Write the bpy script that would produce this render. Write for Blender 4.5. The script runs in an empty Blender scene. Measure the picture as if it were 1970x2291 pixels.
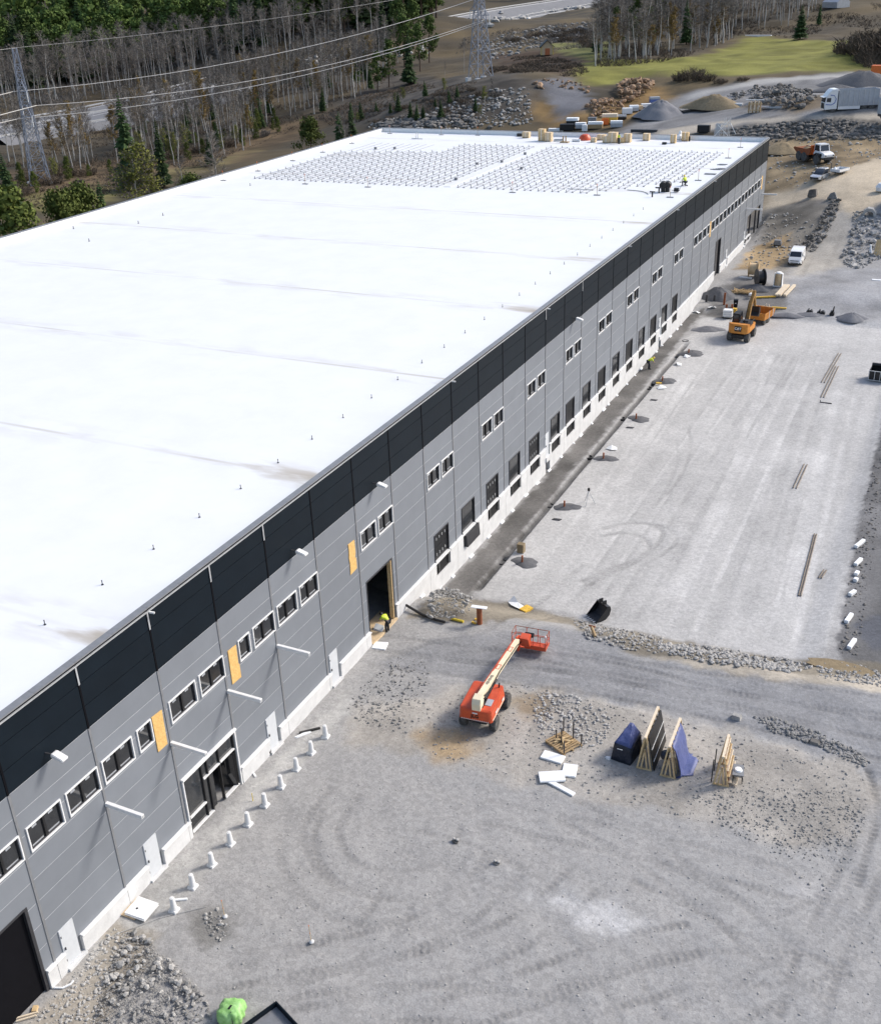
import bpy, bmesh, math, random
import numpy as np
from mathutils import Vector, Matrix
R = math.radians
SC = bpy.context.scene
COL = SC.collection
S = 5.0                      # one facade bay in metres
# ------------------------------------------------------------------ camera, sky, sun, exposure
YAW, PIT, ROL = -0.466524, 0.466442, -0.0417789
CP = Vector((6.68444686, -4.79312086, 8.47632764)) * S
FPX, PW, PH = 2420.38, 1970.0, 2291.0
_f = Vector((math.sin(YAW) * math.cos(PIT), math.cos(YAW) * math.cos(PIT), -math.sin(PIT)))
_r0 = Vector((math.cos(YAW), -math.sin(YAW), 0)); _u0 = _r0.cross(_f)
_r = math.cos(ROL) * _r0 + math.sin(ROL) * _u0
_u = -math.sin(ROL) * _r0 + math.cos(ROL) * _u0
cd = bpy.data.cameras.new('camera'); cam = bpy.data.objects.new('camera', cd); COL.objects.link(cam)
cam.matrix_world = Matrix(((_r.x, _u.x, -_f.x, CP.x), (_r.y, _u.y, -_f.y, CP.y), (_r.z, _u.z, -_f.z, CP.z), (0, 0, 0, 1)))
cd.sensor_fit = 'VERTICAL'; cd.sensor_height = 36.0; cd.lens = 36.0 * FPX / PH
cd.clip_start = 1.0; cd.clip_end = 20000
SC.camera = cam
SUN = Vector((0.45, 0.45, 0.50)).normalized()          # towards the sun
w = bpy.data.worlds.new('World'); SC.world = w; w.use_nodes = True
nt = w.node_tree; nt.nodes.clear()
sky = nt.nodes.new('ShaderNodeTexSky'); sky.sky_type = 'NISHITA'; sky.sun_disc = False
sky.sun_elevation = math.asin(SUN.z); sky.sun_rotation = math.atan2(SUN.x, SUN.y)
sky.air_density = 1.0; sky.dust_density = 2.5; sky.ozone_density = 1.0
bg = nt.nodes.new('ShaderNodeBackground'); bg.inputs[1].default_value = 0.15
wo = nt.nodes.new('ShaderNodeOutputWorld')
nt.links.new(sky.outputs[0], bg.inputs[0]); nt.links.new(bg.outputs[0], wo.inputs[0])
sl = bpy.data.lights.new('sun', 'SUN'); sl.energy = 2.1; sl.angle = R(12); sl.color = (1.0, 0.955, 0.89)
so = bpy.data.objects.new('sun', sl); COL.objects.link(so)
so.rotation_euler = (-SUN).to_track_quat('-Z', 'Y').to_euler(); so.location = (60, 60, 120)
SC.view_settings.view_transform = 'Standard'; SC.view_settings.look = 'None'
SC.view_settings.gamma = 1.0; SC.view_settings.use_curve_mapping = False
SC.view_settings.exposure = 0.52
SC.render.resolution_x = 880; SC.render.resolution_y = 1024

# ------------------------------------------------------------------ helpers
def tag(o, label=None, cat=None, group=None, kind=None):
    if label: o['label'] = label
    if cat: o['category'] = cat
    if group: o['group'] = group
    if kind: o['kind'] = kind
    return o
def thing(name, label, cat, loc=(0, 0, 0), rz=0.0, group=None):
    o = bpy.data.objects.new(name, None); COL.objects.link(o); o.empty_display_size = 0.3
    o.location = loc; o.rotation_euler = (0, 0, rz)
    return tag(o, label, cat, group)
def link_mesh(name, me, parent=None, loc=None, rz=None):
    o = bpy.data.objects.new(name, me); COL.objects.link(o)
    if parent: o.parent = parent
    if loc is not None: o.location = loc
    if rz is not None: o.rotation_euler = (0, 0, rz)
    return o
def dup(o, parent=None):
    c = o.copy(); COL.objects.link(c); c.parent = parent
    for ch in list(o.children): dup(ch, c)
    return c
def ordinal(i):
    n = ['first', 'second', 'third', 'fourth', 'fifth', 'sixth', 'seventh', 'eighth', 'ninth', 'tenth', 'eleventh', 'twelfth',
         'thirteenth', 'fourteenth', 'fifteenth', 'sixteenth', 'seventeenth', 'eighteenth', 'nineteenth', 'twentieth']
    if i < 20: return n[i]
    t = ['twenty', 'thirty', 'forty'][(i + 1) // 10 - 2]; k = (i + 1) % 10
    return t + '-' + n[k - 1] if k else {20: 'twentieth', 30: 'thirtieth', 40: 'fortieth'}[i + 1]
class MB:
    def __init__(s): s.v = []; s.f = []; s.mi = []; s.m = 0
    def add(s, vs, fs):
        b = len(s.v); s.v += [tuple(v) for v in vs]
        for f in fs: s.f.append(tuple(b + i for i in f)); s.mi.append(s.m)
        return s
    def box(s, x0, x1, y0, y1, z0, z1):
        return s.add([(x0, y0, z0), (x1, y0, z0), (x1, y1, z0), (x0, y1, z0), (x0, y0, z1), (x1, y0, z1), (x1, y1, z1), (x0, y1, z1)],
                     [(0, 3, 2, 1), (4, 5, 6, 7), (0, 1, 5, 4), (1, 2, 6, 5), (2, 3, 7, 6), (3, 0, 4, 7)])
    def cbox(s, c, d, M=None):
        vs = []
        for z in (-.5, .5):
            for x, y in ((-.5, -.5), (.5, -.5), (.5, .5), (-.5, .5)):
                v = Vector((x * d[0], y * d[1], z * d[2]))
                if M is not None: v = M @ v
                vs.append(Vector(c) + v)
        return s.add(vs, [(0, 3, 2, 1), (4, 5, 6, 7), (0, 1, 5, 4), (1, 2, 6, 5), (2, 3, 7, 6), (3, 0, 4, 7)])
    def hexa(s, b, t):
        return s.add(list(b) + list(t), [(0, 3, 2, 1), (4, 5, 6, 7), (0, 1, 5, 4), (1, 2, 6, 5), (2, 3, 7, 6), (3, 0, 4, 7)])
    def bar(s, p, q, w, h=None, up=(0, 0, 1)):
        h = w if h is None else h
        p = Vector(p); q = Vector(q); d = (q - p).normalized(); u = Vector(up)
        if abs(d.dot(u)) > .97: u = Vector((0, 1, 0))
        a = d.cross(u).normalized() * w / 2; b = a.cross(d).normalized() * h / 2
        return s.hexa([p - a - b, p + a - b, p + a + b, p - a + b], [q - a - b, q + a - b, q + a + b, q - a + b])
    def tube(s, p, q, r, n=8, r2=None, caps=True):
        r2 = r if r2 is None else r2
        p = Vector(p); q = Vector(q); d = (q - p).normalized(); u = Vector((0, 0, 1)) if abs(d.z) < .95 else Vector((0, 1, 0))
        a = d.cross(u).normalized(); b = d.cross(a).normalized(); vs = []
        for c, rr in ((p, r), (q, r2)):
            for i in range(n):
                t = 2 * math.pi * i / n; vs.append(c + (a * math.cos(t) + b * math.sin(t)) * rr)
        fs = [(i, (i + 1) % n, n + (i + 1) % n, n + i) for i in range(n)]
        if caps: fs += [tuple(range(n - 1, -1, -1)), tuple(range(n, 2 * n))]
        return s.add(vs, fs)
    def path(s, pts, r, n=6, radii=None):
        pts = [Vector(p) for p in pts]; vs = []; N = len(pts)
        for k, c in enumerate(pts):
            d = (pts[min(k + 1, N - 1)] - pts[max(k - 1, 0)]).normalized()
            u = Vector((0, 0, 1)) if abs(d.z) < .95 else Vector((0, 1, 0))
            a = d.cross(u).normalized(); b = d.cross(a).normalized(); rr = radii[k] if radii else r
            for i in range(n):
                t = 2 * math.pi * i / n; vs.append(c + (a * math.cos(t) + b * math.sin(t)) * rr)
        fs = [(k * n + i, k * n + (i + 1) % n, (k + 1) * n + (i + 1) % n, (k + 1) * n + i) for k in range(N - 1) for i in range(n)]
        fs += [tuple(range(n - 1, -1, -1)), tuple(range((N - 1) * n, N * n))]
        return s.add(vs, fs)
    def prism(s, pts, a, b, axis='x'):
        n = len(pts)
        def mk(p, t): return {'x': (t, p[0], p[1]), 'y': (p[0], t, p[1]), 'z': (p[0], p[1], t)}[axis]
        vs = [mk(p, a) for p in pts] + [mk(p, b) for p in pts]
        return s.add(vs, [tuple(range(n - 1, -1, -1)), tuple(range(n, 2 * n))] + [(i, (i + 1) % n, n + (i + 1) % n, n + i) for i in range(n)])
    def lathe(s, prof, n=16, c=(0, 0, 0), axis='z'):
        vs = []; K = len(prof)
        for r, h in prof:
            for i in range(n):
                t = 2 * math.pi * i / n; x, y = r * math.cos(t), r * math.sin(t)
                v = {'z': (x, y, h), 'x': (h, x, y), 'y': (x, h, y)}[axis]
                vs.append((c[0] + v[0], c[1] + v[1], c[2] + v[2]))
        fs = [(k * n + i, k * n + (i + 1) % n, (k + 1) * n + (i + 1) % n, (k + 1) * n + i) for k in range(K - 1) for i in range(n)]
        fs += [tuple(range(n - 1, -1, -1)), tuple(range((K - 1) * n, K * n))]
        return s.add(vs, fs)
    def mesh(s, name, mat, smooth=False, bevel=0.0):
        me = bpy.data.meshes.new(name); me.from_pydata(s.v, [], s.f)
        for m in (mat if isinstance(mat, (list, tuple)) else [mat]): me.materials.append(m)
        if isinstance(mat, (list, tuple)): me.polygons.foreach_set('material_index', s.mi)
        bm = bmesh.new(); bm.from_mesh(me); bmesh.ops.recalc_face_normals(bm, faces=bm.faces)
        if bevel:
            es = [e for e in bm.edges if len(e.link_faces) == 2 and e.calc_face_angle(0) > .5]
            bmesh.ops.bevel(bm, geom=es, offset=bevel, segments=2, affect='EDGES', clamp_overlap=True)
        bm.to_mesh(me); bm.free()
        if smooth:
            me.shade_smooth() if hasattr(me, 'shade_smooth') else me.polygons.foreach_set('use_smooth', [True] * len(me.polygons))
            try: me.set_sharp_from_angle(angle=R(40))
            except Exception: pass
        return me
    def obj(s, name, mat, parent=None, smooth=False, bevel=0.0, loc=None, rz=None):
        return link_mesh(name, s.mesh(name, mat, smooth, bevel), parent, loc, rz)
    def raw(s, name, mat):
        me = bpy.data.meshes.new(name); me.from_pydata(s.v, [], s.f); me.materials.append(mat); return me

def pm(name, col, rough=.6, metal=0.0, var=.12, vs=3.0, bump=0.0, bs=20.0, spec=.5, col2=None, rnd=0.0, coord='Object', coat=0.0):
    """painted / plain surface: noise driven wear between two tones, optional relief and per-object variation"""
    m = bpy.data.materials.new(name); m.use_nodes = True; n = m.node_tree; P = n.nodes['Principled BSDF']
    P.inputs['Roughness'].default_value = rough; P.inputs['Metallic'].default_value = metal
    P.inputs['Specular IOR Level'].default_value = spec
    if coat: P.inputs['Coat Weight'].default_value = coat
    tc = n.nodes.new('ShaderNodeTexCoord'); nz = n.nodes.new('ShaderNodeTexNoise')
    nz.inputs['Scale'].default_value = vs; nz.inputs['Detail'].default_value = 5; nz.inputs['Roughness'].default_value = .65
    n.links.new(tc.outputs[coord], nz.inputs['Vector'])
    rp = n.nodes.new('ShaderNodeValToRGB'); rp.color_ramp.elements[0].position = .32; rp.color_ramp.elements[1].position = .68
    c2 = col2 if col2 else tuple(min(1, c * (1 + var)) for c in col)
    c1 = col if col2 else tuple(c * (1 - var) for c in col)
    rp.color_ramp.elements[0].color = (*c1, 1); rp.color_ramp.elements[1].color = (*c2, 1)
    n.links.new(nz.outputs['Fac'], rp.inputs['Fac']); out = rp.outputs['Color']
    if rnd:
        oi = n.nodes.new('ShaderNodeObjectInfo'); mr = n.nodes.new('ShaderNodeMapRange')
        mr.inputs[3].default_value = 1 - rnd; mr.inputs[4].default_value = 1 + rnd
        n.links.new(oi.outputs['Random'], mr.inputs[0])
        mx = n.nodes.new('ShaderNodeVectorMath'); mx.operation = 'SCALE'
        n.links.new(out, mx.inputs[0]); n.links.new(mr.outputs[0], mx.inputs['Scale']); out = mx.outputs[0]
    n.links.new(out, P.inputs['Base Color'])
    if bump:
        nb = n.nodes.new('ShaderNodeTexNoise'); nb.inputs['Scale'].default_value = bs; nb.inputs['Detail'].default_value = 4
        n.links.new(tc.outputs[coord], nb.inputs['Vector']); b = n.nodes.new('ShaderNodeBump')
        b.inputs['Strength'].default_value = bump; b.inputs['Distance'].default_value = .05
        n.links.new(nb.outputs['Fac'], b.inputs['Height']); n.links.new(b.outputs['Normal'], P.inputs['Normal'])
    return m
M = {}
M['panel_grey'] = pm('panel_grey', (.198, .214, .238), .5, 0, .05, .6, spec=.4, rnd=.05)
M['panel_dark'] = pm('panel_dark', (.005, .010, .016), .5, 0, .12, .6, spec=.16, rnd=.06)
M['joint_light'] = pm('joint_light', (.48, .49, .51), .6)
M['joint_dark'] = pm('joint_dark', (.005, .005, .007), .8, spec=.1)
M['strip_grey'] = pm('strip_grey', (.20, .205, .215), .45)
M['white'] = pm('white_paint', (.78, .78, .77), .45, 0, .05)
M['offwhite'] = pm('off_white', (.72, .72, .71), .55, 0, .06)
M['door_white'] = pm('door_white', (.58, .60, .62), .5, 0, .04)
M['concrete'] = pm('plinth_concrete', (.62, .62, .615), .85, 0, .10, 1.2, .25, 9)
M['concrete_grey'] = pm('concrete_grey', (.42, .41, .39), .9, 0, .15, 1.5, .3, 9)
M['steel'] = pm('galvanised_steel', (.52, .53, .54), .45, .3, .1, 3)
M['lattice'] = pm('lattice_steel', (.25, .275, .33), .6, .2, .1, 1)
M['dark_steel'] = pm('dark_steel', (.05, .05, .055), .5, .3, .2, 4)
M['black'] = pm('black_plastic', (.012, .012, .013), .5, 0, .2, 6)
M['rubber'] = pm('tyre_rubber', (.035, .035, .036), .85, 0, .25, 5, .4, 30, col2=(.14, .135, .125))
M['glass'] = pm('dark_glass', (.022, .024, .027), .06, 0, .25, 1.3, spec=.8, rnd=.35)
M['car_glass'] = pm('car_glass', (.02, .025, .035), .08, 0, .2, 3, spec=.7)
M['osb'] = pm('osb_board', (.62, .36, .11), .85, 0, .2, 9, .3, 40, col2=(.78, .52, .20))
M['wood'] = pm('raw_timber', (.50, .33, .15), .8, 0, .2, 5, .25, 30, col2=(.72, .55, .32))
M['wood_old'] = pm('weathered_timber', (.30, .20, .10), .85, 0, .2, 5, .3, 30, col2=(.46, .33, .18))
M['wood_pale'] = pm('pale_timber', (.74, .62, .46), .8, 0, .1, 4)
M['yellow_wood'] = pm('yellow_formwork', (.72, .45, .06), .7, 0, .2, 5)
M['lift_red'] = pm('lift_orange_red', (.50, .062, .016), .45, 0, .10, 1.6, coat=.15, col2=(.66, .095, .03))
M['lift_cream'] = pm('lift_cream', (.80, .70, .50), .45, 0, .06, 2)
M['cat_yellow'] = pm('excavator_orange', (.46, .17, .025), .55, 0, .2, 2.5, col2=(.64, .27, .04))
M['rust'] = pm('rusty_steel', (.20, .055, .02), .8, 0, .3, 4, .3, 25, col2=(.34, .11, .04))
M['orange'] = pm('orange_plastic', (.75, .17, .03), .5)
M['blue_tarp'] = pm('blue_tarpaulin', (.055, .075, .20), .5, 0, .2, 1.2, .6, 5, col2=(.10, .125, .30))
M['dark_tarp'] = pm('dark_tarpaulin', (.012, .016, .03), .5, 0, .25, 1.5, .6, 5)
M['green_tarp'] = pm('green_tarpaulin', (.20, .46, .10), .5, 0, .2, 3, .8, 6, col2=(.42, .70, .28))
M['foam'] = pm('white_foam', (.83, .84, .84), .7, 0, .03)
M['stone'] = pm('rubble_stone', (.24, .235, .225), .9, 0, .2, 2.5, .5, 12, col2=(.42, .405, .38), rnd=.3)
M['stone_dark'] = pm('dark_blasted_rock', (.085, .080, .074), .9, 0, .2, 1.2, .5, 12, col2=(.22, .205, .185), rnd=.4)
M['stone_orange'] = pm('orange_rock', (.21, .105, .045), .9, 0, .2, 1.0, .6, 6, col2=(.36, .27, .19), rnd=.35)
M['earth_dark'] = pm('dark_gravel', (.12, .12, .125), .95, 0, .15, 3, .6, 16)
M['earth_grey'] = pm('grey_aggregate', (.20, .20, .21), .95, 0, .12, 3, .6, 16)
M['earth_brown'] = pm('brown_soil', (.24, .185, .11), .95, 0, .2, 2, .6, 10)
M['red_paint'] = pm('red_shed_paint', (.50, .16, .06), .7)
M['beige'] = pm('beige_board', (.62, .47, .29), .8, 0, .12, 3)
M['hi_vis'] = pm('hi_vis_yellow', (.62, .75, .05), .6)
M['skin'] = pm('skin', (.45, .28, .20), .6)
M['navy'] = pm('navy_cloth', (.015, .018, .028), .8)
M['silver'] = pm('silver_car_paint', (.50, .52, .55), .25, .4, .05, coat=.5)
M['van_white'] = pm('white_car_paint', (.80, .80, .80), .3, 0, .03, coat=.4)
M['truck_grey'] = pm('truck_body_grey', (.42, .44, .47), .45, .2, .12, 1.2)
M['pipe_rust'] = pm('weathered_pipe', (.20, .165, .13), .7, .2, .25, 2)
M['yellow'] = pm('warning_yellow', (.75, .55, .05), .6)
M['hazard_blue'] = pm('livery_blue', (.10, .16, .42), .5)
M['bark_birch'] = pm('birch_bark', (.33, .32, .30), .9, 0, .3, .9, col2=(.50, .48, .45), rnd=.25)
M['twig'] = pm('bare_twigs', (.125, .112, .098), .95, 0, .2, .5, rnd=.4, col2=(.20, .178, .155))
M['twig_brown'] = pm('brown_twigs', (.088, .066, .047), .95, 0, .2, .5, rnd=.25, col2=(.135, .104, .074))
M['bark_dark'] = pm('conifer_bark', (.10, .07, .05), .95, rnd=.2)
M['spruce'] = pm('spruce_needles', (.020, .040, .014), .85, 0, .3, .35, rnd=.35, col2=(.044, .074, .022), spec=.2)
M['pine'] = pm('pine_needles', (.046, .078, .020), .85, 0, .3, .3, rnd=.35, col2=(.105, .15, .036), spec=.2)
M['young_leaf'] = pm('spring_leaves', (.15, .17, .03), .8, 0, .3, .4, rnd=.25, col2=(.26, .26, .06), spec=.2)
M['bush_green'] = pm('bush_needles', (.05, .072, .016), .85, 0, .3, .5, rnd=.35, col2=(.115, .135, .03), spec=.2)
M['dirty_shaded_boom'] = pm('dirty_shaded_boom_paint', (.20, .10, .025), .6, 0, .3, 3, col2=(.36, .20, .05))  # dirty paint darkened further to put the boom's shaded side into the colour
M['ochre_leaf'] = pm('ochre_buds', (.20, .13, .04), .9, 0, .3, .4, rnd=.2, col2=(.26, .18, .06), spec=.2)

# ------------------------------------------------------------------ terrain heights (bays) and pixel-ray tools for siting things on the real ground
def sst(x, a, b):
    t = np.clip((np.asarray(x, float) - a) / (b - a), 0, 1); return t * t * (3 - 2 * t)
def ray_dir(px, py):
    d = _f * FPX + _r * (px - PW / 2) - _u * (py - PH / 2); return d.normalized()
def flat(px, py, z):       # where the sight line meets a level plane (bays)
    d = ray_dir(px, py); t = (z * S - CP.z) / d.z; q = CP + d * t; return q.x / S, q.y / S
CTRL = [(0, 300, .1), (0, 335, .05), (180, 275, .15), (95, 412, 0), (0, 430, 0), (0, 500, 0), (250, 400, 0), (500, 330, 0), (350, 330, .05),
        (480, 210, .9), (600, 270, .4), (700, 265, .7), (1010, 76, 1.9), (1160, 45, 2.3), (1290, 22, 2.6), (1380, 5, 2.9),
        (760, 285, .7), (900, 285, 1.25), (900, 230, 2.0), (1000, 200, 2.5), (1075, 178, 3.0), (1100, 115, 2.8), (1000, 130, 2.2), (1180, 190, 2.9),
        (1200, 240, 2.0), (1180, 280, 1.35), (1250, 285, 1.3), (1320, 250, 1.75), (1300, 230, 2.2), (1320, 180, 2.8), (1400, 130, 3.1), (1400, 215, 2.25), (1500, 250, 1.8),
        (1480, 205, 2.4), (1600, 180, 2.8), (1550, 110, 3.2), (1700, 90, 3.4), (1850, 60, 3.8), (1960, 100, 3.5), (1970, 165, 2.9),
        (1847, 257, 2.4), (1917, 248, 2.45), (1970, 246, 2.5), (1700, 265, 2.15), (1600, 278, 1.9), (1450, 300, 1.5), (1750, 305, 1.65), (1970, 300, 1.75),
        (1847, 335, 1.4), (1847, 366, 1.35), (1787, 362, 1.33), (1970, 350, 1.5), (1900, 400, 1.3), (1970, 400, 1.35), (1900, 430, 1.15),
        (1790, 400, 1.15), (1740, 430, .85), (1760, 470, .65), (1740, 500, .35), (1850, 520, .5), (1780, 560, .12), (1850, 600, 0), (1970, 560, .25), (1970, 480, .9),
        (0, 150, 2.2), (200, 140, 2.3), (400, 125, 2.5), (600, 100, 2.8), (800, 70, 3.2), (0, 60, 5.0), (300, 45, 5.2), (600, 30, 5.4), (850, 20, 5.4),
        (1500, 40, 4.0), (1500, 0, 4.6), (1700, 30, 4.3), (1900, 10, 4.8), (1300, 70, 3.3)]
_c = [(*flat(a, b, z), z) for a, b, z in CTRL]
_c += [(x, y, 0.0) for x in (-30, -22, -16, -14, -7, 0, 4, 8, 14) for y in (-12, -2, 8, 18, 27)] + [(x, y, 0.0) for x in (-22, -16, -10, -4, 0) for y in (33, 36)] + [(10, 33, .6)]
_c += [(-20, 40, .3), (-13, 40, .5), (-8, 40, .7), (-4, 39, .8), (12, 45, 2.0), (12, 60, 3.2), (20, 80, 4), (30, 20, .5)]
_c += [(-260, 120, 9), (-220, 260, 11), (-80, 300, 12), (60, 260, 12), (60, 120, 8), (-160, 60, 6), (-260, -60, 6), (-80, 190, 7), (-20, 160, 9), (15, 120, 7), (-1000, 500, 14), (0, 1200, 14), (700, 500, 12), (-700, 1000, 14), (0, -900, 0), (900, -200, 2), (-900, -300, 6)]
_C = np.array(_c); _n = len(_C)
_D = np.sqrt((_C[:, None, 0] - _C[None, :, 0]) ** 2 + (_C[:, None, 1] - _C[None, :, 1]) ** 2 + 4.0)
_A = np.zeros((_n + 1, _n + 1)); _A[:_n, :_n] = -_D + np.eye(_n) * .5; _A[:_n, _n] = 1; _A[_n, :_n] = 1
_W = np.linalg.solve(_A, np.append(_C[:, 2], 0))
def far_z(x, y):
    x = np.asarray(x, float).ravel(); y = np.asarray(y, float).ravel(); o = np.full(x.shape, _W[_n])
    for i in range(_n): o -= _W[i] * np.sqrt((x - _C[i, 0]) ** 2 + (y - _C[i, 1]) ** 2 + 4.0)
    return o
def vnoise(x, y, sc, seed=0):
    rg = np.random.RandomState(seed); T = rg.rand(256, 256)
    a = np.asarray(x) * sc; b = np.asarray(y) * sc; i = np.floor(a).astype(int); j = np.floor(b).astype(int); u = a - i; v = b - j
    u = u * u * (3 - 2 * u); v = v * v * (3 - 2 * v); g = lambda p, q: T[p & 255, q & 255]
    return (g(i, j) * (1 - u) + g(i + 1, j) * u) * (1 - v) + (g(i, j + 1) * (1 - u) + g(i + 1, j + 1) * u) * v - .5
def terr(x, y):            # height in bays
    x = np.asarray(x, float); y = np.asarray(y, float); sh = x.shape
    near = -.29 * sst(y, 7.38 + .03 * np.clip(x, 0, 8), 8.25 + .03 * np.clip(x, 0, 8)) * (1 - (.3 * sst(y, 24.3, 24.75) + .7 * sst(y, 25.2, 27.2)))
    near = near * sst(x, -.9, -.35) * (1 - .25 * sst(x, 5.35, 5.8))
    f = far_z(x, y).reshape(sh)
    wx = np.maximum(sst(y, 27, 34), sst(-x, 16.5, 22)); wx = np.maximum(wx, sst(x, 9, 14))
    under = sst(-x, -.2, .2) * (1 - sst(-x, 14.6, 15.5)) * (1 - sst(y, 34, 35))
    return near * (1 - sst(y, 27, 30)) + f * wx * (1 - under)
_T = np.geomspace(20, 9000, 2600)
def gp(px, py):            # world point (metres) where the sight line meets the ground
    d = ray_dir(px, py); X = (CP.x + d.x * _T) / S; Y = (CP.y + d.y * _T) / S; Z = (CP.z + d.z * _T) / S
    g = Z - terr(X, Y); k = np.argmax(g < 0)
    if g[k] >= 0: k = len(_T) - 1
    t = _T[k - 1] + (_T[k] - _T[k - 1]) * g[k - 1] / max(1e-9, g[k - 1] - g[k])
    return CP + d * float(t)
def gz(x, y): return float(terr(np.array([x / S]), np.array([y / S]))[0]) * S
def at_dist(px, py, dist):
    return CP + ray_dir(px, py) * dist
def gpz(px, py, z):        # metres, level z in metres
    d = ray_dir(px, py); return CP + d * ((z - CP.z) / d.z)
def heading(p, q): return math.atan2(-(q.x - p.x), q.y - p.y)     # local +y points p -> q
K = 1970 / 1782.0          # coordinates read off the 1782 px wide view of the photograph
def gd(x, y): return gp(x * K, y * K)
# ------------------------------------------------------------------ the ground: one sheet, heights and soil colours sampled on a graded grid
ZONES = [
 ([(0,350),(250,325),(400,300),(560,250),(700,235),(640,262),(330,372),(80,432),(0,445)], (.115,.082,.048), .8, .4),
 ([(40,400),(120,380),(230,372),(250,392),(150,425),(60,440)], (.15,.135,.05), .8, .5), ([(215,380),(420,325),(520,300),(420,345),(300,385)], (.145,.12,.055), .7, .5),  # (outline traced on the ground, soil colour, soft edge in bays, mottling)
 ([(650,235),(780,150),(1000,150),(1090,170),(1085,250),(760,262)], (.075,.066,.055), .8, .5),
 ([(1000,110),(1180,95),(1190,135),(1150,165),(1000,150)], (.075,.052,.036), .8, .3),
 ([(1095,90),(1230,85),(1240,112),(1180,120)], (.17,.17,.06), .5, .3),
 ([(1180,130),(1168,166),(1240,168),(1330,150),(1400,157),(1480,152),(1560,147),(1700,150),(1800,128),(1800,78),(1690,84),(1500,74),(1480,96),(1400,116),(1290,122),(1200,118)], (.185,.18,.045), .5, .28),
 ([(1085,190),(1130,225),(1250,200),(1340,168),(1345,205),(1250,252),(1100,264),(1080,235)], (.22,.145,.065), .5, .45),
 ([(1083,166),(1150,158),(1207,212),(1140,247)], (.15,.15,.16), .25, .2),
 ([(1240,275),(1330,215),(1400,185),(1550,162),(1800,145),(1800,242),(1560,242),(1450,265),(1320,277)], (.215,.211,.208), .4, .3),
 ([(1395,190),(1550,160),(1800,146),(1800,153),(1560,167),(1400,198)], (.36,.35,.33), .25, .1),
 ([(1500,215),(1580,195),(1800,200),(1800,215),(1640,222),(1600,232)], (.15,.12,.085), .3, .4),
 ([(1440,268),(1560,244),(1800,246),(1800,285),(1555,292)], (.125,.118,.108), .25, .5),
 ([(1330,264),(1400,254),(1500,241),(1640,236),(1800,231),(1800,245),(1640,243),(1500,250),(1410,268),(1330,277)], (.44,.39,.32), .2, .1),
 ([(1550,285),(1800,280),(1800,335),(1700,350),(1600,390),(1545,405)], (.25,.19,.115), .4, .5),
 ([(1540,395),(1600,385),(1700,350),(1800,312),(1800,405),(1745,430),(1720,450),(1680,445),(1700,415),(1640,402),(1545,425)], (.50,.42,.31), .25, .15),
 ([(1545,425),(1640,405),(1690,420),(1660,480),(1590,560),(1540,520),(1535,450)], (.19,.175,.15), .25, .4),
 ([(1590,560),(1640,500),(1690,430),(1735,440),(1705,530),(1690,600),(1600,600)], (.37,.345,.305), .2, .15),
 ([(1595,560),(1690,545),(1800,545),(1800,655),(1560,637),(1570,600)], (.30,.30,.305), .3, .25),
 ([(1520,500),(1600,470),(1595,525),(1560,545),(1490,545)], (.34,.25,.145), .15, .4),
 ([(1420,645),(1440,590),(1520,560),(1600,600),(1560,640)], (.17,.165,.16), .15, .35),
 ([(955,1205),(1030,1217),(1150,1247),(1215,1268),(1350,1292),(1500,1322),(1640,1336),(1690,1305),(1740,1030),(1795,840),(1800,655),(1560,643),(1425,643),(1385,690),(1258,850),(1015,1140)], (.455,.446,.432), .10, .08),
 ([(1690,1310),(1742,1030),(1790,830),(1830,860),(1830,1350),(1700,1345)], (.15,.148,.148), .05, .35),
 ([(1716,1262),(1760,1250),(1830,1240),(1830,1320),(1760,1312),(1735,1280)], (.115,.12,.135), .08, .1),
 ([(890,1192),(950,1207),(1050,1085),(1180,925),(1300,785),(1400,655),(1430,620),(1385,640),(1290,745),(1150,910),(1000,1080),(845,1217)], (.145,.138,.13), .06, .35),
 ([(830,1250),(960,1262),(1150,1262),(1180,1296),(1300,1328),(1450,1358),(1600,1383),(1800,1402),(1800,1345),(1640,1338),(1500,1322),(1350,1292),(1215,1268),(1150,1247),(1030,1220),(900,1205)], (.225,.20,.16), .08, .4),
 ([(1320,1330),(1450,1358),(1600,1383),(1800,1402),(1800,1372),(1600,1362),(1450,1340)], (.40,.36,.30), .08, .2),
 ([(760,1345),(900,1285),(1150,1270),(1300,1332),(1500,1372),(1800,1405),(1800,1590),(1700,1530),(1400,1462),(1250,1428),(1100,1393),(900,1368)], (.262,.262,.266), .12, .08),
 ([(720,1430),(1050,1382),(1300,1440),(1740,1545),(1775,1600),(1740,1710),(1600,1722),(1500,1682),(1150,1602),(900,1542),(700,1500)], (.37,.345,.31), .15, .22),
 ([(850,1490),(930,1480),(960,1530),(880,1545)], (.34,.255,.16), .2, .4),
 ([(1060,1400),(1120,1420),(1110,1460),(1040,1450)], (.33,.265,.19), .15, .4),
 ([(1085,1815),(1140,1798),(1220,1825),(1310,1870),(1260,1890),(1170,1868)], (.42,.415,.41), .12, .25),
 ([(1590,1800),(1640,1770),(1710,1800),(1720,1770),(1735,1800),(1640,1812)], (.42,.41,.40), .08, .3),
 ([(120,2000),(300,1800),(420,1680),(520,1580),(640,1460),(700,1400),(720,1420),(560,1600),(420,1760),(330,1880),(230,2000),(120,2100)], (.37,.362,.345), .08, .2),
 ([(0,2100),(120,2010),(240,1870),(330,1890),(250,2000),(200,2100)], (.29,.262,.22), .1, .35),
 ([(380,1850),(450,1830),(480,1900),(420,1920)], (.17,.165,.155), .1, .35),
]
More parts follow.
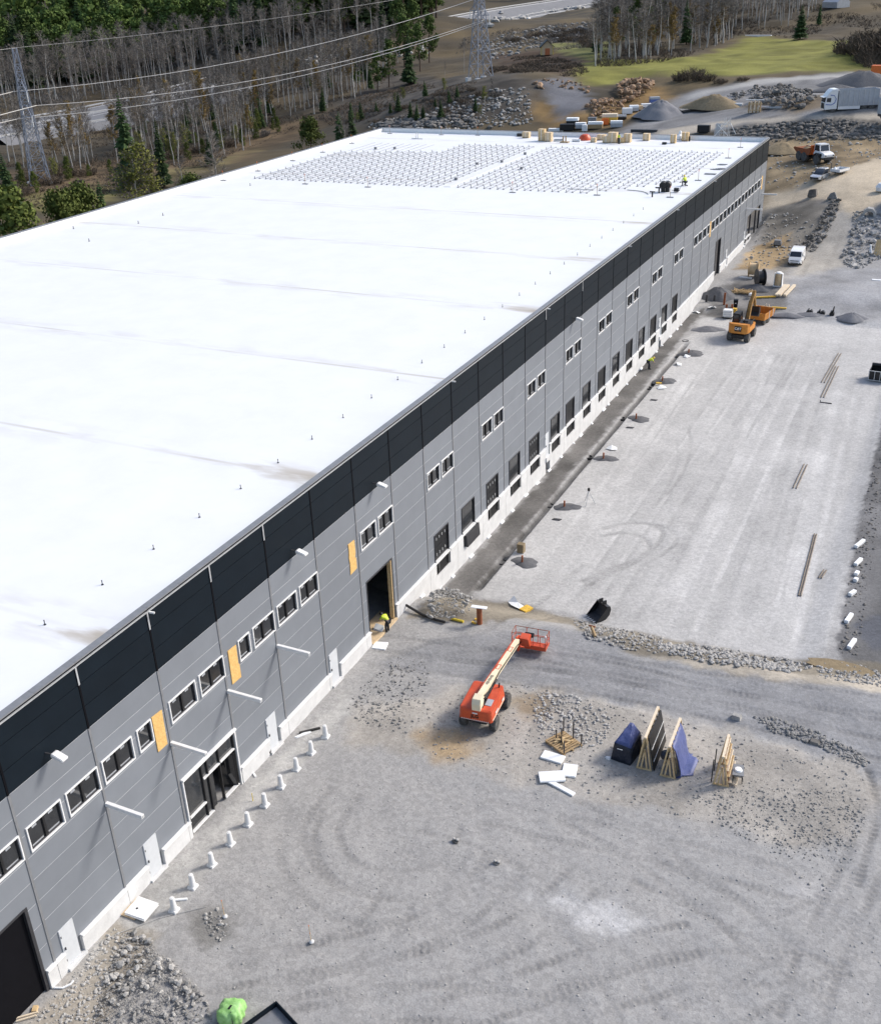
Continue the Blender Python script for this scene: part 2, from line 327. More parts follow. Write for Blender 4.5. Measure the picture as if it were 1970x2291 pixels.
TRACKS = [([(1180,1175),(1240,1150),(1290,1130),(1330,1100),(1340,1075),(1310,1060),(1260,1060),(1220,1070)], .30, .5),
 ([(1215,1085),(1260,1078),(1300,1088),(1315,1110),(1290,1135),(1240,1158),(1190,1185)], .28, .5), ([(1330,1062),(1360,1075),(1368,1095),(1345,1118),(1310,1140)], .24, .45),
 ([(1350,1000),(1385,950),(1397,900),(1392,870)], .22, .35), ([(1320,1030),(1350,985),(1370,930),(1368,890)], .22, .25),
 ([(1450,1040),(1560,720)], .5, -.25), ([(1380,1180),(1560,780)], .6, -.2), ([(1500,1250),(1640,760)], .5, .2), ([(1600,1200),(1700,760)], .6, -.25), ([(1250,980),(1400,760)], .5, -.3), ([(1560,1290),(1620,1000)], .5, .18), ([(1440,1280),(1540,960)], .6, .18), ([(1280,950),(1440,720)], .6, .15),
 ([(1085,1460),(1075,1500),(1100,1440),(1150,1400)], .4, .4), ([(1755,1560),(1775,1640),(1755,1720),(1735,1790)], .25, .6),
 ([(1660,480),(1640,520),(1620,560)], .5, .35), ([(1700,480),(1680,520),(1665,560)], .5, .3)]
PAIRS = [([(430,2040),(640,2000),(860,1960),(1060,1880),(1180,1780)],.42), ([(500,1960),(700,1930),(900,1860),(1020,1760)],.35), ([(700,1600),(650,1680),(690,1760),(800,1790),(920,1760),(960,1690)],.34), ([(620,1640),(600,1720),(660,1810),(800,1850),(960,1830)],.32),
 ([(900,2060),(1100,1990),(1260,1930),(1400,1900)],.4), ([(1050,2070),(1250,2000),(1420,1960),(1640,1960)],.34), ([(1300,1760),(1450,1830),(1560,1920),(1700,2000)],.34), ([(1760,1720),(1700,1850),(1650,1960),(1620,2072)],.4), ([(560,2060),(800,2030),(1000,2040),(1200,2072)],.42), ([(980,1640),(1200,1690),(1420,1740),(1600,1790)],.28),
 ([(460,1990),(600,1960),(760,1880),(820,1780)],.3), ([(1150,1640),(1300,1720),(1500,1860),(1600,1880),(1700,1830)],.3), ([(820,1700),(1000,1760),(1200,1900),(1300,2072)],.25), ([(1400,2070),(1560,1990),(1700,1900),(1770,1780)],.3),
 ([(760,1300),(950,1325),(1200,1350),(1450,1410),(1800,1480)],.38), ([(760,1330),(1000,1360),(1300,1405),(1800,1520)],.38), ([(1000,1300),(1250,1350),(1500,1390),(1800,1430)],.3), ([(800,1345),(900,1310),(1000,1290),(1100,1240),(1200,1150)],.3), ([(850,1350),(1100,1378),(1400,1440),(1760,1540)],-.25),
 ([(1160,1240),(1540,700)],-.22), ([(1260,1250),(1590,720)],.24), ([(1380,1270),(1640,720)],-.25), ([(1470,1290),(1670,720)],.2), ([(1580,1290),(1720,760)],-.22), ([(1320,1180),(1480,900),(1620,700)],.2), ([(1200,1200),(1330,1000),(1500,740)],.2), ([(1650,1300),(1760,800)],.18), ([(1080,1200),(1300,900),(1440,700)],-.2)]
def seg_sd(px, py, poly):
    d = np.full(px.shape, 1e9); ins = np.zeros(px.shape, bool); n = len(poly)
    for i in range(n):
        ax, ay = poly[i]; bx, by = poly[(i + 1) % n]; ex, ey = bx - ax, by - ay
        t = np.clip(((px - ax) * ex + (py - ay) * ey) / (ex * ex + ey * ey + 1e-12), 0, 1)
        d = np.minimum(d, np.hypot(px - ax - t * ex, py - ay - t * ey))
        if ay != by: ins ^= ((ay > py) != (by > py)) & (px < (bx - ax) * (py - ay) / (by - ay) + ax)
    return np.where(ins, -d, d)
def world_poly(pts): return [(q.x / S, q.y / S) for q in (gd(*a) for a in pts)]
def build_ground():
    ar = np.arange
    xs = np.concatenate([[-1000, -600, -400, -280, -200, -150, -120, -100, -88, -80], ar(-75, -16, .5), ar(-16, 0, .5), ar(0, 7.6, .022), ar(7.6, 16, .5), [17, 19, 22, 26, 32, 40, 60, 90, 150, 300, 600, 1000]])
    ys = np.concatenate([[-600, -300, -120, -60, -30, -16, -10, -7, -5, -3.5, -2.5, -1.8, -1.2], ar(-.8, 9, .022), ar(9, 26, .055), ar(26, 36, .09), ar(36, 80, .25), ar(80, 152, .6), [156, 165, 180, 200, 230, 280, 360, 500, 800, 1200]])
    X, Y = np.meshgrid(xs, ys); nx, ny = len(xs), len(ys); x = X.ravel(); y = Y.ravel(); z = terr(x, y)
    fine = vnoise(x, y, 2.3, 5) * .020 + vnoise(x, y, 6.0, 6) * .008 + vnoise(x, y, 14, 7) * .004
    farm = np.clip((y - 36) / 6, 0, 1); farm = np.maximum(farm, np.clip((-x - 16) / 4, 0, 1))
    rough = vnoise(x, y, .6, 8) * .28 + vnoise(x, y, 1.7, 9) * .14
    col = np.empty((len(x), 3)); b0 = np.array((.325, .318, .309)); b1 = np.array((.075, .062, .044)); b2 = np.array((.125, .096, .055)); b3 = np.array((.045, .04, .03))
    k = np.clip(.5 + vnoise(x, y, .35, 11) * 1.6, 0, 1)[:, None]; k3 = np.clip(vnoise(x, y, .12, 12) * 3, 0, 1)[:, None]
    fm = np.maximum(np.clip((y - 33) / 3, 0, 1), np.clip((-x - 15) / 2, 0, 1))[:, None]
    col[:] = b0 * (1 - fm) + (b1 * (1 - k) + b2 * k) * (1 - k3) * fm + b3 * k3 * fm
    ripple = np.ones(len(x)); mount = np.clip(vnoise(x, y, .9, 13) * 2 + vnoise(x, y, 2.6, 14) * 1.4, -1, 1)
    for poly, c, soft, mot in ZONES:
        P = world_poly(poly); a = np.array(P); mn = a.min(0) - 3 * soft - .5; mxx = a.max(0) + 3 * soft + .5
        s = (x > mn[0]) & (x < mxx[0]) & (y > mn[1]) & (y < mxx[1])
        if not s.any(): continue
        sd = seg_sd(x[s], y[s], P) + vnoise(x[s], y[s], .5 / soft, 21) * soft * 1.6 + vnoise(x[s], y[s], 1.8 / soft, 22) * soft * .7
        m = (1 - sst(sd, -soft, soft))[:, None]; cc = np.array(c) * (1 + mot * mount[s])[:, None]
        col[s] = col[s] * (1 - m) + cc * m
        if max(c) < .24 and y[s].mean() > 36: rough[s] *= 1
        else: rough[s] *= (1 - .9 * m[:, 0])
    trk = np.zeros(len(x)); tread = np.zeros(len(x))
    allt = [([np.array((q.x / S, q.y / S)) for q in (gd(*a) for a in pts)], wd, st) for pts, wd, st in TRACKS]
    for pts, st in PAIRS:
        c_ = [np.array((q.x / S, q.y / S)) for q in (gd(*a) for a in pts)]
        for sd_ in (-1, 1):
            o_ = []
            for i in range(len(c_)):
                e = c_[min(i + 1, len(c_) - 1)] - c_[max(i - 1, 0)]; e = e / np.hypot(*e); o_.append(c_[i] + np.array((-e[1], e[0])) * .19 * sd_)
            allt.append((o_, .26, st))
    for W_, wd, st in allt:
        Q = []
        for i in range(len(W_) - 1):      # smooth the trail
            p0 = W_[max(i - 1, 0)]; p1 = W_[i]; p2 = W_[i + 1]; p3 = W_[min(i + 2, len(W_) - 1)]
            for t in np.linspace(0, 1, 7)[:-1]: Q.append(.5 * (2 * p1 + (p2 - p0) * t + (2 * p0 - 5 * p1 + 4 * p2 - p3) * t * t + (3 * p1 - p0 - 3 * p2 + p3) * t ** 3))
        Q.append(W_[-1]); a = np.array(Q); wb = wd / S; mn = a.min(0) - 2 * wb; mxx = a.max(0) + 2 * wb
        s = (x > mn[0]) & (x < mxx[0]) & (y > mn[1]) & (y < mxx[1]); d = np.full(s.sum(), 9.); along = np.zeros(s.sum()); acc = 0
        for i in range(len(a) - 1):
            e = a[i + 1] - a[i]; t = np.clip(((x[s] - a[i, 0]) * e[0] + (y[s] - a[i, 1]) * e[1]) / (e @ e + 1e-9), 0, 1)
            dd = np.hypot(x[s] - a[i, 0] - t * e[0], y[s] - a[i, 1] - t * e[1]); ln = math.hypot(*e); along = np.where(dd < d, acc + t * ln, along); d = np.minimum(d, dd); acc += ln
        v = (1 - sst(d, wb * .4, wb * 1.25)) * st * 2.0 * np.clip(.75 + vnoise(x[s], y[s], 3, 31) * 1.2, 0, 1.2)
        tread[s] = np.where(np.abs(v) > np.abs(trk[s]), np.abs(v) * np.sin((along + d * .8) * S * 6.283 / .37), tread[s])
        trk[s] = np.where(np.abs(v) > np.abs(trk[s]), v, trk[s])
    col *= (1 - .24 * trk)[:, None]
    tr_ = (1 - sst(np.abs(x - .565 - .012 * vnoise(y * 0, y, 1.3, 51)), .035, .075)) * sst(y, 8.4, 8.7) * (1 - sst(y, 21.3, 21.8)) * np.clip(1.15 + vnoise(x * 0, y, .9, 52) * 1.3, .35, 1)
    col *= (1 - .6 * tr_)[:, None]
    streak = vnoise(x * 5, y * .35, 1.0, 41) * .10 * sst(y, 8, 9) * (1 - sst(y, 24, 25)) * sst(x, .6, 1.2) * (1 - sst(x, 5.2, 5.7)); col *= (1 + streak)[:, None]
    z = z - tr_ * .07 + fine * (1 - farm) * sst(x, -.3, .0) * np.where((y > 8.3) & (y < 24.5) & (x > .7), .35, 1.0) - np.abs(trk) * .006 + tread * .007 * (y < 9.5) + rough * farm * np.clip((np.hypot(x + 8, y - 20) - 24) / 10, 0, 1) * .8
    co = np.stack([x * S, y * S, z * S], 1).astype(np.float32)
    me = bpy.data.meshes.new('ground'); nv = len(x); nf = (nx - 1) * (ny - 1)
    ii = (np.arange(ny - 1)[:, None] * nx + np.arange(nx - 1)[None, :]).ravel(); F = np.stack([ii, ii + 1, ii + nx + 1, ii + nx], 1).astype(np.int32)
    me.vertices.add(nv); me.vertices.foreach_set('co', co.ravel()); me.loops.add(nf * 4); me.loops.foreach_set('vertex_index', F.ravel())
    me.polygons.add(nf); me.polygons.foreach_set('loop_start', np.arange(0, nf * 4, 4, dtype=np.int32)); me.polygons.foreach_set('use_smooth', np.ones(nf, bool)); me.update(calc_edges=True)
    at = me.attributes.new('soil', 'FLOAT_COLOR', 'POINT'); at.data.foreach_set('color', np.concatenate([np.clip(col, .01, .9), np.ones((nv, 1))], 1).astype(np.float32).ravel())
    m = bpy.data.materials.new('gravel_ground'); m.use_nodes = True; n = m.node_tree; P = n.nodes['Principled BSDF']; P.inputs['Roughness'].default_value = .95; P.inputs['Specular IOR Level'].default_value = .2
    L = n.links.new; A = n.nodes.new('ShaderNodeAttribute'); A.attribute_name = 'soil'; tc = n.nodes.new('ShaderNodeTexCoord')
    def noise(sc, det=4): q = n.nodes.new('ShaderNodeTexNoise'); q.inputs['Scale'].default_value = sc; q.inputs['Detail'].default_value = det; q.inputs['Roughness'].default_value = .65; L(tc.outputs['Object'], q.inputs['Vector']); return q
    def mr(src, a, b, lo, hi): q = n.nodes.new('ShaderNodeMapRange'); q.inputs[1].default_value = a; q.inputs[2].default_value = b; q.inputs[3].default_value = lo; q.inputs[4].default_value = hi; L(src, q.inputs[0]); return q.outputs[0]
    def mul(a, b): q = n.nodes.new('ShaderNodeMath'); q.operation = 'MULTIPLY'; L(a, q.inputs[0]); L(b, q.inputs[1]); return q.outputs[0]
    vo = n.nodes.new('ShaderNodeTexVoronoi'); vo.inputs['Scale'].default_value = 5.5; L(tc.outputs['Object'], vo.inputs['Vector'])
    sp = n.nodes.new('ShaderNodeSeparateColor'); L(vo.outputs['Color'], sp.inputs[0])
    n1 = noise(.35, 6); n2 = noise(2.2, 5); n3 = noise(11, 3)
    f = mul(mul(mr(sp.outputs[0], 0, 1, .88, 1.11), mr(n1.outputs['Fac'], .3, .7, .95, 1.05)), mul(mr(n2.outputs['Fac'], .3, .7, .95, 1.05), mr(n3.outputs['Fac'], .3, .7, .87, 1.13)))
    sc = n.nodes.new('ShaderNodeVectorMath'); sc.operation = 'SCALE'; L(A.outputs['Color'], sc.inputs[0]); L(f, sc.inputs['Scale']); L(sc.outputs[0], P.inputs['Base Color'])
    ad = n.nodes.new('ShaderNodeMath'); ad.operation = 'ADD'; L(mr(n2.outputs['Fac'], 0, 1, 0, .35), ad.inputs[0]); L(mul(n3.outputs['Fac'], mr(n1.outputs['Fac'], .3, .7, .2, .5)), ad.inputs[1])
    bp = n.nodes.new('ShaderNodeBump'); bp.inputs['Strength'].default_value = .5; bp.inputs['Distance'].default_value = .10; L(ad.outputs[0], bp.inputs['Height']); L(bp.outputs['Normal'], P.inputs['Normal'])
    me.materials.append(m); o = link_mesh('ground', me); tag(o, kind='structure'); return xs, ys, z.reshape(ny, nx)
GX, GY, GZ = build_ground()
def terr(x, y):              # from here on: heights of the finished sheet itself
    x = np.clip(np.asarray(x, float), GX[0], GX[-1] - 1e-6); y = np.clip(np.asarray(y, float), GY[0], GY[-1] - 1e-6)
    i = np.clip(np.searchsorted(GX, x, 'right') - 1, 0, len(GX) - 2); j = np.clip(np.searchsorted(GY, y, 'right') - 1, 0, len(GY) - 2)
    u = (x - GX[i]) / (GX[i + 1] - GX[i]); v = (y - GY[j]) / (GY[j + 1] - GY[j])
    return (GZ[j, i] * (1 - u) + GZ[j, i + 1] * u) * (1 - v) + (GZ[j + 1, i] * (1 - u) + GZ[j + 1, i + 1] * u) * v

# highway: one road sheet on its own bank, each barrier and each painted line in it
def hw_points():
    P = [(-90, 318, .1), (0, 303, .1), (180, 275, .15), (480, 208, .9), (760, 138, 1.4), (1010, 78, 1.9), (1160, 46, 2.3), (1290, 23, 2.6), (1380, 6, 2.9), (1480, -12, 3.1)]
    return [Vector((*flat(a, b, c), c + .34)) * S for a, b, c in P]
HW = hw_points()
def hw_at(t):                 # smooth point, tangent
    k = min(int(t), len(HW) - 2); u = t - k; p0, p1, p2, p3 = HW[max(k - 1, 0)], HW[k], HW[k + 1], HW[min(k + 2, len(HW) - 1)]
    q = .5 * (2 * p1 + (p2 - p0) * u + (2 * p0 - 5 * p1 + 4 * p2 - p3) * u * u + (3 * p1 - p0 - 3 * p2 + p3) * u ** 3)
    d = .5 * ((p2 - p0) + 2 * (2 * p0 - 5 * p1 + 4 * p2 - p3) * u + 3 * (3 * p1 - p0 - 3 * p2 + p3) * u * u)
    d.z = 0; d.normalize(); return q, d
HT = [i * .125 for i in range(8 * (len(HW) - 1) + 1)]
M['asphalt'] = pm('pale_dusty_asphalt', (.17, .172, .18), .9, 0, .12, .3, .2, 4)
M['road_paint'] = pm('road_paint', (.62, .62, .60), .8)
def hw_width(t): return 19 - .75 * t
def hw_tilt(t): return 5.0 * float(sst(t, 2.6, 5.5))
def hw_strip(o0, o1, dz):
    mb = MB(); vs = []
    for t in HT:
        q, d = hw_at(t); nrm = Vector((d.y, -d.x, 0)); w_ = hw_width(t)
        vs += [q + nrm * (w_ * o0) + Vector((0, 0, dz - o0 * hw_tilt(t))), q + nrm * (w_ * o1) + Vector((0, 0, dz - o1 * hw_tilt(t)))]
    return mb.add(vs, [(2 * i, 2 * i + 1, 2 * i + 3, 2 * i + 2) for i in range(len(HT) - 1)])
def build_highway():
    mb = MB(); prof = [(-1.3, -4.5), (-1.0, 0), (1.0, 0), (1.5, -5)]; vs = []
    for t in HT:
        q, d = hw_at(t); nrm = Vector((d.y, -d.x, 0)); w_ = hw_width(t)
        for a, b in prof: vs.append(q + nrm * (w_ * a) + Vector((0, 0, b - max(-1, min(1, a)) * hw_tilt(t))))
    mb.add(vs, [(i * 4 + k, i * 4 + k + 1, i * 4 + k + 5, i * 4 + k + 4) for i in range(len(HT) - 1) for k in range(3)])
    hw = tag(mb.obj('highway', M['asphalt']), kind='structure')
    for o in (-.9, -.12, .12, .9): hw_strip(o - .012, o + .012, .02).obj('painted_line', M['road_paint'], hw)
    for off, lab in ((-.98, 'grey steel crash barrier along the far side of the highway'), (-.03, 'grey steel crash barrier along the middle of the highway'), (.98, 'grey steel crash barrier along the near side of the highway')):
        rail = MB(); post = MB(); prev = None
        for i, t in enumerate(HT):
            q, d = hw_at(t); nrm = Vector((d.y, -d.x, 0)); c = q + nrm * hw_width(t) * off - Vector((0, 0, off * hw_tilt(t)))
            if prev is not None: rail.bar(prev + Vector((0, 0, .65)), c + Vector((0, 0, .65)), .12, .5)
            if i % 1 == 0: post.box(c.x - .08, c.x + .08, c.y - .08, c.y + .08, c.z - .1, c.z + .6)
            prev = c
        g = thing('crash_barrier', lab, 'crash barrier', hw_at(0)[0], group='crash barriers of the highway')
        for mb_, nm in ((rail, 'rail'), (post, 'posts')):
            o = mb_.obj(nm, M['steel'], g); o.location = -g.location
            if nm == 'posts': tag(o, kind='stuff')
build_highway()
# ------------------------------------------------------------------ the warehouse
M['door_dark'] = pm('dark_door', (.014, .015, .017), .45, 0, .2, 2, spec=.3)
ZR, ZD, ZF, XW = 2.984, 2.25, 2.845, -14.687          # parapet top, dark band foot, roof level, far long side (bays)
Y0, Y1 = -6, 34
WH = thing('warehouse', 'long grey and black panelled warehouse with a flat white roof', 'building', (0, 0, 0))
def ubox(mb, x0, x1, y0, y1, z0, z1): return mb.box(x0 * S, x1 * S, y0 * S, y1 * S, z0 * S, z1 * S)
WIN = []                                             # windows: y0, y1, panes
for b in list(range(-2, 5)) + [6, 8, 10, 12, 14, 16, 18, 20, 22] + list(range(24, 33)):
    if b == 1: WIN += [(1.045, 1.48, 2), (1.555, 1.775, 1)]
    elif b == 2: WIN += [(2.06, 2.50, 2), (2.565, 3.0, 2)]
    elif b == 3: WIN += [(3.285, 3.505, 1), (3.57, 4.0, 2)]
    elif b == 25: WIN += [(25.06, 25.49, 2), (25.56, 25.86, 1)]
    elif b == 26: WIN += [(26.08, 26.49, 2), (26.56, 26.98, 2)]
    else: WIN += [(b + .07, b + .495, 2), (b + .56, b + .985, 2)]
WIN += [(33.02, 33.22, 1)]
WZ0, WZ1 = 1.535, 1.815
OPEN = [(a, b, WZ0, WZ1) for a, b, _ in WIN]
DOORS = [(.112, .297), (1.335, 1.535), (3.585, 3.78), (5.055, 5.25), (12.985, 13.165), (20.92, 21.09), (28.36, 28.52), (30.94, 31.12)]
OPEN += [(a, b, -.06, .505) for a, b in DOORS]
GATES = [(-.90, -.132, -.06, 1.06), (6.136, 6.882, -.02, 1.022), (26.86, 27.54, -.02, 1.08)]
ENT = (2.055, 3.0, -.06, .795)
OPEN += GATES + [ENT]
DOCKS = [(b + (.22 if b < 12 else .18 if b < 13 else .3 if b == 13 else .15), b + (.72 if b < 12 else .68 if b < 13 else .78 if b == 13 else .64)) for b in range(8, 23)]
OPEN += [(a, b, -.02, .70) for a, b in DOCKS]
CORNER = (31.38, 33.5, .02, .90)
OPEN += [CORNER]
def cut(rect, holes):                                # rectangle minus openings -> rectangles
    out = [rect]
    for h in holes:
        nx = []
        for r in out:
            a, b, c, d = r; e, f, g, i = h
            if f <= a or e >= b or i <= c or g >= d: nx.append(r); continue
            if e > a: nx.append((a, e, c, d))
            if f < b: nx.append((f, b, c, d))
            m0, m1 = max(a, e), min(b, f)
            if g > c: nx.append((m0, m1, c, g))
            if i < d: nx.append((m0, m1, i, d))
        out = nx
    return [r for r in out if r[1] - r[0] > .004 and r[3] - r[2] > .004]
PZ = .235                                            # plinth top
rows_g = [(PZ, .5)] + [(.25 * k, .25 * k + .25) for k in range(2, 9)]
rows_d = [(2.25, 2.495), (2.495, 2.745), (2.745, ZR - .02)]
def panel_rects(b, row):
    return cut((b + .014, b + .986, row[0] + .0035, row[1] - .0035), OPEN)
def islands(rs):                                     # pieces of one cut panel that still hang together
    rs = list(rs); out = []
    while rs:
        g = [rs.pop()]; grew = True
        while grew:
            grew = False
            for r in list(rs):
                if any(r[0] <= q[1] + 1e-6 and r[1] >= q[0] - 1e-6 and r[2] <= q[3] + 1e-6 and r[3] >= q[2] - 1e-6 for q in g): g.append(r); rs.remove(r); grew = True
        out.append(g)
    return out
for mat, rows, nm, jm in (('panel_grey', rows_g, 'wall_panel', 'joint_light'), ('panel_dark', rows_d, 'dark_wall_panel', 'joint_dark')):
    far_ = MB(); z0 = rows[0][0]; z1 = rows[-1][1]; back = MB()
    for b in range(Y0, Y1):
        for row in rows:
            rs = panel_rects(b, row)
            if not rs: continue
            for grp in islands(rs):
                mb = far_ if (b < -1 or b > 19) else MB()
                for r in grp: ubox(mb, -.024, 0, r[0], r[1], r[2], r[3])
                if mb is not far_: mb.obj(nm, M[mat], WH)
        for r in cut((b, b + 1, z0, z1), OPEN): ubox(back, -.04, -.0022 if mat == 'panel_grey' else -.004, r[0], r[1], r[2], r[3])
    tag(far_.obj(nm, M[mat], WH), kind='stuff')
    back.obj('panel_backing', M[jm], WH)
# vertical cover strips at the joints: grey below, black in the dark band
sm = MB(); sm.box(-.02, .035, -.07, .07, 0, (ZD - PZ) * S - .01); sg = sm.mesh('cover_strip', M['strip_grey'])
sm = MB(); sm.box(-.02, .02, -.05, .05, 0, (ZR - .03 - ZD) * S); sd_ = sm.mesh('dark_cover_strip', M['joint_dark'])
for b in range(Y0, Y1 + 1):
    if b < 31.3: link_mesh('cover_strip', sg, WH, (0, b * S, PZ * S + .005))
    elif b < 34: 
        mb = MB(); mb.box(-.02, .035, b * S - .07, b * S + .07, .905 * S, ZD * S - .005); mb.obj('cover_strip', M['strip_grey'], WH)
    link_mesh('dark_cover_strip', sd_, WH, (0, b * S, ZD * S))
for b in (1, 2, 3, 4, 13, 15):
    mb = MB(); mb.box(.021, .05, b * S - .045, b * S + .045, 2.745 * S, 2.955 * S); mb.obj('light_strip', M['steel'], WH)
# parapet cap in short lengths, light trim beneath, parapets
cm = MB(); cm.box(-.34, .07, .008, S / 2 - .008, (ZR - .004) * S, ZR * S + .05); cap = cm.mesh('cap_piece', M['strip_grey'])  # pale grey puts the sky's reflection into the dark cap's colour
for k in range((Y1 - Y0) * 2): link_mesh('cap_piece', cap, WH, (0, (Y0 + k / 2) * S, 0))
mb = MB(); ubox(mb, .002, .016, Y0, Y1, ZR - .040, ZR - .029); mb.obj('edge_trim', M['steel'], WH)
M['roof'] = None
def roof_mat():
    m = pm('white_roof_membrane', (.74, .75, .76), .6, 0, .03, .3); n = m.node_tree; P = n.nodes['Principled BSDF']; L = n.links.new
    tc = n.nodes.new('ShaderNodeTexCoord'); sx = n.nodes.new('ShaderNodeSeparateXYZ'); L(tc.outputs['Object'], sx.inputs[0])
    def mth(op, a, b=None):
        q = n.nodes.new('ShaderNodeMath'); q.operation = op
        for i, v in enumerate((a, b)):
            if v is None: continue
            if isinstance(v, (int, float)): q.inputs[i].default_value = v
            else: L(v, q.inputs[i])
        return q.outputs[0]
    def mr(s, a, b, lo, hi): q = n.nodes.new('ShaderNodeMapRange'); q.inputs[1].default_value = a; q.inputs[2].default_value = b; q.inputs[3].default_value = lo; q.inputs[4].default_value = hi; L(s, q.inputs[0]); return q.outputs[0]
    per = 3.84 * S
    fr = mth('FRACT', mth('DIVIDE', mth('ADD', sx.outputs[1], per * 10.5 - 1.62 * S), per)); dist = mth('MULTIPLY', mth('ABSOLUTE', mth('SUBTRACT', fr, .5)), per)
    nz = n.nodes.new('ShaderNodeTexNoise'); nz.inputs['Scale'].default_value = .35; nz.inputs['Detail'].default_value = 6; mp = n.nodes.new('ShaderNodeMapping'); mp.inputs['Scale'].default_value = (.45, 1.6, 1); L(tc.outputs['Object'], mp.inputs[0]); L(mp.outputs[0], nz.inputs['Vector'])
    edge = mr(sx.outputs[0], -9, -1.5, 0, 1)
    blot = mth('MULTIPLY', mr(dist, .25, 2.2, 1, 0), mr(nz.outputs['Fac'], .50, .64, 0, 1)); blot = mth('MULTIPLY', blot, mth('ADD', .30, mth('MULTIPLY', edge, .6)))
    n2 = n.nodes.new('ShaderNodeTexNoise'); n2.inputs['Scale'].default_value = .08; n2.inputs['Detail'].default_value = 4; L(tc.outputs['Object'], n2.inputs['Vector'])
    line = mth('MULTIPLY', mr(dist, .05, .25, 1, 0), mr(n2.outputs['Fac'], .44, .60, .12, .62)); fac = mth('MAXIMUM', blot, line)
    mx = n.nodes.new('ShaderNodeMixRGB'); L(fac, mx.inputs[0]); src = P.inputs['Base Color'].links[0].from_socket; L(src, mx.inputs[1]); mx.inputs[2].default_value = (.40, .35, .28, 1); L(mx.outputs[0], P.inputs['Base Color'])
    return m
M['roof'] = roof_mat()
mb = MB(); ubox(mb, XW + .07, -.07, Y0, Y1 - .07, ZF - .06, ZF); mb.obj('roof', M['roof'], WH)
mb = MB(); ubox(mb, XW, XW + .07, Y0, Y1, ZF - .06, ZR); ubox(mb, XW + .07, -.07, Y1 - .07, Y1, ZF - .06, ZR); ubox(mb, -.07, -.0425, Y0, Y1, ZF - .06, ZR - .006); mb.obj('parapet', M['white'], WH)
mb = MB(); ubox(mb, XW - .012, XW + .082, Y0, Y1 + .012, ZR + .001, ZR + .012); ubox(mb, XW + .082, -.07, Y1 - .082, Y1 + .012, ZR + .001, ZR + .012); mb.obj('far_parapet_cap', M['strip_grey'], WH)
mb = MB(); ubox(mb, XW, XW + .04, Y0, Y1, -.1, ZF - .06); ubox(mb, XW + .04, -2.6, Y1 - .04, Y1, -.1, ZF - .06); ubox(mb, -2.6, 0, Y1 - .04, Y1, .90, ZF - .06); ubox(mb, -.0425, 0, Y1 - .04, Y1, ZF - .06, ZR - .006); ubox(mb, XW + .04, -.04, Y0, Y0 + .04, -.1, ZF - .06)
mb.obj('rear_wall', M['panel_grey'], WH)
mb = MB(); ubox(mb, XW + .05, -.045, Y0 + .05, Y1 - .05, -.10, -.02); mb.obj('floor', M['concrete_grey'], WH)
mb = MB(); ubox(mb, -.3, -.046, 6.05, 6.95, -.019, .025); ubox(mb, -.046, .04, 6.14, 6.88, -.06, .028); mb.obj('gate_sill', M['beige'], WH)
# plinth segments, each with its bright ledge
ENDS = [(a, b, -.5, .6) for a, b in DOORS] + [(a - .012, b + .012, -.5, .6) for a, b in [(2.055, 3.0), (-.9, -.132), (6.136, 6.882), (26.86, 27.54)]]
RECESS = [(b, b + .045, -.5, .6) for a, b in DOORS]
for b in range(Y0, 34):
    segs = cut((b + .003, b + .997, -.42, PZ - .016), ENDS + RECESS + [(a, c, -.012, .6) for a, c in DOCKS])
    segs = [s_ for s_ in segs if s_[0] < 31.38 or s_[0] >= 33.5]
    if b >= 31: segs = [(max(b, 31.3) + .003, min(b + .997, 34), -.3, .04)]
    if segs:
        mb = MB()
        for s_ in segs: ubox(mb, -.04, .026, s_[0], s_[1], s_[2], s_[3])
        mb.obj('plinth', M['concrete'], WH)
    for s_ in cut((b, b + 1, PZ - .016, PZ), ENDS + RECESS + [(a, c, -.012, .6) for a, c in DOCKS]):
        if s_[0] >= 31.3: continue
        mb = MB(); ubox(mb, -.03, .042, s_[0] + .001, s_[1] - .001, s_[2] + .002, s_[3]); mb.obj('plinth_ledge', M['white'], WH)
for a, b in DOORS:
    mb = MB(); ubox(mb, -.03, -.012, b, b + .045, -.05, PZ); mb.obj('door_recess', M['strip_grey'], WH)
    d = MB(); ubox(d, -.02, .012, a, b, .035, .503); dr = d.obj('door', M['door_white'], WH, bevel=.01)
    h = MB(); h.bar((.10, (a + .025) * S, 1.25), (.10, (a + .025) * S, 1.40), .05); h.obj('handle', M['dark_steel'], dr)
    for z in (.12, .42):
        h = MB(); h.tube((.065, (a + .012) * S, z * S - .06), (.065, (a + .012) * S, z * S + .06), .022); h.obj('hinge', M['dark_steel'], dr)
    h = MB(); ubox(h, -.03, .05, a - .01, b + .05, -.06, .033); h.obj('doorstep', M['concrete'], dr)
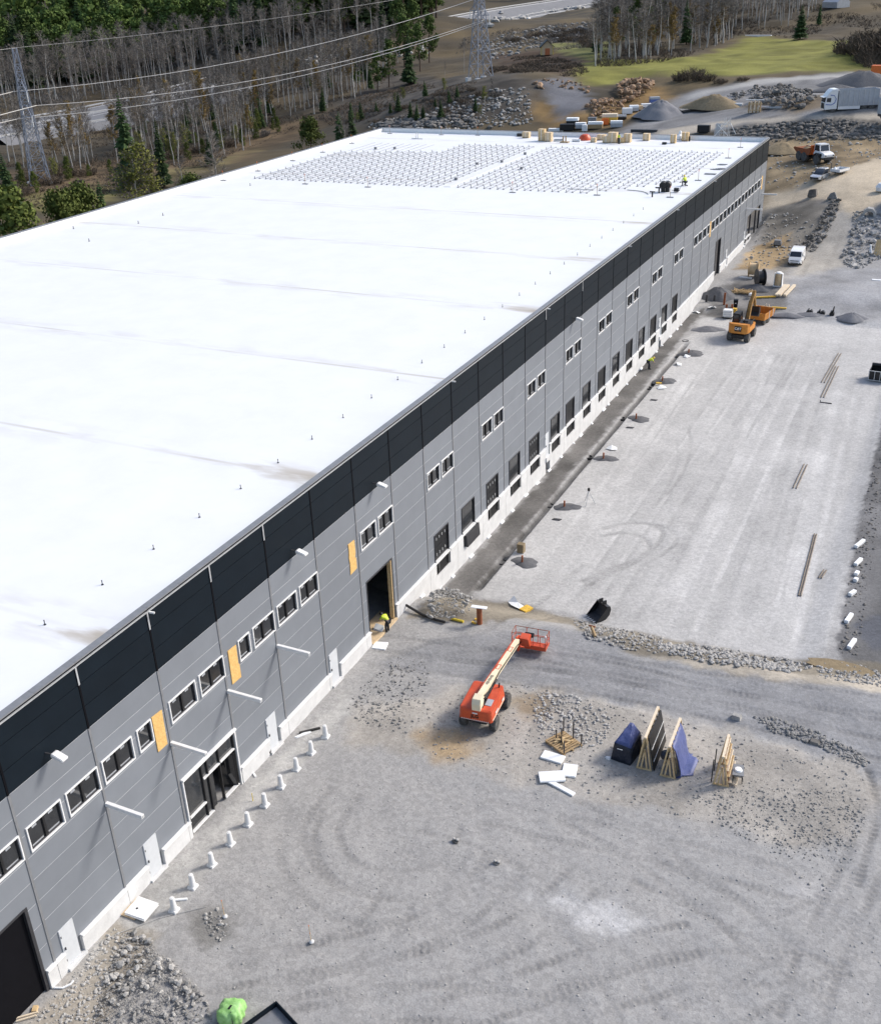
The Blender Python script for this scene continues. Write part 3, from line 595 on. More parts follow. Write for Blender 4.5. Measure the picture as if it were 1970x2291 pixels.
# windows: white surround, dark frame, mullion, panes with a small paper label each
def window(a, b, n):
    w_ = .0125; f = MB()
    for y0, y1, z0, z1 in ((a, a + w_, WZ0, WZ1), (b - w_, b, WZ0, WZ1), (a + w_, b - w_, WZ0, WZ0 + w_), (a + w_, b - w_, WZ1 - w_, WZ1)): ubox(f, -.03, .014, y0, y1, z0, z1)
    win = f.obj('window', M['white'], WH)
    f = MB(); a1, b1, c1, d1 = a + w_, b - w_, WZ0 + w_, WZ1 - w_; t = .012
    for y0, y1, z0, z1 in ((a1, a1 + t, c1, d1), (b1 - t, b1, c1, d1), (a1 + t, b1 - t, c1, c1 + t), (a1 + t, b1 - t, d1 - t, d1)): ubox(f, -.034, -.004, y0, y1, z0, z1)
    f.obj('frame', M['dark_steel'], win)
    yy = [a1 + t, b1 - t] if n == 1 else [a1 + t, (a1 + b1) / 2 - .012, (a1 + b1) / 2 + .012, b1 - t]
    if n == 2: f = MB(); ubox(f, -.034, -.004, yy[1], yy[2], c1 + t, d1 - t); f.obj('mullion', M['black'], win)
    for k in range(0, len(yy), 2):
        p = MB(); ubox(p, -.026, -.020, yy[k], yy[k + 1], c1 + t, d1 - t); p.obj('pane', M['glass'], win)
        s_ = MB(); ubox(s_, -.0198, -.018, yy[k] + .02, yy[k + 1] - .02, c1 + t + .002, c1 + t + .016); s_.obj('sill', M['truck_grey'], win)  # pale strip on the glass, painted in for the sill's reflection
        if a < 9: s_ = MB(); yc = (yy[k] + yy[k + 1]) / 2; ubox(s_, -.0198, -.019, yc - .028, yc + .028, d1 - t - .05, d1 - t - .026); s_.obj('paper_label', M['truck_grey'], win)
for a, b, n in WIN: window(a, b, n)
for pts in ([(1.795, 1.372), (1.943, 1.372), (1.951, 1.80), (1.795, 1.812)], [(3.095, 1.355), (3.262, 1.35), (3.262, 1.53), (3.245, 1.53), (3.251, 1.79), (3.097, 1.80)],
            [(5.755, 1.345), (5.925, 1.36), (5.925, 1.52), (5.9, 1.53), (5.92, 1.6), (5.915, 1.79), (5.755, 1.797), (5.765, 1.7), (5.75, 1.6), (5.765, 1.5)], [(25.9, 1.42), (26.03, 1.42), (26.03, 1.85), (25.9, 1.85)], [(33.26, 1.42), (33.42, 1.42), (33.42, 1.85), (33.26, 1.85)]):
    mb = MB(); mb.prism([(y * S, z * S) for y, z in pts], .002, .045, 'x'); mb.obj('plywood_sheet', M['osb'], WH)
# projecting steel beam stubs (canopy brackets)
for y, z, L_ in ((1, 1.337, .455), (2, 1.337, .455), (3, 1.325, .455), (4, 1.31, .455), (31.0, 1.23, .5), (33.55, 1.23, .5)):
    mb = MB(); mb.box(.02, L_ * S, y * S - .10, y * S + .10, z * S - .11, z * S + .11); o = mb.obj('beam_stub', M['white'], WH, bevel=.012)
    h = MB(); h.box(L_ * S + .001, L_ * S + .012, y * S - .055, y * S + .055, z * S - .065, z * S + .065); h.obj('end_plate', M['steel'], o)
# floodlights under the dark band and small cameras near the roof edge
for y in (.50, 4.53, 6.53, 14.5):
    mb = MB(); mb.bar((.0, y * S - .15, 2.36 * S), (.45, y * S - .05, 2.35 * S), .06); o = mb.obj('wall_lamp', M['dark_steel'], WH)
    h = MB(); h.prism([(.28, 0), (.95, -.10), (.98, .03), (.4, .20), (.28, .18)], y * S - .16, y * S + .22, 'y'); h.v = [(a, b, c + 2.325 * S) for a, b, c in h.v]; h.obj('lamp_head', M['white'], o, bevel=.03)
for y in (2.02, 9.02, 13.05, 18.05, 22.05, 26.05):
    mb = MB(); mb.bar((0, y * S + .05, 2.93 * S), (.30, y * S + .12, 2.925 * S), .09); mb.obj('wall_camera', M['offwhite'], WH)
# loading docks: sectional door, bottom leveller, bumpers
for i, (a, b) in enumerate(DOCKS):
    f = MB()
    for y0, y1, z0, z1 in ((a, a + .012, -.01, .70), (b - .012, b, -.01, .70), (a + .012, b - .012, .688, .70)): ubox(f, -.035, .012, y0, y1, z0, z1)
    dk = f.obj('dock_door', M['dark_steel'], WH)
    k0 = .235; H_ = (.688 - k0) / 4
    for k in range(4):
        p = MB(); ubox(p, -.026, -.014 + .002 * (k % 2), a + .012, b - .012, k0 + k * H_ + .002, k0 + (k + 1) * H_ - .001); p.obj('door_section', M['glass'] if (i % 2 == 1) else M['door_dark'], dk)
    if i in (0, 2, 4):
        for z in (.33, .60):
            for k in range(4):
                v = MB(); yc = a + .1 + k * .1; ubox(v, -.0119, -.008, yc - .01, yc + .006, z - .025, z + .02); v.obj('vision_panel', M['steel'], dk)
    p = MB(); ubox(p, -.03, .03, a + .012, b - .012, .205, .233); p.obj('door_lip', M['white'], dk)
    p = MB(); ubox(p, -.03, .010, a + .02, b - .012, -.008, .203); lv = p.obj('dock_leveller', M['black'], WH)
    for y in (a + .06, b - .09): p = MB(); ubox(p, .0102, .036, y, y + .03, .03, .19); p.obj('bumper', M['rubber'], lv)
    if i == 1: p = MB(); p.add([(.06, (a + .04) * S, .01), (.40, (a + .05) * S, -.05), (.40, (b + .04) * S, -.05), (.06, (b + .03) * S, .2), (.05, (a + .04) * S, 1.0), (.30, (a + .05) * S, 1.0), (.30, (b + .05) * S, 1.05), (.05, (b + .03) * S, 1.0)], [(0, 3, 2, 1), (4, 5, 6, 7), (0, 1, 5, 4), (1, 2, 6, 5), (2, 3, 7, 6), (3, 0, 4, 7)]); p.obj('leveller_flap', M['dark_steel'], lv)
# big gates (dark interior behind), jambs, a black sheet and a half-drawn curtain
for i, (a, b, c, d) in enumerate(GATES):
    f = MB()
    for y0, y1, z0, z1 in ((a - .004, a + .012, c, d), (b - .03, b + .004, c, d), (a + .012, b - .03, d - .02, d + .004)): ubox(f, -.06, .006, y0, y1, z0, z1)
    g = f.obj('gate_frame', M['dark_steel'], WH)
    if i == 1: f = MB(); ubox(f, -.06, .004, b - .052, b - .034, .03, 1.0); f.obj('timber_jamb', M['wood'], g)
    if i == 0: f = MB(); ubox(f, -.05, -.03, a + .013, b - .031, c + .01, d - .021); f.obj('gate_dark_sheet', M['joint_dark'], g)  # matt black sheet stands for the unlit near opening
    if i == 2: f = MB(); ubox(f, -.05, -.03, a + .013, b - .2, c + .01, d - .021); f.obj('gate_dark_sheet', M['dark_steel'], g)
mb = MB(); ubox(mb, -4.0, -3.96, Y0 + .06, Y1 - .06, -.01, ZF - .07); mb.obj('inner_partition', M['black'], WH)  # wall coloured black to put the interior's darkness into the colour
# entrance: white head, dark posts, glass, an open door leaf
f = MB(); ubox(f, -.02, .035, 2.035, 3.01, .785, .812); ubox(f, -.02, .02, 2.04, 2.056, .0, .785); ubox(f, -.02, .02, 2.985, 3.004, .0, .785); ENTR = f.obj('entrance', M['white'], WH)
def post(y0, y1, z0, z1, mat='black', x0=-.03, x1=.004, nm='glazing_bar'): f = MB(); ubox(f, x0, x1, y0, y1, z0, z1); return f.obj(nm, M[mat], ENTR)
for y in (2.062, 2.365, 2.465, 2.675, 2.955): post(y, y + .016, .03, .784)
for a, b, z in ((2.078, 2.365, .235), (2.381, 2.675, .545), (2.691, 2.955, .545), (2.078, 2.465, .03), (2.691, 2.955, .03)): post(a, b, z, z + .014, 'white', -.028, .014)
for a, b, c, d in ((2.078, 2.365, .05, .235), (2.078, 2.365, .25, .784), (2.381, 2.465, .05, .545), (2.381, 2.675, .56, .784), (2.691, 2.955, .56, .784), (2.481, 2.56, .05, .545)): post(a, b, c, d, 'glass', -.02, -.014, 'pane')
lf = MB(); Rz = Matrix.Rotation(R(-62), 3, 'Z'); P0 = Vector((.06, 2.93 * S, 0))
def leafbox(mb, y0, y1, z0, z1, t): mb.cbox(P0 + Rz @ Vector((0, -(y0 + y1) / 2, (z0 + z1) / 2)) * 1.0, (t, y1 - y0, z1 - z0), Rz)
for y0, y1, z0, z1 in ((0, .09, .1, 2.55), (.95, 1.04, .1, 2.55), (.09, .95, .1, .25), (.09, .95, 2.45, 2.55)): leafbox(lf, y0, y1, z0, z1, .06)
dl = lf.obj('door_leaf', M['black'], ENTR)
for y0, y1, z0, z1, m_, nm in ((.09, .95, .25, 2.45, 'glass', 'pane'),): q = MB(); leafbox(q, y0, y1, z0, z1, .02); q.obj(nm, M[m_], dl)
q = None
# open ground-floor corner at the far end: columns, soffit, set-back wall
mb = MB(); ubox(mb, -2.6, -.045, CORNER[0], Y1 - .045, .905, .945); mb.obj('corner_soffit', M['dark_steel'], WH)
mb = MB(); ubox(mb, -2.62, -2.58, CORNER[0] - .04, Y1 - .045, -.02, .905); ubox(mb, -2.58, -.045, CORNER[0] - .04, CORNER[0], -.02, .905); mb.obj('corner_inner_wall', M['strip_grey'], WH)
for y in (31.42, 32.0, 32.9, 33.5):
    mb = MB(); mb.box(-.28, -.05, y * S - .12, y * S + .12, 0, .905 * S); mb.obj('corner_column', M['dark_steel'], WH)
# ------------------------------------------------------------------ trees
def fin(mb, name, mat): return mb.raw(name, mat)
def tri(mb, a, b, c): mb.add([a, b, c], [(0, 1, 2)])
def sliver(mb, p, q, w_):
    p = Vector(p); q = Vector(q); d = (q - p).normalized(); a = d.cross(Vector((random.uniform(-1, 1), random.uniform(-1, 1), random.uniform(-.4, .4)))).normalized() * w_ / 2
    mb.add([p - a, p + a, q], [(0, 1, 2)])
def make_conifer(h, r, seed, kind, low=False):
    random.seed(seed); tr = MB(); tr.tube((0, 0, -.6), (0, 0, h * .97), .018 * h, 6, .03); cr = MB()
    if kind == 'spruce':
        nl = 34
        for i in range(nl):
            t = i / (nl - 1); z = h * (.10 + .88 * t); rr = r * (1 - t) ** .75 * random.uniform(.62, 1.2) + .15; nb = max(5, int(13 * (1 - t) + 5))
            a0 = random.random() * 7
            for k in range(nb):
                a = a0 + 2 * math.pi * k / nb + random.uniform(-.25, .25); L = rr * random.uniform(.5, 1.2); dz = -L * random.uniform(.15, .5); w_ = L * .28 + .12
                c, s_ = math.cos(a), math.sin(a); b = Vector((0, 0, z)); tip = Vector((c * L, s_ * L, z + dz)); mid = Vector((c * L * .55, s_ * L * .55, z + dz * .25)); n = Vector((-s_, c, 0)) * w_
                dr = Vector((0, 0, -w_ * .8)); cr.add([b, mid + n + dr, tip, mid - n + dr, mid + Vector((0, 0, .12))], [(0, 1, 4), (1, 2, 4), (2, 3, 4), (3, 0, 4)])
    else:
        nc = (16 if low else 40) if kind == 'pine' else 64
        for i in range(nc):
            t = random.random() ** .8; z = h * ((.26 if kind == 'pine' else .04) + (.72 if kind == 'pine' else .92) * t); prof = math.sin(math.pi * min(1, .25 + .75 * t)) * .9 + .15; a = random.random() * 7; d = r * prof * math.sqrt(random.random())
            c = Vector((math.cos(a) * d, math.sin(a) * d, z)); cs = r * random.uniform(.28, .5)
            if i % 2 == 0: tr.tube((0, 0, z - cs), c, .05, 4, .02, False)
            for k in range((14 if low else 44) if kind == 'pine' else 60):
                fs_ = (.5 if low else .25) if kind == 'pine' else .17
                v = Vector((random.gauss(0, 1), random.gauss(0, 1), random.gauss(0, .6))).normalized() * cs * random.uniform(.55, 1.05); p = c + v; n = Vector((random.gauss(0, 1), random.gauss(0, 1), random.gauss(0, 1))).normalized() * cs * fs_; m_ = v.cross(n).normalized() * cs * fs_
                cr.add([p + n, p + m_, p - n * .9, p - m_ * .8], [(0, 1, 2), (0, 2, 3)])
    return tr.raw('trunk', M['bark_dark']), cr.raw('crown', M[{'spruce': 'spruce', 'pine': 'pine', 'bush': 'bush_green'}[kind]])
def make_birch(h, r, seed, leaf=None, twig='twig', dens=1.0, base=.35):
    random.seed(seed); tr = MB(); pts = []; x = y = 0
    for i in range(7): pts.append((x, y, -.5 if i == 0 else h * .96 * i / 6)); x += random.uniform(-.018, .018) * h; y += random.uniform(-.018, .018) * h
    tr.path(pts, 0, 6, [h * .0105 * (1 - .88 * i / 6) for i in range(7)])
    cr = MB(); lf = MB(); P = lambda t: Vector(pts[min(int(t * 6), 5)]).lerp(Vector(pts[min(int(t * 6), 5) + 1]), t * 6 - min(int(t * 6), 5))
    for i in range(int(24 * dens)):
        t = base + (1 - base) * (i / 24 / dens) ** .9 * .97; b = P(t); a = random.random() * 7; L = r * random.uniform(.8, 1.5) * (1.15 - .75 * t); up = random.uniform(.9, 1.9)
        e = b + Vector((math.cos(a), math.sin(a), up)).normalized() * L; cr.tube(b, e, .034 * h / 15, 3, .012, False)
        for k in range(13):
            u = random.uniform(.2, 1); q = b.lerp(e, u); d = Vector((math.cos(a) + random.gauss(0, .7), math.sin(a) + random.gauss(0, .7), up * random.uniform(.1, 1.0))).normalized(); L2 = L * random.uniform(.3, .6); e2 = q + d * L2
            sliver(cr, q, e2, .075)
            for m_ in range(3):
                q2 = q.lerp(e2, random.uniform(.3, .95)); d2 = (d + Vector((random.gauss(0, .6), random.gauss(0, .6), random.gauss(0, .5)))).normalized(); sliver(cr, q2, q2 + d2 * L2 * random.uniform(.5, .95), .055)
            if leaf:
                for m_ in range(4):
                    c = q.lerp(e2, random.uniform(.2, 1.1)) + Vector((random.gauss(0, .15), random.gauss(0, .15), random.gauss(0, .15))); n = Vector((random.gauss(0, 1), random.gauss(0, 1), random.gauss(0, 1))).normalized() * .15; v = n.cross(d).normalized() * .15; lf.add([c + n, c + v, c - n, c - v], [(0, 1, 2, 3)])
    out = [tr.raw('trunk', M['bark_birch']), cr.raw('crown', M[twig])]
    if leaf: out.append(lf.raw('foliage', M[leaf]))
    return out
def make_bush(r, h, seed, twig):
    random.seed(seed); mb = MB()
    for i in range(150):
        a = random.random() * 7; d = r * math.sqrt(random.random()) * .7; b = Vector((math.cos(a) * d, math.sin(a) * d, -.1)); e = b + Vector((math.cos(a) * r * .45 * random.random(), math.sin(a) * r * .45 * random.random(), h * random.uniform(.5, 1) * (1 - .55 * d / r)))
        sliver(mb, b, e, .10)
        for k in range(4): q = b.lerp(e, random.uniform(.3, .9)); sliver(mb, q, q + Vector((random.gauss(0, .5), random.gauss(0, .5), random.uniform(.2, .9))) * h * .28, .07)
    return mb.raw('shoots', M[twig])
BSH = [make_conifer(20, 4.6, 25 + i, 'bush') for i in range(3)]
SPR = [make_conifer(20, 3.3, 10 + i, 'spruce') for i in range(4)]
PIN = [make_conifer(20, 3.6, 20 + i, 'pine') for i in range(5)]
BIR = [make_birch(17, 3.0, 30 + i) for i in range(6)]
BIRH = [make_birch(17, 2.6, 40 + i, None, 'twig', 1.0, .5) for i in range(4)]
OCH = [make_birch(15, 2.4, 50 + i, 'ochre_leaf') for i in range(2)]
YEL = [make_birch(12, 3.2, 60 + i, 'young_leaf', 'twig', 1.3, .15) for i in range(3)]
BUSH = [make_bush(2.2, 2.2, 70 + i, 'twig_brown') for i in range(3)]
GBUSH = [make_bush(2.0, 2.0, 80 + i, 'twig') for i in range(2)]
def plant(meshes, name, label, cat, p, sc, group, sxy=1.0, lean=.03):
    t = thing(name, label, cat, p, random.random() * 6.28, group); t.scale = (sc * sxy, sc * sxy, sc); t.rotation_euler[0] = random.gauss(0, lean); t.rotation_euler[1] = random.gauss(0, lean)
    for nm, me in zip(('trunk', 'crown', 'foliage'), meshes): link_mesh(nm, me, t)
    return t
def scrub(label, poly, n, h, mat, seed, D=False):
    random.seed(seed); mb = MB(); W_ = [(q.x, q.y) for q in (gp(*a) for a in poly)]; xs = [a for a, b in W_]; ys = [b for a, b in W_]; P_ = []
    while len(P_) < n:
        x, y = random.uniform(min(xs), max(xs)), random.uniform(min(ys), max(ys))
        if inpoly(x, y, W_): P_.append((x, y))
    vn = vnoise(np.array([p[0] for p in P_]), np.array([p[1] for p in P_]), .09, seed); zz = terr(np.array([p[0] / S for p in P_]), np.array([p[1] / S for p in P_])) * S
    for (x, y), v, z in zip(P_, vn, zz):
        if v < -.12: continue
        hh = h * (.4 + 1.6 * (v + .12)) * random.uniform(.6, 1.2); b = Vector((x, y, z - .1))
        for k in range(4): e = b + Vector((random.gauss(0, .45) * hh, random.gauss(0, .45) * hh, hh * random.uniform(.5, 1.1))); sliver(mb, b + Vector((random.gauss(0, .3), random.gauss(0, .3), 0)), e, .16)
    return tag(mb.obj('undergrowth', M[mat]), label, None, None, 'stuff')
def shrub(meshes, label, p, sc, group, sz=1.0):
    o = link_mesh('shrub', random.choice(meshes), None, p, random.random() * 6.28); o.scale = (sc, sc, sc * sz); return tag(o, label, 'shrub', group)
def inpoly(x, y, poly):
    r = False; n = len(poly)
    for i in range(n):
        (ax, ay), (bx, by) = poly[i], poly[(i + 1) % n]
        if (ay > y) != (by > y) and x < (bx - ax) * (y - ay) / (by - ay) + ax: r = not r
    return r
def scatter(poly, n, seed, mind):           # ground points (metres) inside a plot outlined on the ground (photo source pixels)
    random.seed(seed); W_ = [(q.x, q.y) for q in (gp(*a) for a in poly)]; xs = [a for a, b in W_]; ys = [b for a, b in W_]; out = []
    for _ in range(n * 30):
        if len(out) >= n: break
        x, y = random.uniform(min(xs), max(xs)), random.uniform(min(ys), max(ys))
        if inpoly(x, y, W_) and all((x - a) ** 2 + (y - b) ** 2 > mind * mind for a, b, _z in out): out.append((x, y, gz(x, y)))
    return out
# birches between the roof and the highway
G1 = 'bare birches between the warehouse and the highway'
for i, p in enumerate(scatter([(255, 330), (262, 378), (300, 368), (470, 372), (560, 330), (590, 285), (700, 258), (800, 232), (850, 190), (900, 140), (700, 165), (480, 235), (310, 285), (265, 305)], 225, 1, 2.1) + scatter([(10, 345), (40, 392), (225, 384), (215, 335), (180, 322), (60, 345)], 26, 15, 4)):
    k = random.random(); s_ = random.uniform(.72, 1.08)
    if k < .80: plant(random.choice(BIR + BIRH), 'birch', 'bare grey birch among many in the belt before the highway', 'birch', p, s_, G1, .9)
    elif k < .92: plant(random.choice(OCH), 'budding_birch', 'thin birch with ochre buds among bare trunks before the highway', 'birch', p, s_, 'ochre budding birches before the highway', .85)
    else: plant(random.choice(SPR), 'spruce', 'small dark spruce among the bare birches before the highway', 'spruce', p, random.uniform(.3, .5), 'spruces among the bare birches before the highway')
G2 = 'bare birches beyond the highway'
far_b = scatter([(0, 245), (150, 238), (480, 170), (760, 110), (880, 75), (850, 55), (600, 95), (350, 150), (0, 205)], 150, 2, 3.6)
random.shuffle(far_b)
for p in far_b[:48]:
    plant(random.choice(BIR), 'birch', 'bare grey birch among many on the far side of the highway', 'birch', p, random.uniform(.85, 1.25), G2, 1.15)
G3 = 'dark conifers on the hillside beyond the highway'
cp = scatter([(-60, 222), (300, 165), (600, 108), (900, 62), (985, 40), (900, 22), (600, 48), (300, 85), (-60, 125)], 330, 3, 4.6)
for i, p in enumerate(cp):
    if random.random() < .35: plant(random.choice(SPR), 'spruce', 'dark spruce among many on the hillside beyond the highway', 'spruce', p, random.uniform(.9, 1.35), G3, 1.15)
    elif random.random() < .9: plant(random.choice(PIN), 'pine', 'green pine among many on the hillside beyond the highway', 'pine', p, random.uniform(.85, 1.25), 'green pines on the hillside beyond the highway', 1.2)
    else: plant(random.choice(BIR), 'bare_tree', 'bare birch standing among the conifers on the hillside', 'birch', p, random.uniform(.9, 1.2), 'bare birches among the hillside conifers', 1.2)
def woodmass(name, pts, meshes, sc0, sc1, seed, label='far wooded hillside closing the view above the highway', w=1):
    random.seed(seed); big = {}
    for me, mat in ((m_[w], m_[w].materials[0]) for m_ in meshes): big.setdefault(mat.name, [mat, [], []])
    V, F = [], []; 
    for (x, y, z) in pts:
        me = random.choice(meshes)[w]; s_ = random.uniform(sc0, sc1); a = random.random() * 6.28; ca, sa = math.cos(a) * s_, math.sin(a) * s_; mat, V, F = big[me.materials[0].name]
        co = np.empty(len(me.vertices) * 3, np.float32); me.vertices.foreach_get('co', co); co = co.reshape(-1, 3); b = sum(len(v) for v in V)
        V.append(np.stack([co[:, 0] * ca - co[:, 1] * sa + x, co[:, 0] * sa + co[:, 1] * ca + y, co[:, 2] * s_ + z], 1)); lv = np.empty(len(me.loops), np.int32); me.loops.foreach_get('vertex_index', lv); ls = np.empty(len(me.polygons), np.int32); me.polygons.foreach_get('loop_start', ls); F.append((lv + b, ls, len(lv)))
    for mat, V, F in big.values():
        if not V: continue
        me = bpy.data.meshes.new(name); VV = np.concatenate(V); me.vertices.add(len(VV)); me.vertices.foreach_set('co', VV.astype(np.float32).ravel()); LL = np.concatenate([f[0] for f in F]); off = 0; st = []
        for f in F: st.append(f[1] + off); off += f[2]
        st = np.concatenate(st); me.loops.add(len(LL)); me.loops.foreach_set('vertex_index', LL); me.polygons.add(len(st)); me.polygons.foreach_set('loop_start', st.astype(np.int32)); me.update(calc_edges=True); me.materials.append(mat)
        tag(link_mesh(name, me), label, None, kind='stuff')
random.seed(77); far_pts = []
for _ in range(900):
    a = random.uniform(R(-62), R(-20)); d = 500 + 1000 * random.random() ** 1.5; x, y = CP.x + math.sin(a) * d, CP.y + math.cos(a) * d; z = gz(x, y)
    if a > R(-30) and d < 900: continue
    far_pts.append((x, y, z))
woodmass('far_forest', far_pts, [make_conifer(20, 4.2, 95 + i, 'pine', True) for i in range(3)], .9, 1.4, 5)
for w_, nm in ((0, 'birch_trunks'), (1, 'birch_crowns')): woodmass(nm, far_b[48:], BIR, .85, 1.25, 6, 'mass of bare birches behind the nearest ones beyond the highway', w_)
# woods and single trees round the meadow
G4 = 'bare trees at the left end of the meadow'
for p in scatter([(1330, 150), (1480, 135), (1540, 115), (1640, 98), (1635, 80), (1520, 70), (1400, 95), (1330, 118)], 84, 4, 1.7):
    k = random.random()
    if k < .70: plant(random.choice(BIR), 'bare_tree', 'bare grey tree in the copse at the left end of the meadow', 'tree', p, random.uniform(.6, 1.15), G4, 1.4)
    elif k < .80: plant(random.choice(SPR + PIN), 'spruce', 'dark spruce in the copse at the left end of the meadow', 'spruce', p, random.uniform(.5, 1.05), 'dark spruces in the copse at the meadow')
    else: plant(random.choice(OCH), 'budding_birch', 'ochre budding tree in the copse at the left end of the meadow', 'tree', p, random.uniform(.6, .9), 'ochre budding trees in the copse at the meadow', 1.3)
MW = []
for p in scatter([(1330, 85), (1480, 62), (1640, 72), (1800, 55), (1830, 20), (1600, 15), (1400, 40), (1330, 60)], 120, 6, 2.4):
    MW.append(p)
for w_, nm in ((0, 'wood_trunks'), (1, 'wood_crowns')): woodmass(nm, MW, BIR, .8, 1.2, 8, 'wood of bare birches above the meadow', w_)
plant(SPR[0], 'spruce', 'broad dark spruce standing alone at the upper edge of the meadow', 'spruce', gp(1788, 88), .52, None, 1.5)
plant(SPR[1], 'spruce', 'slim dark spruce on the brown slope above the meadow', 'spruce', gp(1830, 56), .36, None, .9)
for i, (x, y, s_, sz) in enumerate([(1545, 178, 1.6, 1.0), (1580, 180, 1.1, .9), (1520, 180, 1.0, 1), (1910, 118, 2.6, .9), (1945, 122, 3.0, 1.0), (1965, 135, 3.0, 1.1), (1990, 120, 3.2, 1.1), (1935, 95, 2.2, .8), (1610, 186, .8, .8), (1660, 180, .7, .7)]):
    shrub(BUSH, 'brown leafless thicket at the edge of the green meadow', gp(x, y), s_ * 1.2, 'brown thickets round the meadow', sz)
for p in scatter([(1150, 140), (1230, 152), (1300, 145), (1310, 160), (1180, 168), (1080, 150)], 22, 7, 2.5): shrub(BUSH, 'low brown scrub between the pylon and the meadow', p, random.uniform(.9, 1.5), 'low brown scrub by the pylon', .6)
for p in scatter([(1120, 95), (1250, 70), (1330, 75), (1330, 115), (1240, 100), (1150, 100)], 26, 8, 3): shrub(GBUSH + BUSH, 'leafless grey scrub on the slope below the highway', p, random.uniform(1.1, 1.9), 'grey scrub below the highway', .8)
for i, p in enumerate(scatter([(760, 285), (900, 285), (1090, 262), (1150, 235), (1090, 190), (950, 215), (800, 250)], 55, 9, 1.6)):
    k = random.random()
    if k < .6: shrub(GBUSH + BUSH, 'leafless scrub on the rocky ground behind the roof corner', p, random.uniform(.5, 1.1), 'scrub on the rocky ground behind the roof', .7)
    elif k < .85: plant(random.choice(SPR), 'spruce', 'small dark spruce on the rocky ground below the pylon', 'spruce', p, random.uniform(.12, .26), 'small spruces below the pylon', 1.3)
    else: plant(random.choice(YEL), 'young_birch', 'small yellowish bush on the rocky ground below the pylon', 'tree', p, random.uniform(.2, .34), 'yellowish bushes below the pylon')
for x, y, h, lab in ((1105, 262, .55, 'thin bare pole tree in front of the pylon base'), (1038, 162, .62, 'pale bare trunk left of the pylon'), (995, 175, .30, 'short white dead trunk left of the pylon')):
    plant(BIRH[0], 'birch', lab, 'birch', gp(x, y), h, None, .5)
for x, y, h in ((915, 190, .8), (870, 195, .7), (940, 160, .75), (845, 205, .6), (905, 150, .9), (800, 200, .5), (960, 140, .8), (890, 120, 1.0), (925, 110, .9), (860, 110, 1.0)):
    plant(random.choice(SPR + PIN), 'spruce', 'dark conifer in the group left of the pylon', 'spruce', gp(x, y), h, 'dark conifers left of the pylon', 1.0)
for a in (('brown undergrowth under the birches before the highway', [(0, 345), (60, 395), (300, 372), (470, 376), (590, 300), (700, 262), (850, 195), (900, 140), (700, 165), (480, 232), (180, 290)], 5200, 1.3, 'twig_brown', 201), ('grey thicket along the far side of the highway', [(0, 245), (480, 172), (880, 80), (880, 55), (600, 90), (300, 160), (0, 205)], 4200, 2.6, 'twig', 202),
    ('brown heath and brush on the clearing behind the roof', [(0, 345), (250, 385), (560, 330), (700, 270), (640, 290), (330, 408), (80, 480), (0, 490)], 2600, .8, 'twig_brown', 203), ('brown scrub on the rocky ground behind the roof corner', [(700, 262), (880, 190), (1080, 180), (1090, 268), (760, 285)], 3000, 1.0, 'twig_brown', 204),
    ('brown scrub between the pylon and the meadow', [(1090, 165), (1150, 125), (1260, 130), (1320, 160), (1290, 172), (1180, 172)], 2400, 1.5, 'twig_brown', 205), ('grey scrub on the slope below the highway', [(1010, 130), (1040, 85), (1200, 60), (1380, 40), (1380, 100), (1230, 120), (1130, 120)], 2600, 1.7, 'twig', 206),
    ('brown thicket under the copse and the wood above the meadow', [(1330, 150), (1500, 135), (1640, 85), (1800, 84), (1850, 60), (1970, 70), (1970, 10), (1600, 10), (1330, 50)], 6500, 1.6, 'twig_brown', 207), ('dark brown scrub at the right end of the meadow', [(1860, 118), (1900, 95), (1990, 80), (1990, 165), (1930, 150)], 1500, 2.6, 'twig_brown', 208)): scrub(*a)
for p in scatter([(-10, 415), (40, 445), (240, 398), (330, 374), (480, 348), (560, 322), (640, 290), (600, 268), (430, 318), (240, 384), (50, 398)], 62, 41, 3.0):
    k = random.random()
    if k < .42: plant(random.choice(BSH), 'young_spruce', 'bushy young evergreen in the clearing behind the left roof edge', 'evergreen', p, random.uniform(.12, .30), 'bushy young evergreens behind the left roof edge', .8)
    elif k < .6: plant(random.choice(YEL), 'young_birch', 'small yellowish green birch in the clearing behind the left roof edge', 'birch', p, random.uniform(.3, .6), 'small leafy birches behind the left roof edge', 1.0)
    else: shrub(GBUSH + BUSH, 'leafless grey shrub in the clearing behind the left roof edge', p, random.uniform(.8, 1.6), 'grey shrubs behind the left roof edge', .9)
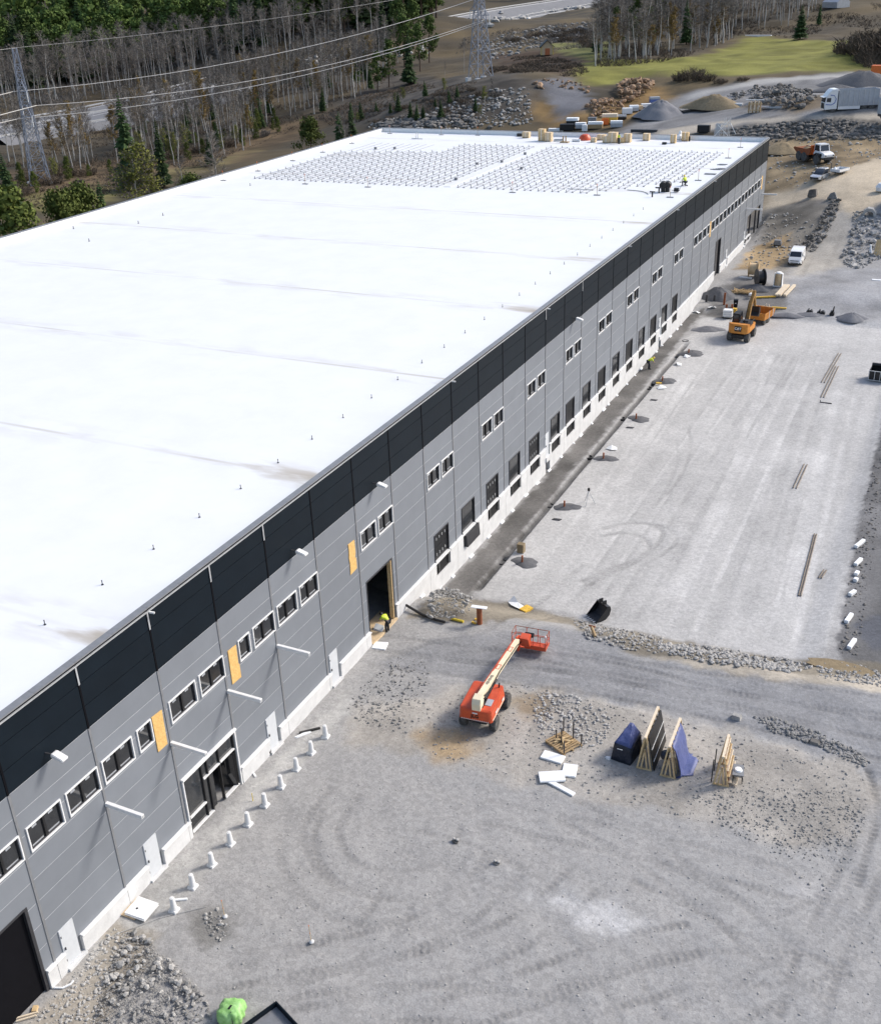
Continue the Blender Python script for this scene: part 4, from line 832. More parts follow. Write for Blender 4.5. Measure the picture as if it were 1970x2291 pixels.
# trees standing close behind the left roof edge
def behind(px, py, dist): q = at_dist(px, py, dist); return Vector((q.x, q.y, gz(q.x, q.y)))
def near_tree(ms, name, cat, lab, x, ytop, d, sxy, group=None):
    """tree whose foot is hidden by the roof: top sits on the sight line, foot on the ground"""
    q = at_dist(x, ytop, d); z = gz(q.x, q.y); hh = {0: 20}.get(0); base = 20 if ms in SPR or ms in PIN or ms in BSH else (12 if ms in YEL else 17)
    plant(ms, name, lab, cat, (q.x, q.y, z), (q.z - z) / base, group, sxy, .01)
for ms, nm, cat, lab, x, yt, d, sx in ((YEL[0], 'birch', 'birch', 'yellow green birch in leaf at the roof edge', 285, 325, 225, 1.25), (YEL[1], 'birch', 'birch', 'smaller yellow green birch beside the leafy birch at the roof edge', 322, 345, 228, 1.1),
    (SPR[0], 'spruce', 'spruce', 'dark spruce behind the smaller yellow green birch', 345, 262, 262, .85), (SPR[1], 'spruce', 'spruce', 'tall dark spruce beside the pale leaning trunk before the highway', 262, 205, 262, 1.0), (SPR[3], 'spruce', 'spruce', 'slim dark spruce at the roof edge left of the leafy birch', 217, 398, 190, .9),
    (BSH[2], 'spruce', 'spruce', 'bushy green spruce at the roof edge, left of the slim dark one', 178, 408, 187, .9), (BSH[1], 'spruce', 'spruce', 'low green spruce at the roof edge nearest the pylon foot', 122, 430, 178, .9), (BSH[0], 'spruce', 'spruce', 'yellowish green spruce second from the pylon foot', 150, 422, 182, .9),
    (BSH[1], 'pine', 'pine', 'green pine at the left picture border above the roof', 8, 425, 170, 1.2), (SPR[2], 'spruce', 'spruce', 'dark spruce at the left picture border below the highway', 4, 338, 235, 1.1),
    (BSH[2], 'pine', 'pine', 'round green pine just behind the roof edge, left of the twin spruces', 690, 262, 255, 1.1), (SPR[3], 'spruce', 'spruce', 'left one of the twin dark spruces behind the roof edge', 755, 246, 262, 1.3), (SPR[0], 'spruce', 'spruce', 'right one of the twin dark spruces behind the roof edge', 784, 242, 262, 1.3),
    (BIR[0], 'birch', 'birch', 'pale bare birch between the twin spruces', 770, 250, 258, .8), (BIR[1], 'birch', 'birch', 'bushy bare birch behind the middle of the left roof edge', 465, 290, 235, 1.5), (BIR[2], 'birch', 'birch', 'bare birch right of the leafy birch at the roof edge', 400, 345, 215, 1.0), (BSH[0], 'spruce', 'spruce', 'low spruce behind the roof edge, right of the leafy birches', 425, 388, 210, 1.3)):
    near_tree(ms, nm, cat, lab, x, yt, d, sx)
# ------------------------------------------------------------------ stones, banks and heaps
def stone_mesh(i, mat, sub=1):
    random.seed(900 + i); bm = bmesh.new(); bmesh.ops.create_icosphere(bm, subdivisions=sub, radius=.5)
    sx, sy, sz = random.uniform(.7, 1.25), random.uniform(.7, 1.25), random.uniform(.45, .85)
    for v in bm.verts: k = random.uniform(.72, 1.15); v.co = Vector((v.co.x * sx * k, v.co.y * sy * k, v.co.z * sz * k))
    me = bpy.data.meshes.new('stone'); bm.to_mesh(me); bm.free(); me.materials.append(M[mat]); return me
ST = {m_: [stone_mesh(i, m_) for i in range(7)] for m_ in ('stone', 'stone_dark', 'stone_orange')}
def poly_pts(polyD, n, seed, clump=0):
    random.seed(seed); W_ = [(q.x, q.y) for q in (gd(*a) for a in polyD)]; xs = [a for a, b in W_]; ys = [b for a, b in W_]; out = []; cx, cy = sum(xs) / len(xs), sum(ys) / len(ys)
    for _ in range(n * 40):
        if len(out) >= n: break
        x, y = random.uniform(min(xs), max(xs)), random.uniform(min(ys), max(ys))
        if inpoly(x, y, W_): out.append((x, y))
    R0 = max(math.hypot(a - cx, b - cy) for a, b in W_)
    return [(x, y, 1 - min(1, math.hypot(x - cx, y - cy) / R0)) for x, y in out]
def rubble(label, polyD, n, s0, s1, mat, mound, seed, cat='rubble pile', extra=0, power=2.0):
    pts = poly_pts(polyD, n, seed); c = pts[0]; rp = thing('rubble_pile', label, cat, (c[0], c[1], gz(c[0], c[1])))
    for x, y, k in pts:
        s_ = s0 + (s1 - s0) * random.random() ** power; o = link_mesh('stone', random.choice(ST[mat]), rp, (x - c[0], y - c[1], gz(x, y) + mound * (k ** 1.2) * random.uniform(.75, 1.0) + s_ * .12 - rp.location.z))
        o.scale = (s_, s_, s_); o.rotation_euler = (random.uniform(-.6, .6), random.uniform(-.6, .6), random.uniform(0, 6.3))
    if extra: o = stone_stuff('small_stones', polyD, extra, s0 * .45, s0 * 1.1, mat, mound, seed + 1); o.parent = rp; o.location = -rp.location; tag(o, kind='stuff')
    return rp
def stone_stuff(name, polyD, n, s0, s1, mat, mound, seed, power=2.0):
    pts = poly_pts(polyD, n, seed); base = []
    for me in ST[mat]:
        co = np.empty(len(me.vertices) * 3, np.float32); me.vertices.foreach_get('co', co); base.append((co.reshape(-1, 3), np.array([list(p.vertices) for p in me.polygons])))
    V, F, b = [], [], 0; rg = np.random.RandomState(seed); zz = terr(np.array([p[0] / S for p in pts]), np.array([p[1] / S for p in pts])) * S
    for (x, y, k), z in zip(pts, zz):
        co, f = base[rg.randint(len(base))]; s_ = s0 + (s1 - s0) * rg.rand() ** power; a = rg.rand() * 6.28; ca, sa = math.cos(a) * s_, math.sin(a) * s_
        V.append(np.stack([co[:, 0] * ca - co[:, 1] * sa + x, co[:, 0] * sa + co[:, 1] * ca + y, co[:, 2] * s_ + z + mound * (k ** 1.2) * (.75 + .25 * rg.rand()) + s_ * .1], 1)); F.append(f + b); b += len(co)
    me = bpy.data.meshes.new(name); me.from_pydata(np.concatenate(V).tolist(), [], np.concatenate(F).tolist()); me.materials.append(M[mat]); return link_mesh(name, me)
def stones(name, label, *a, **k): return tag(stone_stuff(name, *a, **k), label, None, None, 'stuff')
def heap(name, label, cx, cy, rx, ry, h, mat, rot=0, seed=1, cat='soil heap', z=None, sharp=1.3):
    rg = np.random.RandomState(seed); N, K = 28, 9; vs = [(0, 0, h)]; fs = []; ph = rg.rand(6) * 6.28
    for k in range(1, K + 1):
        t = k / K
        for i in range(N):
            a = 2 * math.pi * i / N; w_ = 1 + .14 * math.sin(2 * a + ph[0]) + .09 * math.sin(3 * a + ph[1]) + .06 * math.sin(7 * a + ph[2]); x, y = rx * t * w_ * math.cos(a), ry * t * w_ * math.sin(a)
            zt = (1.022 - math.sqrt(t * t + .045)) / .81 if sharp < 2 else 1 - t ** sharp; vs.append((x, y, h * zt * (1 + .05 * rg.randn()) - .06 * (k == K) - .04 * t))
    fs += [(0, 1 + i, 1 + (i + 1) % N) for i in range(N)]
    for k in range(K - 1): fs += [(1 + k * N + i, 1 + (k + 1) * N + i, 1 + (k + 1) * N + (i + 1) % N, 1 + k * N + (i + 1) % N) for i in range(N)]
    me = bpy.data.meshes.new(name); me.from_pydata(vs, [], fs); me.materials.append(M[mat]); me.polygons.foreach_set('use_smooth', [True] * len(fs))
    o = link_mesh(name, me, None, (cx, cy, gz(cx, cy) if z is None else z), rot); return tag(o, label, cat)
def heap_px(name, label, X, Y, *a, **k): q = gd(X, Y); return heap(name, label, q.x, q.y, *a, **k)
rubble('pile of angular grey rubble in the lower left corner by the green bag', [(262, 1885), (235, 1930), (212, 1990), (195, 2050), (195, 2085), (330, 2095), (432, 2070), (415, 2015), (375, 1965), (330, 1935), (300, 1900)], 290, .11, .42, 'stone', .22, 101, extra=1500)
rubble('small scatter of broken rocks round the left marker stake', [(415, 1850), (440, 1840), (462, 1880), (450, 1905), (420, 1890)], 45, .07, .26, 'stone', .03, 103, extra=150)
rubble('pile of rough grey spoil at the foot of the wall before the docks', [(868, 1222), (905, 1198), (945, 1210), (958, 1240), (935, 1258), (862, 1256)], 150, .15, .5, 'stone', 1.5, 105, extra=800)
stones('bank_stones', 'broken rock along the bank between the road and the sunken yard', [(1330, 1302), (1400, 1302), (1500, 1322), (1620, 1336), (1640, 1352), (1600, 1362), (1500, 1352), (1400, 1335), (1340, 1322)], 900, .10, .42, 'stone', .1, 107)
stones('bank_stones', 'stony soil at the left end of the bank below the excavator bucket', [(1160, 1252), (1210, 1262), (1340, 1292), (1340, 1325), (1240, 1310), (1180, 1290)], 500, .07, .30, 'stone', .1, 108)
stones('bank_stones', 'dark stones along the lower edge of the road beyond the timber frames', [(1520, 1452), (1560, 1450), (1640, 1476), (1740, 1522), (1760, 1545), (1740, 1550), (1640, 1505), (1560, 1480)], 650, .06, .30, 'stone', .03, 109, power=3)
stones('bank_stones', 'stones round the shallow brown puddle at the right end of the bank', [(1650, 1345), (1700, 1338), (1760, 1350), (1790, 1370), (1790, 1392), (1700, 1378), (1655, 1370)], 260, .08, .32, 'stone', .05, 110)
stones('loose_stones', 'loose stones strewn over the pale ground near the timber frames', [(720, 1440), (1050, 1385), (1300, 1442), (1740, 1548), (1760, 1640), (1720, 1760), (1640, 1830), (1540, 1690), (1150, 1602), (900, 1542)], 2600, .04, .20, 'stone', 0, 111, power=4)
stones('loose_stones', 'coarse stones on the right side below the timber frames', [(1400, 1610), (1500, 1590), (1700, 1600), (1760, 1640), (1720, 1730), (1600, 1740), (1480, 1690)], 1300, .04, .20, 'stone', 0, 112, power=4)
stones('loose_stones', 'loose stones on the grey gravel in the foreground', [(420, 1880), (640, 1600), (900, 1560), (1500, 1700), (1780, 1720), (1790, 2080), (420, 2080)], 2400, .03, .13, 'stone', 0, 113, power=5)
stones('loose_stones', 'small stones in the dug ground beside the red boom lift', [(1080, 1400), (1180, 1410), (1240, 1450), (1220, 1510), (1120, 1520), (1080, 1460)], 600, .06, .26, 'stone', .05, 114)
stones('loose_stones', 'loose stones on the brown soil at the foot of the wall, lower left', [(60, 2070), (230, 1880), (270, 1890), (210, 2000), (190, 2080)], 500, .05, .22, 'stone', 0, 115)
stones('loose_stones', 'stony ridge left of the red boom lift', [(720, 1400), (800, 1330), (860, 1330), (870, 1380), (800, 1480), (740, 1470), (700, 1440)], 650, .05, .26, 'stone', .02, 116, power=4.5)
rubble('blocks of broken rock along the left side of the earth ramp', [(1645, 470), (1680, 410), (1695, 400), (1700, 420), (1680, 465), (1645, 510), (1605, 505)], 130, .3, 1.0, 'stone_dark', .2, 117, extra=200)
rubble('blocks of broken rock along the right side of the earth ramp', [(1725, 430), (1760, 420), (1790, 440), (1790, 520), (1740, 545), (1710, 540), (1700, 520), (1720, 480)], 170, .3, 1.1, 'stone', .2, 118, extra=300)
stones('bank_stones', 'dark rock face under the road with the lorries', [(1440, 268), (1560, 250), (1790, 252), (1790, 284), (1555, 288)], 700, .25, 1.6, 'stone_dark', .1, 119, power=3.5)
rubble('big heap of dark blasted rock left of the white lorry', [(1510, 212), (1560, 185), (1620, 188), (1650, 205), (1620, 222), (1540, 222)], 160, .5, 1.9, 'stone_dark', 2.2, 120, extra=350)
rubble('upper ridge of dark blasted rock along the gravel track', [(1470, 195), (1540, 178), (1600, 172), (1600, 182), (1540, 192), (1480, 204)], 80, .5, 1.4, 'stone_dark', 1.0, 121, extra=150)
rubble('orange brown boulders above the stored goods, the larger heap', [(1245, 190), (1270, 168), (1310, 165), (1322, 185), (1300, 205), (1255, 210)], 120, .6, 2.3, 'stone_orange', 3.0, 122, extra=160, power=1.3)
rubble('orange brown boulders behind the stored goods, the smaller heap', [(1185, 215), (1210, 200), (1250, 205), (1262, 222), (1230, 236), (1195, 238)], 80, .5, 1.6, 'stone_orange', 1.6, 123, extra=120, power=1.3)
rubble('pale orange rocks at the upper rim of the grey gravel slope', [(1080, 168), (1110, 160), (1180, 166), (1205, 190), (1120, 175), (1090, 190)], 40, .5, 1.8, 'stone_orange', .3, 124)
stones('field_stones', 'grey rocks and roots on the rough ground behind the roof corner', [(740, 255), (860, 230), (1000, 180), (1070, 180), (1080, 250), (900, 268), (760, 268)], 900, .3, 1.3, 'stone', .1, 125, power=3)
stones('field_stones', 'dark rocks on the rough ground behind the roof corner', [(760, 245), (880, 235), (960, 240), (1000, 262), (780, 268)], 300, .6, 2.2, 'stone_dark', .2, 126, power=2)
stones('field_stones', 'rocky slope below the highway embankment', [(960, 92), (1060, 60), (1180, 45), (1200, 70), (1100, 90), (1000, 125)], 500, .5, 2.0, 'stone', .2, 127)
stones('ditch_stones', 'rough dark stones along the strip right of the sunken yard', [(1692, 1320), (1712, 1200), (1752, 1000), (1790, 860), (1795, 1000), (1760, 1150), (1735, 1330)], 900, .04, .3, 'stone_dark', 0, 133, power=4)
stones('rock_cutting', 'grey rock cutting on the far side of the highway', [(990, 55), (1060, 22), (1180, 8), (1180, 18), (1070, 36), (1000, 60)], 200, 1.6, 5.0, 'stone', 2.0, 128)
stones('field_stones', 'pale stones among the trees beside the highway', [(600, 120), (860, 92), (880, 110), (620, 142)], 160, .8, 2.4, 'stone', .2, 129)
stones('field_stones', 'stones and rubble on the ground between the ramp and the warehouse end', [(1540, 430), (1650, 440), (1640, 490), (1560, 540), (1500, 540), (1530, 480)], 350, .12, .6, 'stone', .05, 130, power=3)
stones('field_stones', 'stones on the slope round the dump truck', [(1555, 290), (1790, 284), (1790, 320), (1700, 345), (1610, 380), (1552, 380)], 300, .2, .8, 'stone', .05, 131, power=3)
heap_px('gravel_heap', 'steep cone of dark grey gravel behind the warehouse', 1335, 236, 6.5, 6.0, 3.7, 'earth_grey', 0, 2, 'gravel heap', sharp=1.25)
heap_px('soil_heap', 'long low brown soil heap right of the gravel cone', 1445, 218, 8.5, 4.5, 2.9, 'earth_brown', 0, 3)
heap_px('soil_heap', 'olive brown soil heap behind the dump truck', 1582, 306, 4.5, 4.0, 1.7, 'earth_brown', 0, 4)
heap_px('soil_heap', 'black soil heap beside the lorries at the right edge', 1745, 172, 9, 5, 3.0, 'earth_dark', .2, 5)
heap_px('soil_heap', 'black soil heap in front of the lorries', 1690, 182, 6, 2.5, 1.2, 'earth_dark', .2, 6)
heap_px('soil_heap', 'dark steep spoil heap against the wall past the docks', 1452, 602, 2.6, 2.2, 1.5, 'earth_dark', 0, 7)
heap_px('soil_heap', 'dark grey sand heap at the far right of the yard', 1722, 645, 2.3, 1.3, .8, 'earth_grey', 0, 8)
heap_px('soil_heap', 'flat dark sand bed along the far edge of the yard', 1590, 638, 2.6, .9, .35, 'earth_grey', .05, 9)
heap_px('soil_heap', 'low dark sand ridge beside the flat sand bed', 1640, 637, 2.4, .8, .32, 'earth_grey', .05, 10)
heap_px('soil_heap', 'grey spoil mound between the wall and the excavator', 1432, 668, 2.2, 1.2, .55, 'earth_grey', .3, 11)
heap_px('soil_heap', 'dark spoil mound before the cable drums', 1530, 585, 2.2, 1.4, .7, 'earth_dark', .3, 12)
for i, (x, y, rx, ry, h, lab) in enumerate([(1062, 1138, .95, .62, .22, 'first'), (1147, 1026, .95, .6, .22, 'second'), (1226, 928, .9, .6, .22, 'third'), (1292, 848, .95, .7, .25, 'fourth'), (1345, 772, 1.1, .7, .35, 'fifth'), (1398, 716, 1.3, .8, .40, 'sixth')]):
    heap_px('sand_patch', 'dark sand patch around the %s pipe stub along the trench, counted from the brown pipe' % lab, x, y, rx * 1.35, ry * 1.5, h * .9, 'earth_dark', .2, 20 + i, 'sand patch', sharp=2.2)
    q = gd(x - 6, y + 2)
    p = MB(); p.tube((0, 0, -.2), (.04, -.06, .75), .085, 10); o = p.obj('pipe_stub', M['rust'], None, True, 0, (q.x, q.y, gz(q.x, q.y))); tag(o, 'upright drain pipe stub in the %s sand patch along the trench' % lab, 'pipe stub', 'pipe stubs along the trench')
for i, (x, y) in enumerate([(1015, 1138), (1111, 1023), (1190, 925), (1257, 847), (1311, 785), (1386, 690)]):
    q = gd(x, y); p = MB(); p.lathe([(.42, -.35), (.42, .10), (.36, .12), (.34, .02), (.02, .01)], 14); o = p.obj('manhole_ring', M['black'], None, True, 0, (q.x, q.y, gz(q.x, q.y) - .05)); tag(o, '%s black manhole ring in the trench, counted from the brown pipe' % ordinal(i), 'manhole', 'manhole rings in the trench')
# soft foundation blanket bits along the wall foot
random.seed(12)
for i in range(26):
    y = (7.6 + i * .62 + random.uniform(-.15, .15)) * S; p = MB(); L_ = random.uniform(.25, .9)
    p.add([(0, 0, 0), (.18, .05, -.06), (.20, L_, -.05), (0, L_, 0), (.02, .05, .09), (.14, .08, .03), (.15, L_ - .05, .04), (.02, L_ - .02, .08)], [(0, 3, 2, 1), (4, 5, 6, 7), (0, 1, 5, 4), (1, 2, 6, 5), (2, 3, 7, 6), (3, 0, 4, 7)])
    o = p.obj('foam_scrap', M['foam'], None, True, 0, (.14, y, gz(1.0, y) + .04)); tag(o, 'white foam scrap at the foot of the dock wall', 'foam scrap', 'white foam scraps along the dock wall')
# ------------------------------------------------------------------ foreground objects
for i in range(10):
    y = (1.12 + .3345 * i) * S; x = (.468 if i else .487) * S
    c = thing('footing_cone', ('white concrete footing nearest the camera, first of the row along the wall', )[0] if i == 0 else ('white concrete footing farthest from the camera, last of the row along the wall' if i == 9 else '%s white concrete footing in the row along the wall, counted from the camera' % ordinal(i)), 'concrete footing', (x, y, 0), random.uniform(-.15, .15), 'white concrete footings in a row along the wall')
    p = MB(); p.hexa([(-.24, -.24, -.03), (.24, -.24, -.03), (.24, .24, -.03), (-.24, .24, -.03)], [(-.21, -.21, .13), (.21, -.21, .13), (.21, .21, .13), (-.21, .21, .13)]); p.obj('base', M['offwhite'], c, bevel=.02)
    p = MB(); p.lathe([(.19, .131), (.165, .3), (.125, .84), (.115, .88), (.06, .885)], 18); p.obj('shaft', M['offwhite'], c, True)
    p = MB(); p.tube((0, 0, .8851), (0, 0, .90), .055, 10); p.obj('socket', M['white'], c)
def board_stack():
    q = gd(283, 1842); t = thing('board_stack', 'stack of white boards on a tan sheet at the foot of the wall', 'board stack', (q.x, q.y, 0), R(2))
    for i, (dx, dy, z, L_, W_, m_) in enumerate([(-.35, -.05, .02, 1.1, 1.2, 'beige'), (.15, 0, .05, 1.25, 1.15, 'white'), (.18, -.06, .10, 1.2, 1.1, 'offwhite'), (.14, .02, .15, 1.25, 1.15, 'foam')]):
        p = MB(); p.cbox((dx, dy, z + .02), (L_, W_, .045)); p.obj('board', M[m_], t)
    p = MB(); p.tube((-.05, -.1, .1926), (-.05, -.1, .196), .07, 14); p.obj('hole', M['black'], t)
board_stack()
def small(name, lab, cat, X, Y, build, mat, z=0, rz=0, bevel=0, smooth=False, group=None):
    q = gd(X, Y); p = MB(); build(p); o = p.obj(name, M[mat], None, smooth, bevel, (q.x, q.y, gz(q.x, q.y) + z), rz); return tag(o, lab, cat, group)
small('foam_block', 'white foam bar on the gravel between the two nearest footings', 'foam block', 363, 1822, lambda p: p.box(-.06, .06, -.42, .42, 0, .1), 'foam', .0, R(-60), .015)
small('foam_block', 'white curled foam strip beside the near gate corner', 'foam block', 128, 1998, lambda p: p.path([(-.4, 0, .06), (0, -.08, .05), (.35, .05, .07), (.48, .2, .12)], .05, 6), 'foam', 0, .6)
small('plank', 'short pale plank on the ground right of the entrance', 'plank', 514, 1567, lambda p: p.box(-.06, .06, -.32, .32, 0, .07), 'offwhite', 0, R(55))
small('timber_offcuts', 'pale timber offcuts lying in the lower left corner', 'timber', 52, 2062, lambda p: (p.bar((-.4, -.2, .04), (.3, .5, .04), .08), p.bar((-.25, -.3, .05), (.4, .3, .1), .07)), 'wood_pale')
small('wood_block', 'small yellow wood block in the lower left corner', 'wood block', 72, 2044, lambda p: p.box(-.12, .12, -.16, .16, 0, .14), 'wood', 0, .5, .01)
small('foam_sheet', 'white foam sheet lying in front of the open gate with the worker', 'foam sheet', 768, 1307, lambda p: p.hexa([(-.5, -.4, 0), (.5, -.5, 0), (.55, .4, 0), (-.45, .45, 0)], [(-.48, -.38, .08), (.48, -.48, .06), (.5, .36, .1), (-.42, .42, .07)]), 'foam', 0, .3)
small('cable', 'thin grey cable lying along the wall foot in the foreground', 'cable', 240, 1890, lambda p: p.path([(3.0, 3.2, .03), (1.2, 1.6, .03), (0, 0, .04), (-1.0, -1.6, .03), (-1.6, -3.2, .03), (-2.4, -4.6, .03)], .02, 4), 'concrete_grey')
small('yellow_stake', 'short yellow stake in the gravel before the entrance', 'stake', 512, 1621, lambda p: p.tube((0, 0, -.1), (-.02, .02, .55), .022, 6), 'yellow')
for X, Y, lab in ((456, 1857, 'marker stake with white stone foot in the small scatter of broken rocks'), (631, 1909, 'marker stake with white foot alone in the foreground gravel')):
    q = gd(X, Y); t = thing('marker_stake', lab, 'marker stake', (q.x, q.y, 0)); p = MB(); p.tube((-.02, 0, .1), (-.06, 0, 1.15), .016, 6); p.obj('stake', M['wood'], t)
    p = MB(); p.tube((-.0395, 0, .62), (-.0405, 0, .66), .02, 6); p.tube((-.058, 0, 1.10), (-.060, 0, 1.16), .02, 6); p.obj('tape', M['orange'], t)
    p = MB(); p.lathe([(.02, 0), (.12, .02), (.13, .09), (.08, .15), (.03, .16)], 12); p.obj('foot', M['concrete'], t, True)
def helm(lab, X, Y):
    q = gd(X, Y); t = thing('stone_cairn', lab, 'cairn', (q.x, q.y, 0))
    for i, (x, y, s_, m_) in enumerate([(0, 0, .34, 'stone_dark'), (-.12, .05, .24, 'stone'), (.14, .08, .2, 'stone')]): o = link_mesh('stone', ST[m_][i + 2], t, (x, y, .08 + .06 * i)); o.scale = (s_,) * 3
    for x in (-.09, .10): p = MB(); p.lathe([(.08, .20), (.085, .22), (.06, .26), (.02, .27)], 8, (x, .02, 0)); p.obj('cap', M['concrete_grey'], t, True)
helm('small stone cairn with pale caps, the left of two on the open gravel', 921, 1704); helm('small stone cairn with pale caps, the right of two on the open gravel', 1004, 1748)
def green_bag():
    q = gd(465, 2066); bm = bmesh.new(); bmesh.ops.create_icosphere(bm, subdivisions=4, radius=1); random.seed(5)
    for v in bm.verts:
        x, y, z = v.co; a = math.atan2(y, x); rr = math.hypot(x, y); e = (abs(x) ** 4 + abs(y) ** 4 + abs(z * 1.05) ** 4) ** .25
        fold = .05 * abs(math.sin(4 * a + 4 * z)) + .045 * abs(math.sin(7 * a - 6 * z + 1)) + .05 * math.sin(9 * x + 11 * y) + random.gauss(0, .010) - .05
        v.co = Vector((x / e * (.60 - .10 * max(0, z)) * (1 + fold), y / e * (.56 - .08 * max(0, z)) * (1 + fold), z / e * .42 * (1 + .4 * fold) + .40 + (.10 * x if z > .3 else 0)))
    me = bpy.data.meshes.new('green_bag'); bm.to_mesh(me); bm.free(); me.materials.append(M['green_tarp']); me.polygons.foreach_set('use_smooth', [True] * len(me.polygons))
    o = link_mesh('tarp_bag', me, None, (q.x, q.y + .2, 0), .3); tag(o, 'bright green tarpaulin bundle at the lower edge of the picture', 'tarp bundle')
    p = MB(); p.hexa([(-.05, -.2, .76), (.06, -.25, .76), (.14, .0, .76), (.02, .02, .76)], [(-.04, -.18, .835), (.05, -.22, .84), (.10, -.02, .845), (.03, .0, .84)]); p.obj('opening', M['black'], o)
    p = MB(); p.path([(.25, -.55, .1), (.25, -.57, .5), (.15, -.35, .82)], .02, 5); p.obj('strap', M['dark_steel'], o)
green_bag()
def skip_lid():
    q = gd(563, 2070); t = thing('steel_tray', 'black steel tray corner at the lower edge of the picture', 'tray', (q.x, q.y - .55, 0), R(-22))
    p = MB(); p.box(-.9, .9, -.9, .9, .02, .06); p.obj('base', M['strip_grey'], t)
    for a in ((-.98, -.9, -.98, .98), (.9, .98, -.98, .98), (-.9, .9, -.98, -.9), (-.9, .9, .9, .98)): p = MB(); p.box(*a, 0, .34); p.obj('rim', M['panel_dark'], t, bevel=.015)
skip_lid()
for X, Y, w_, l_, rz, lab in ((1118, 1534, .75, 1.35, 88, 'white foam board lying right below the pallet'), (1152, 1561, .85, 1.1, 12, 'white foam board on its own, right of the crossed boards'), (1116, 1575, .9, 1.5, 118, 'white foam board tilted on top of the long strip')):
    small('foam_board', lab, 'foam board', X, Y, lambda p: p.box(-w_ / 2, w_ / 2, -l_ / 2, l_ / 2, 0, .12), 'foam', .06 if '118' in str(rz) else 0, R(rz), .02)
small('foam_board', 'long narrow white foam strip under the tilted board', 'foam board', 1128, 1592, lambda p: p.box(-.16, .16, -1.15, 1.15, 0, .11), 'foam', 0, R(73), .015)
def pallet():
    q = gd(1140, 1507); t = thing('pallet_rack', 'timber pallet with upright steel posts on the dug ground', 'pallet', (q.x, q.y, gz(q.x, q.y)), R(-28))
    for i in range(9): p = MB(); p.box(-.85 + i * .19, -.85 + i * .19 + .13, -.75, .75, .16, .20); p.obj('slat', M['wood_old'], t)
    for y in (-.68, 0, .68): p = MB(); p.box(-.85, .85, y - .06, y + .06, 0, .158); p.obj('runner', M['wood_old'], t)
    for x, y, h in ((-.8, .7, .95), (.8, .7, .75), (.1, .68, 1.25), (-.1, -.1, .95), (-.45, -.2, .75), (.8, -.7, .9)): p = MB(); p.box(x - .03, x + .03, y - .03, y + .03, .201, .2 + h); p.obj('post', M['dark_steel'], t)
    for p0, p1 in (((-.5, -.35, .3), (.35, .4, .3)), ((-.6, .3, .26), (.5, -.35, .34)), ((-.3, -.5, .24), (-.2, .55, .24)), ((.25, -.5, .24), (.3, .5, .28))): p = MB(); p.bar(p0, p1, .10, .05); p.obj('loose_timber', M['wood'], t)
pallet()
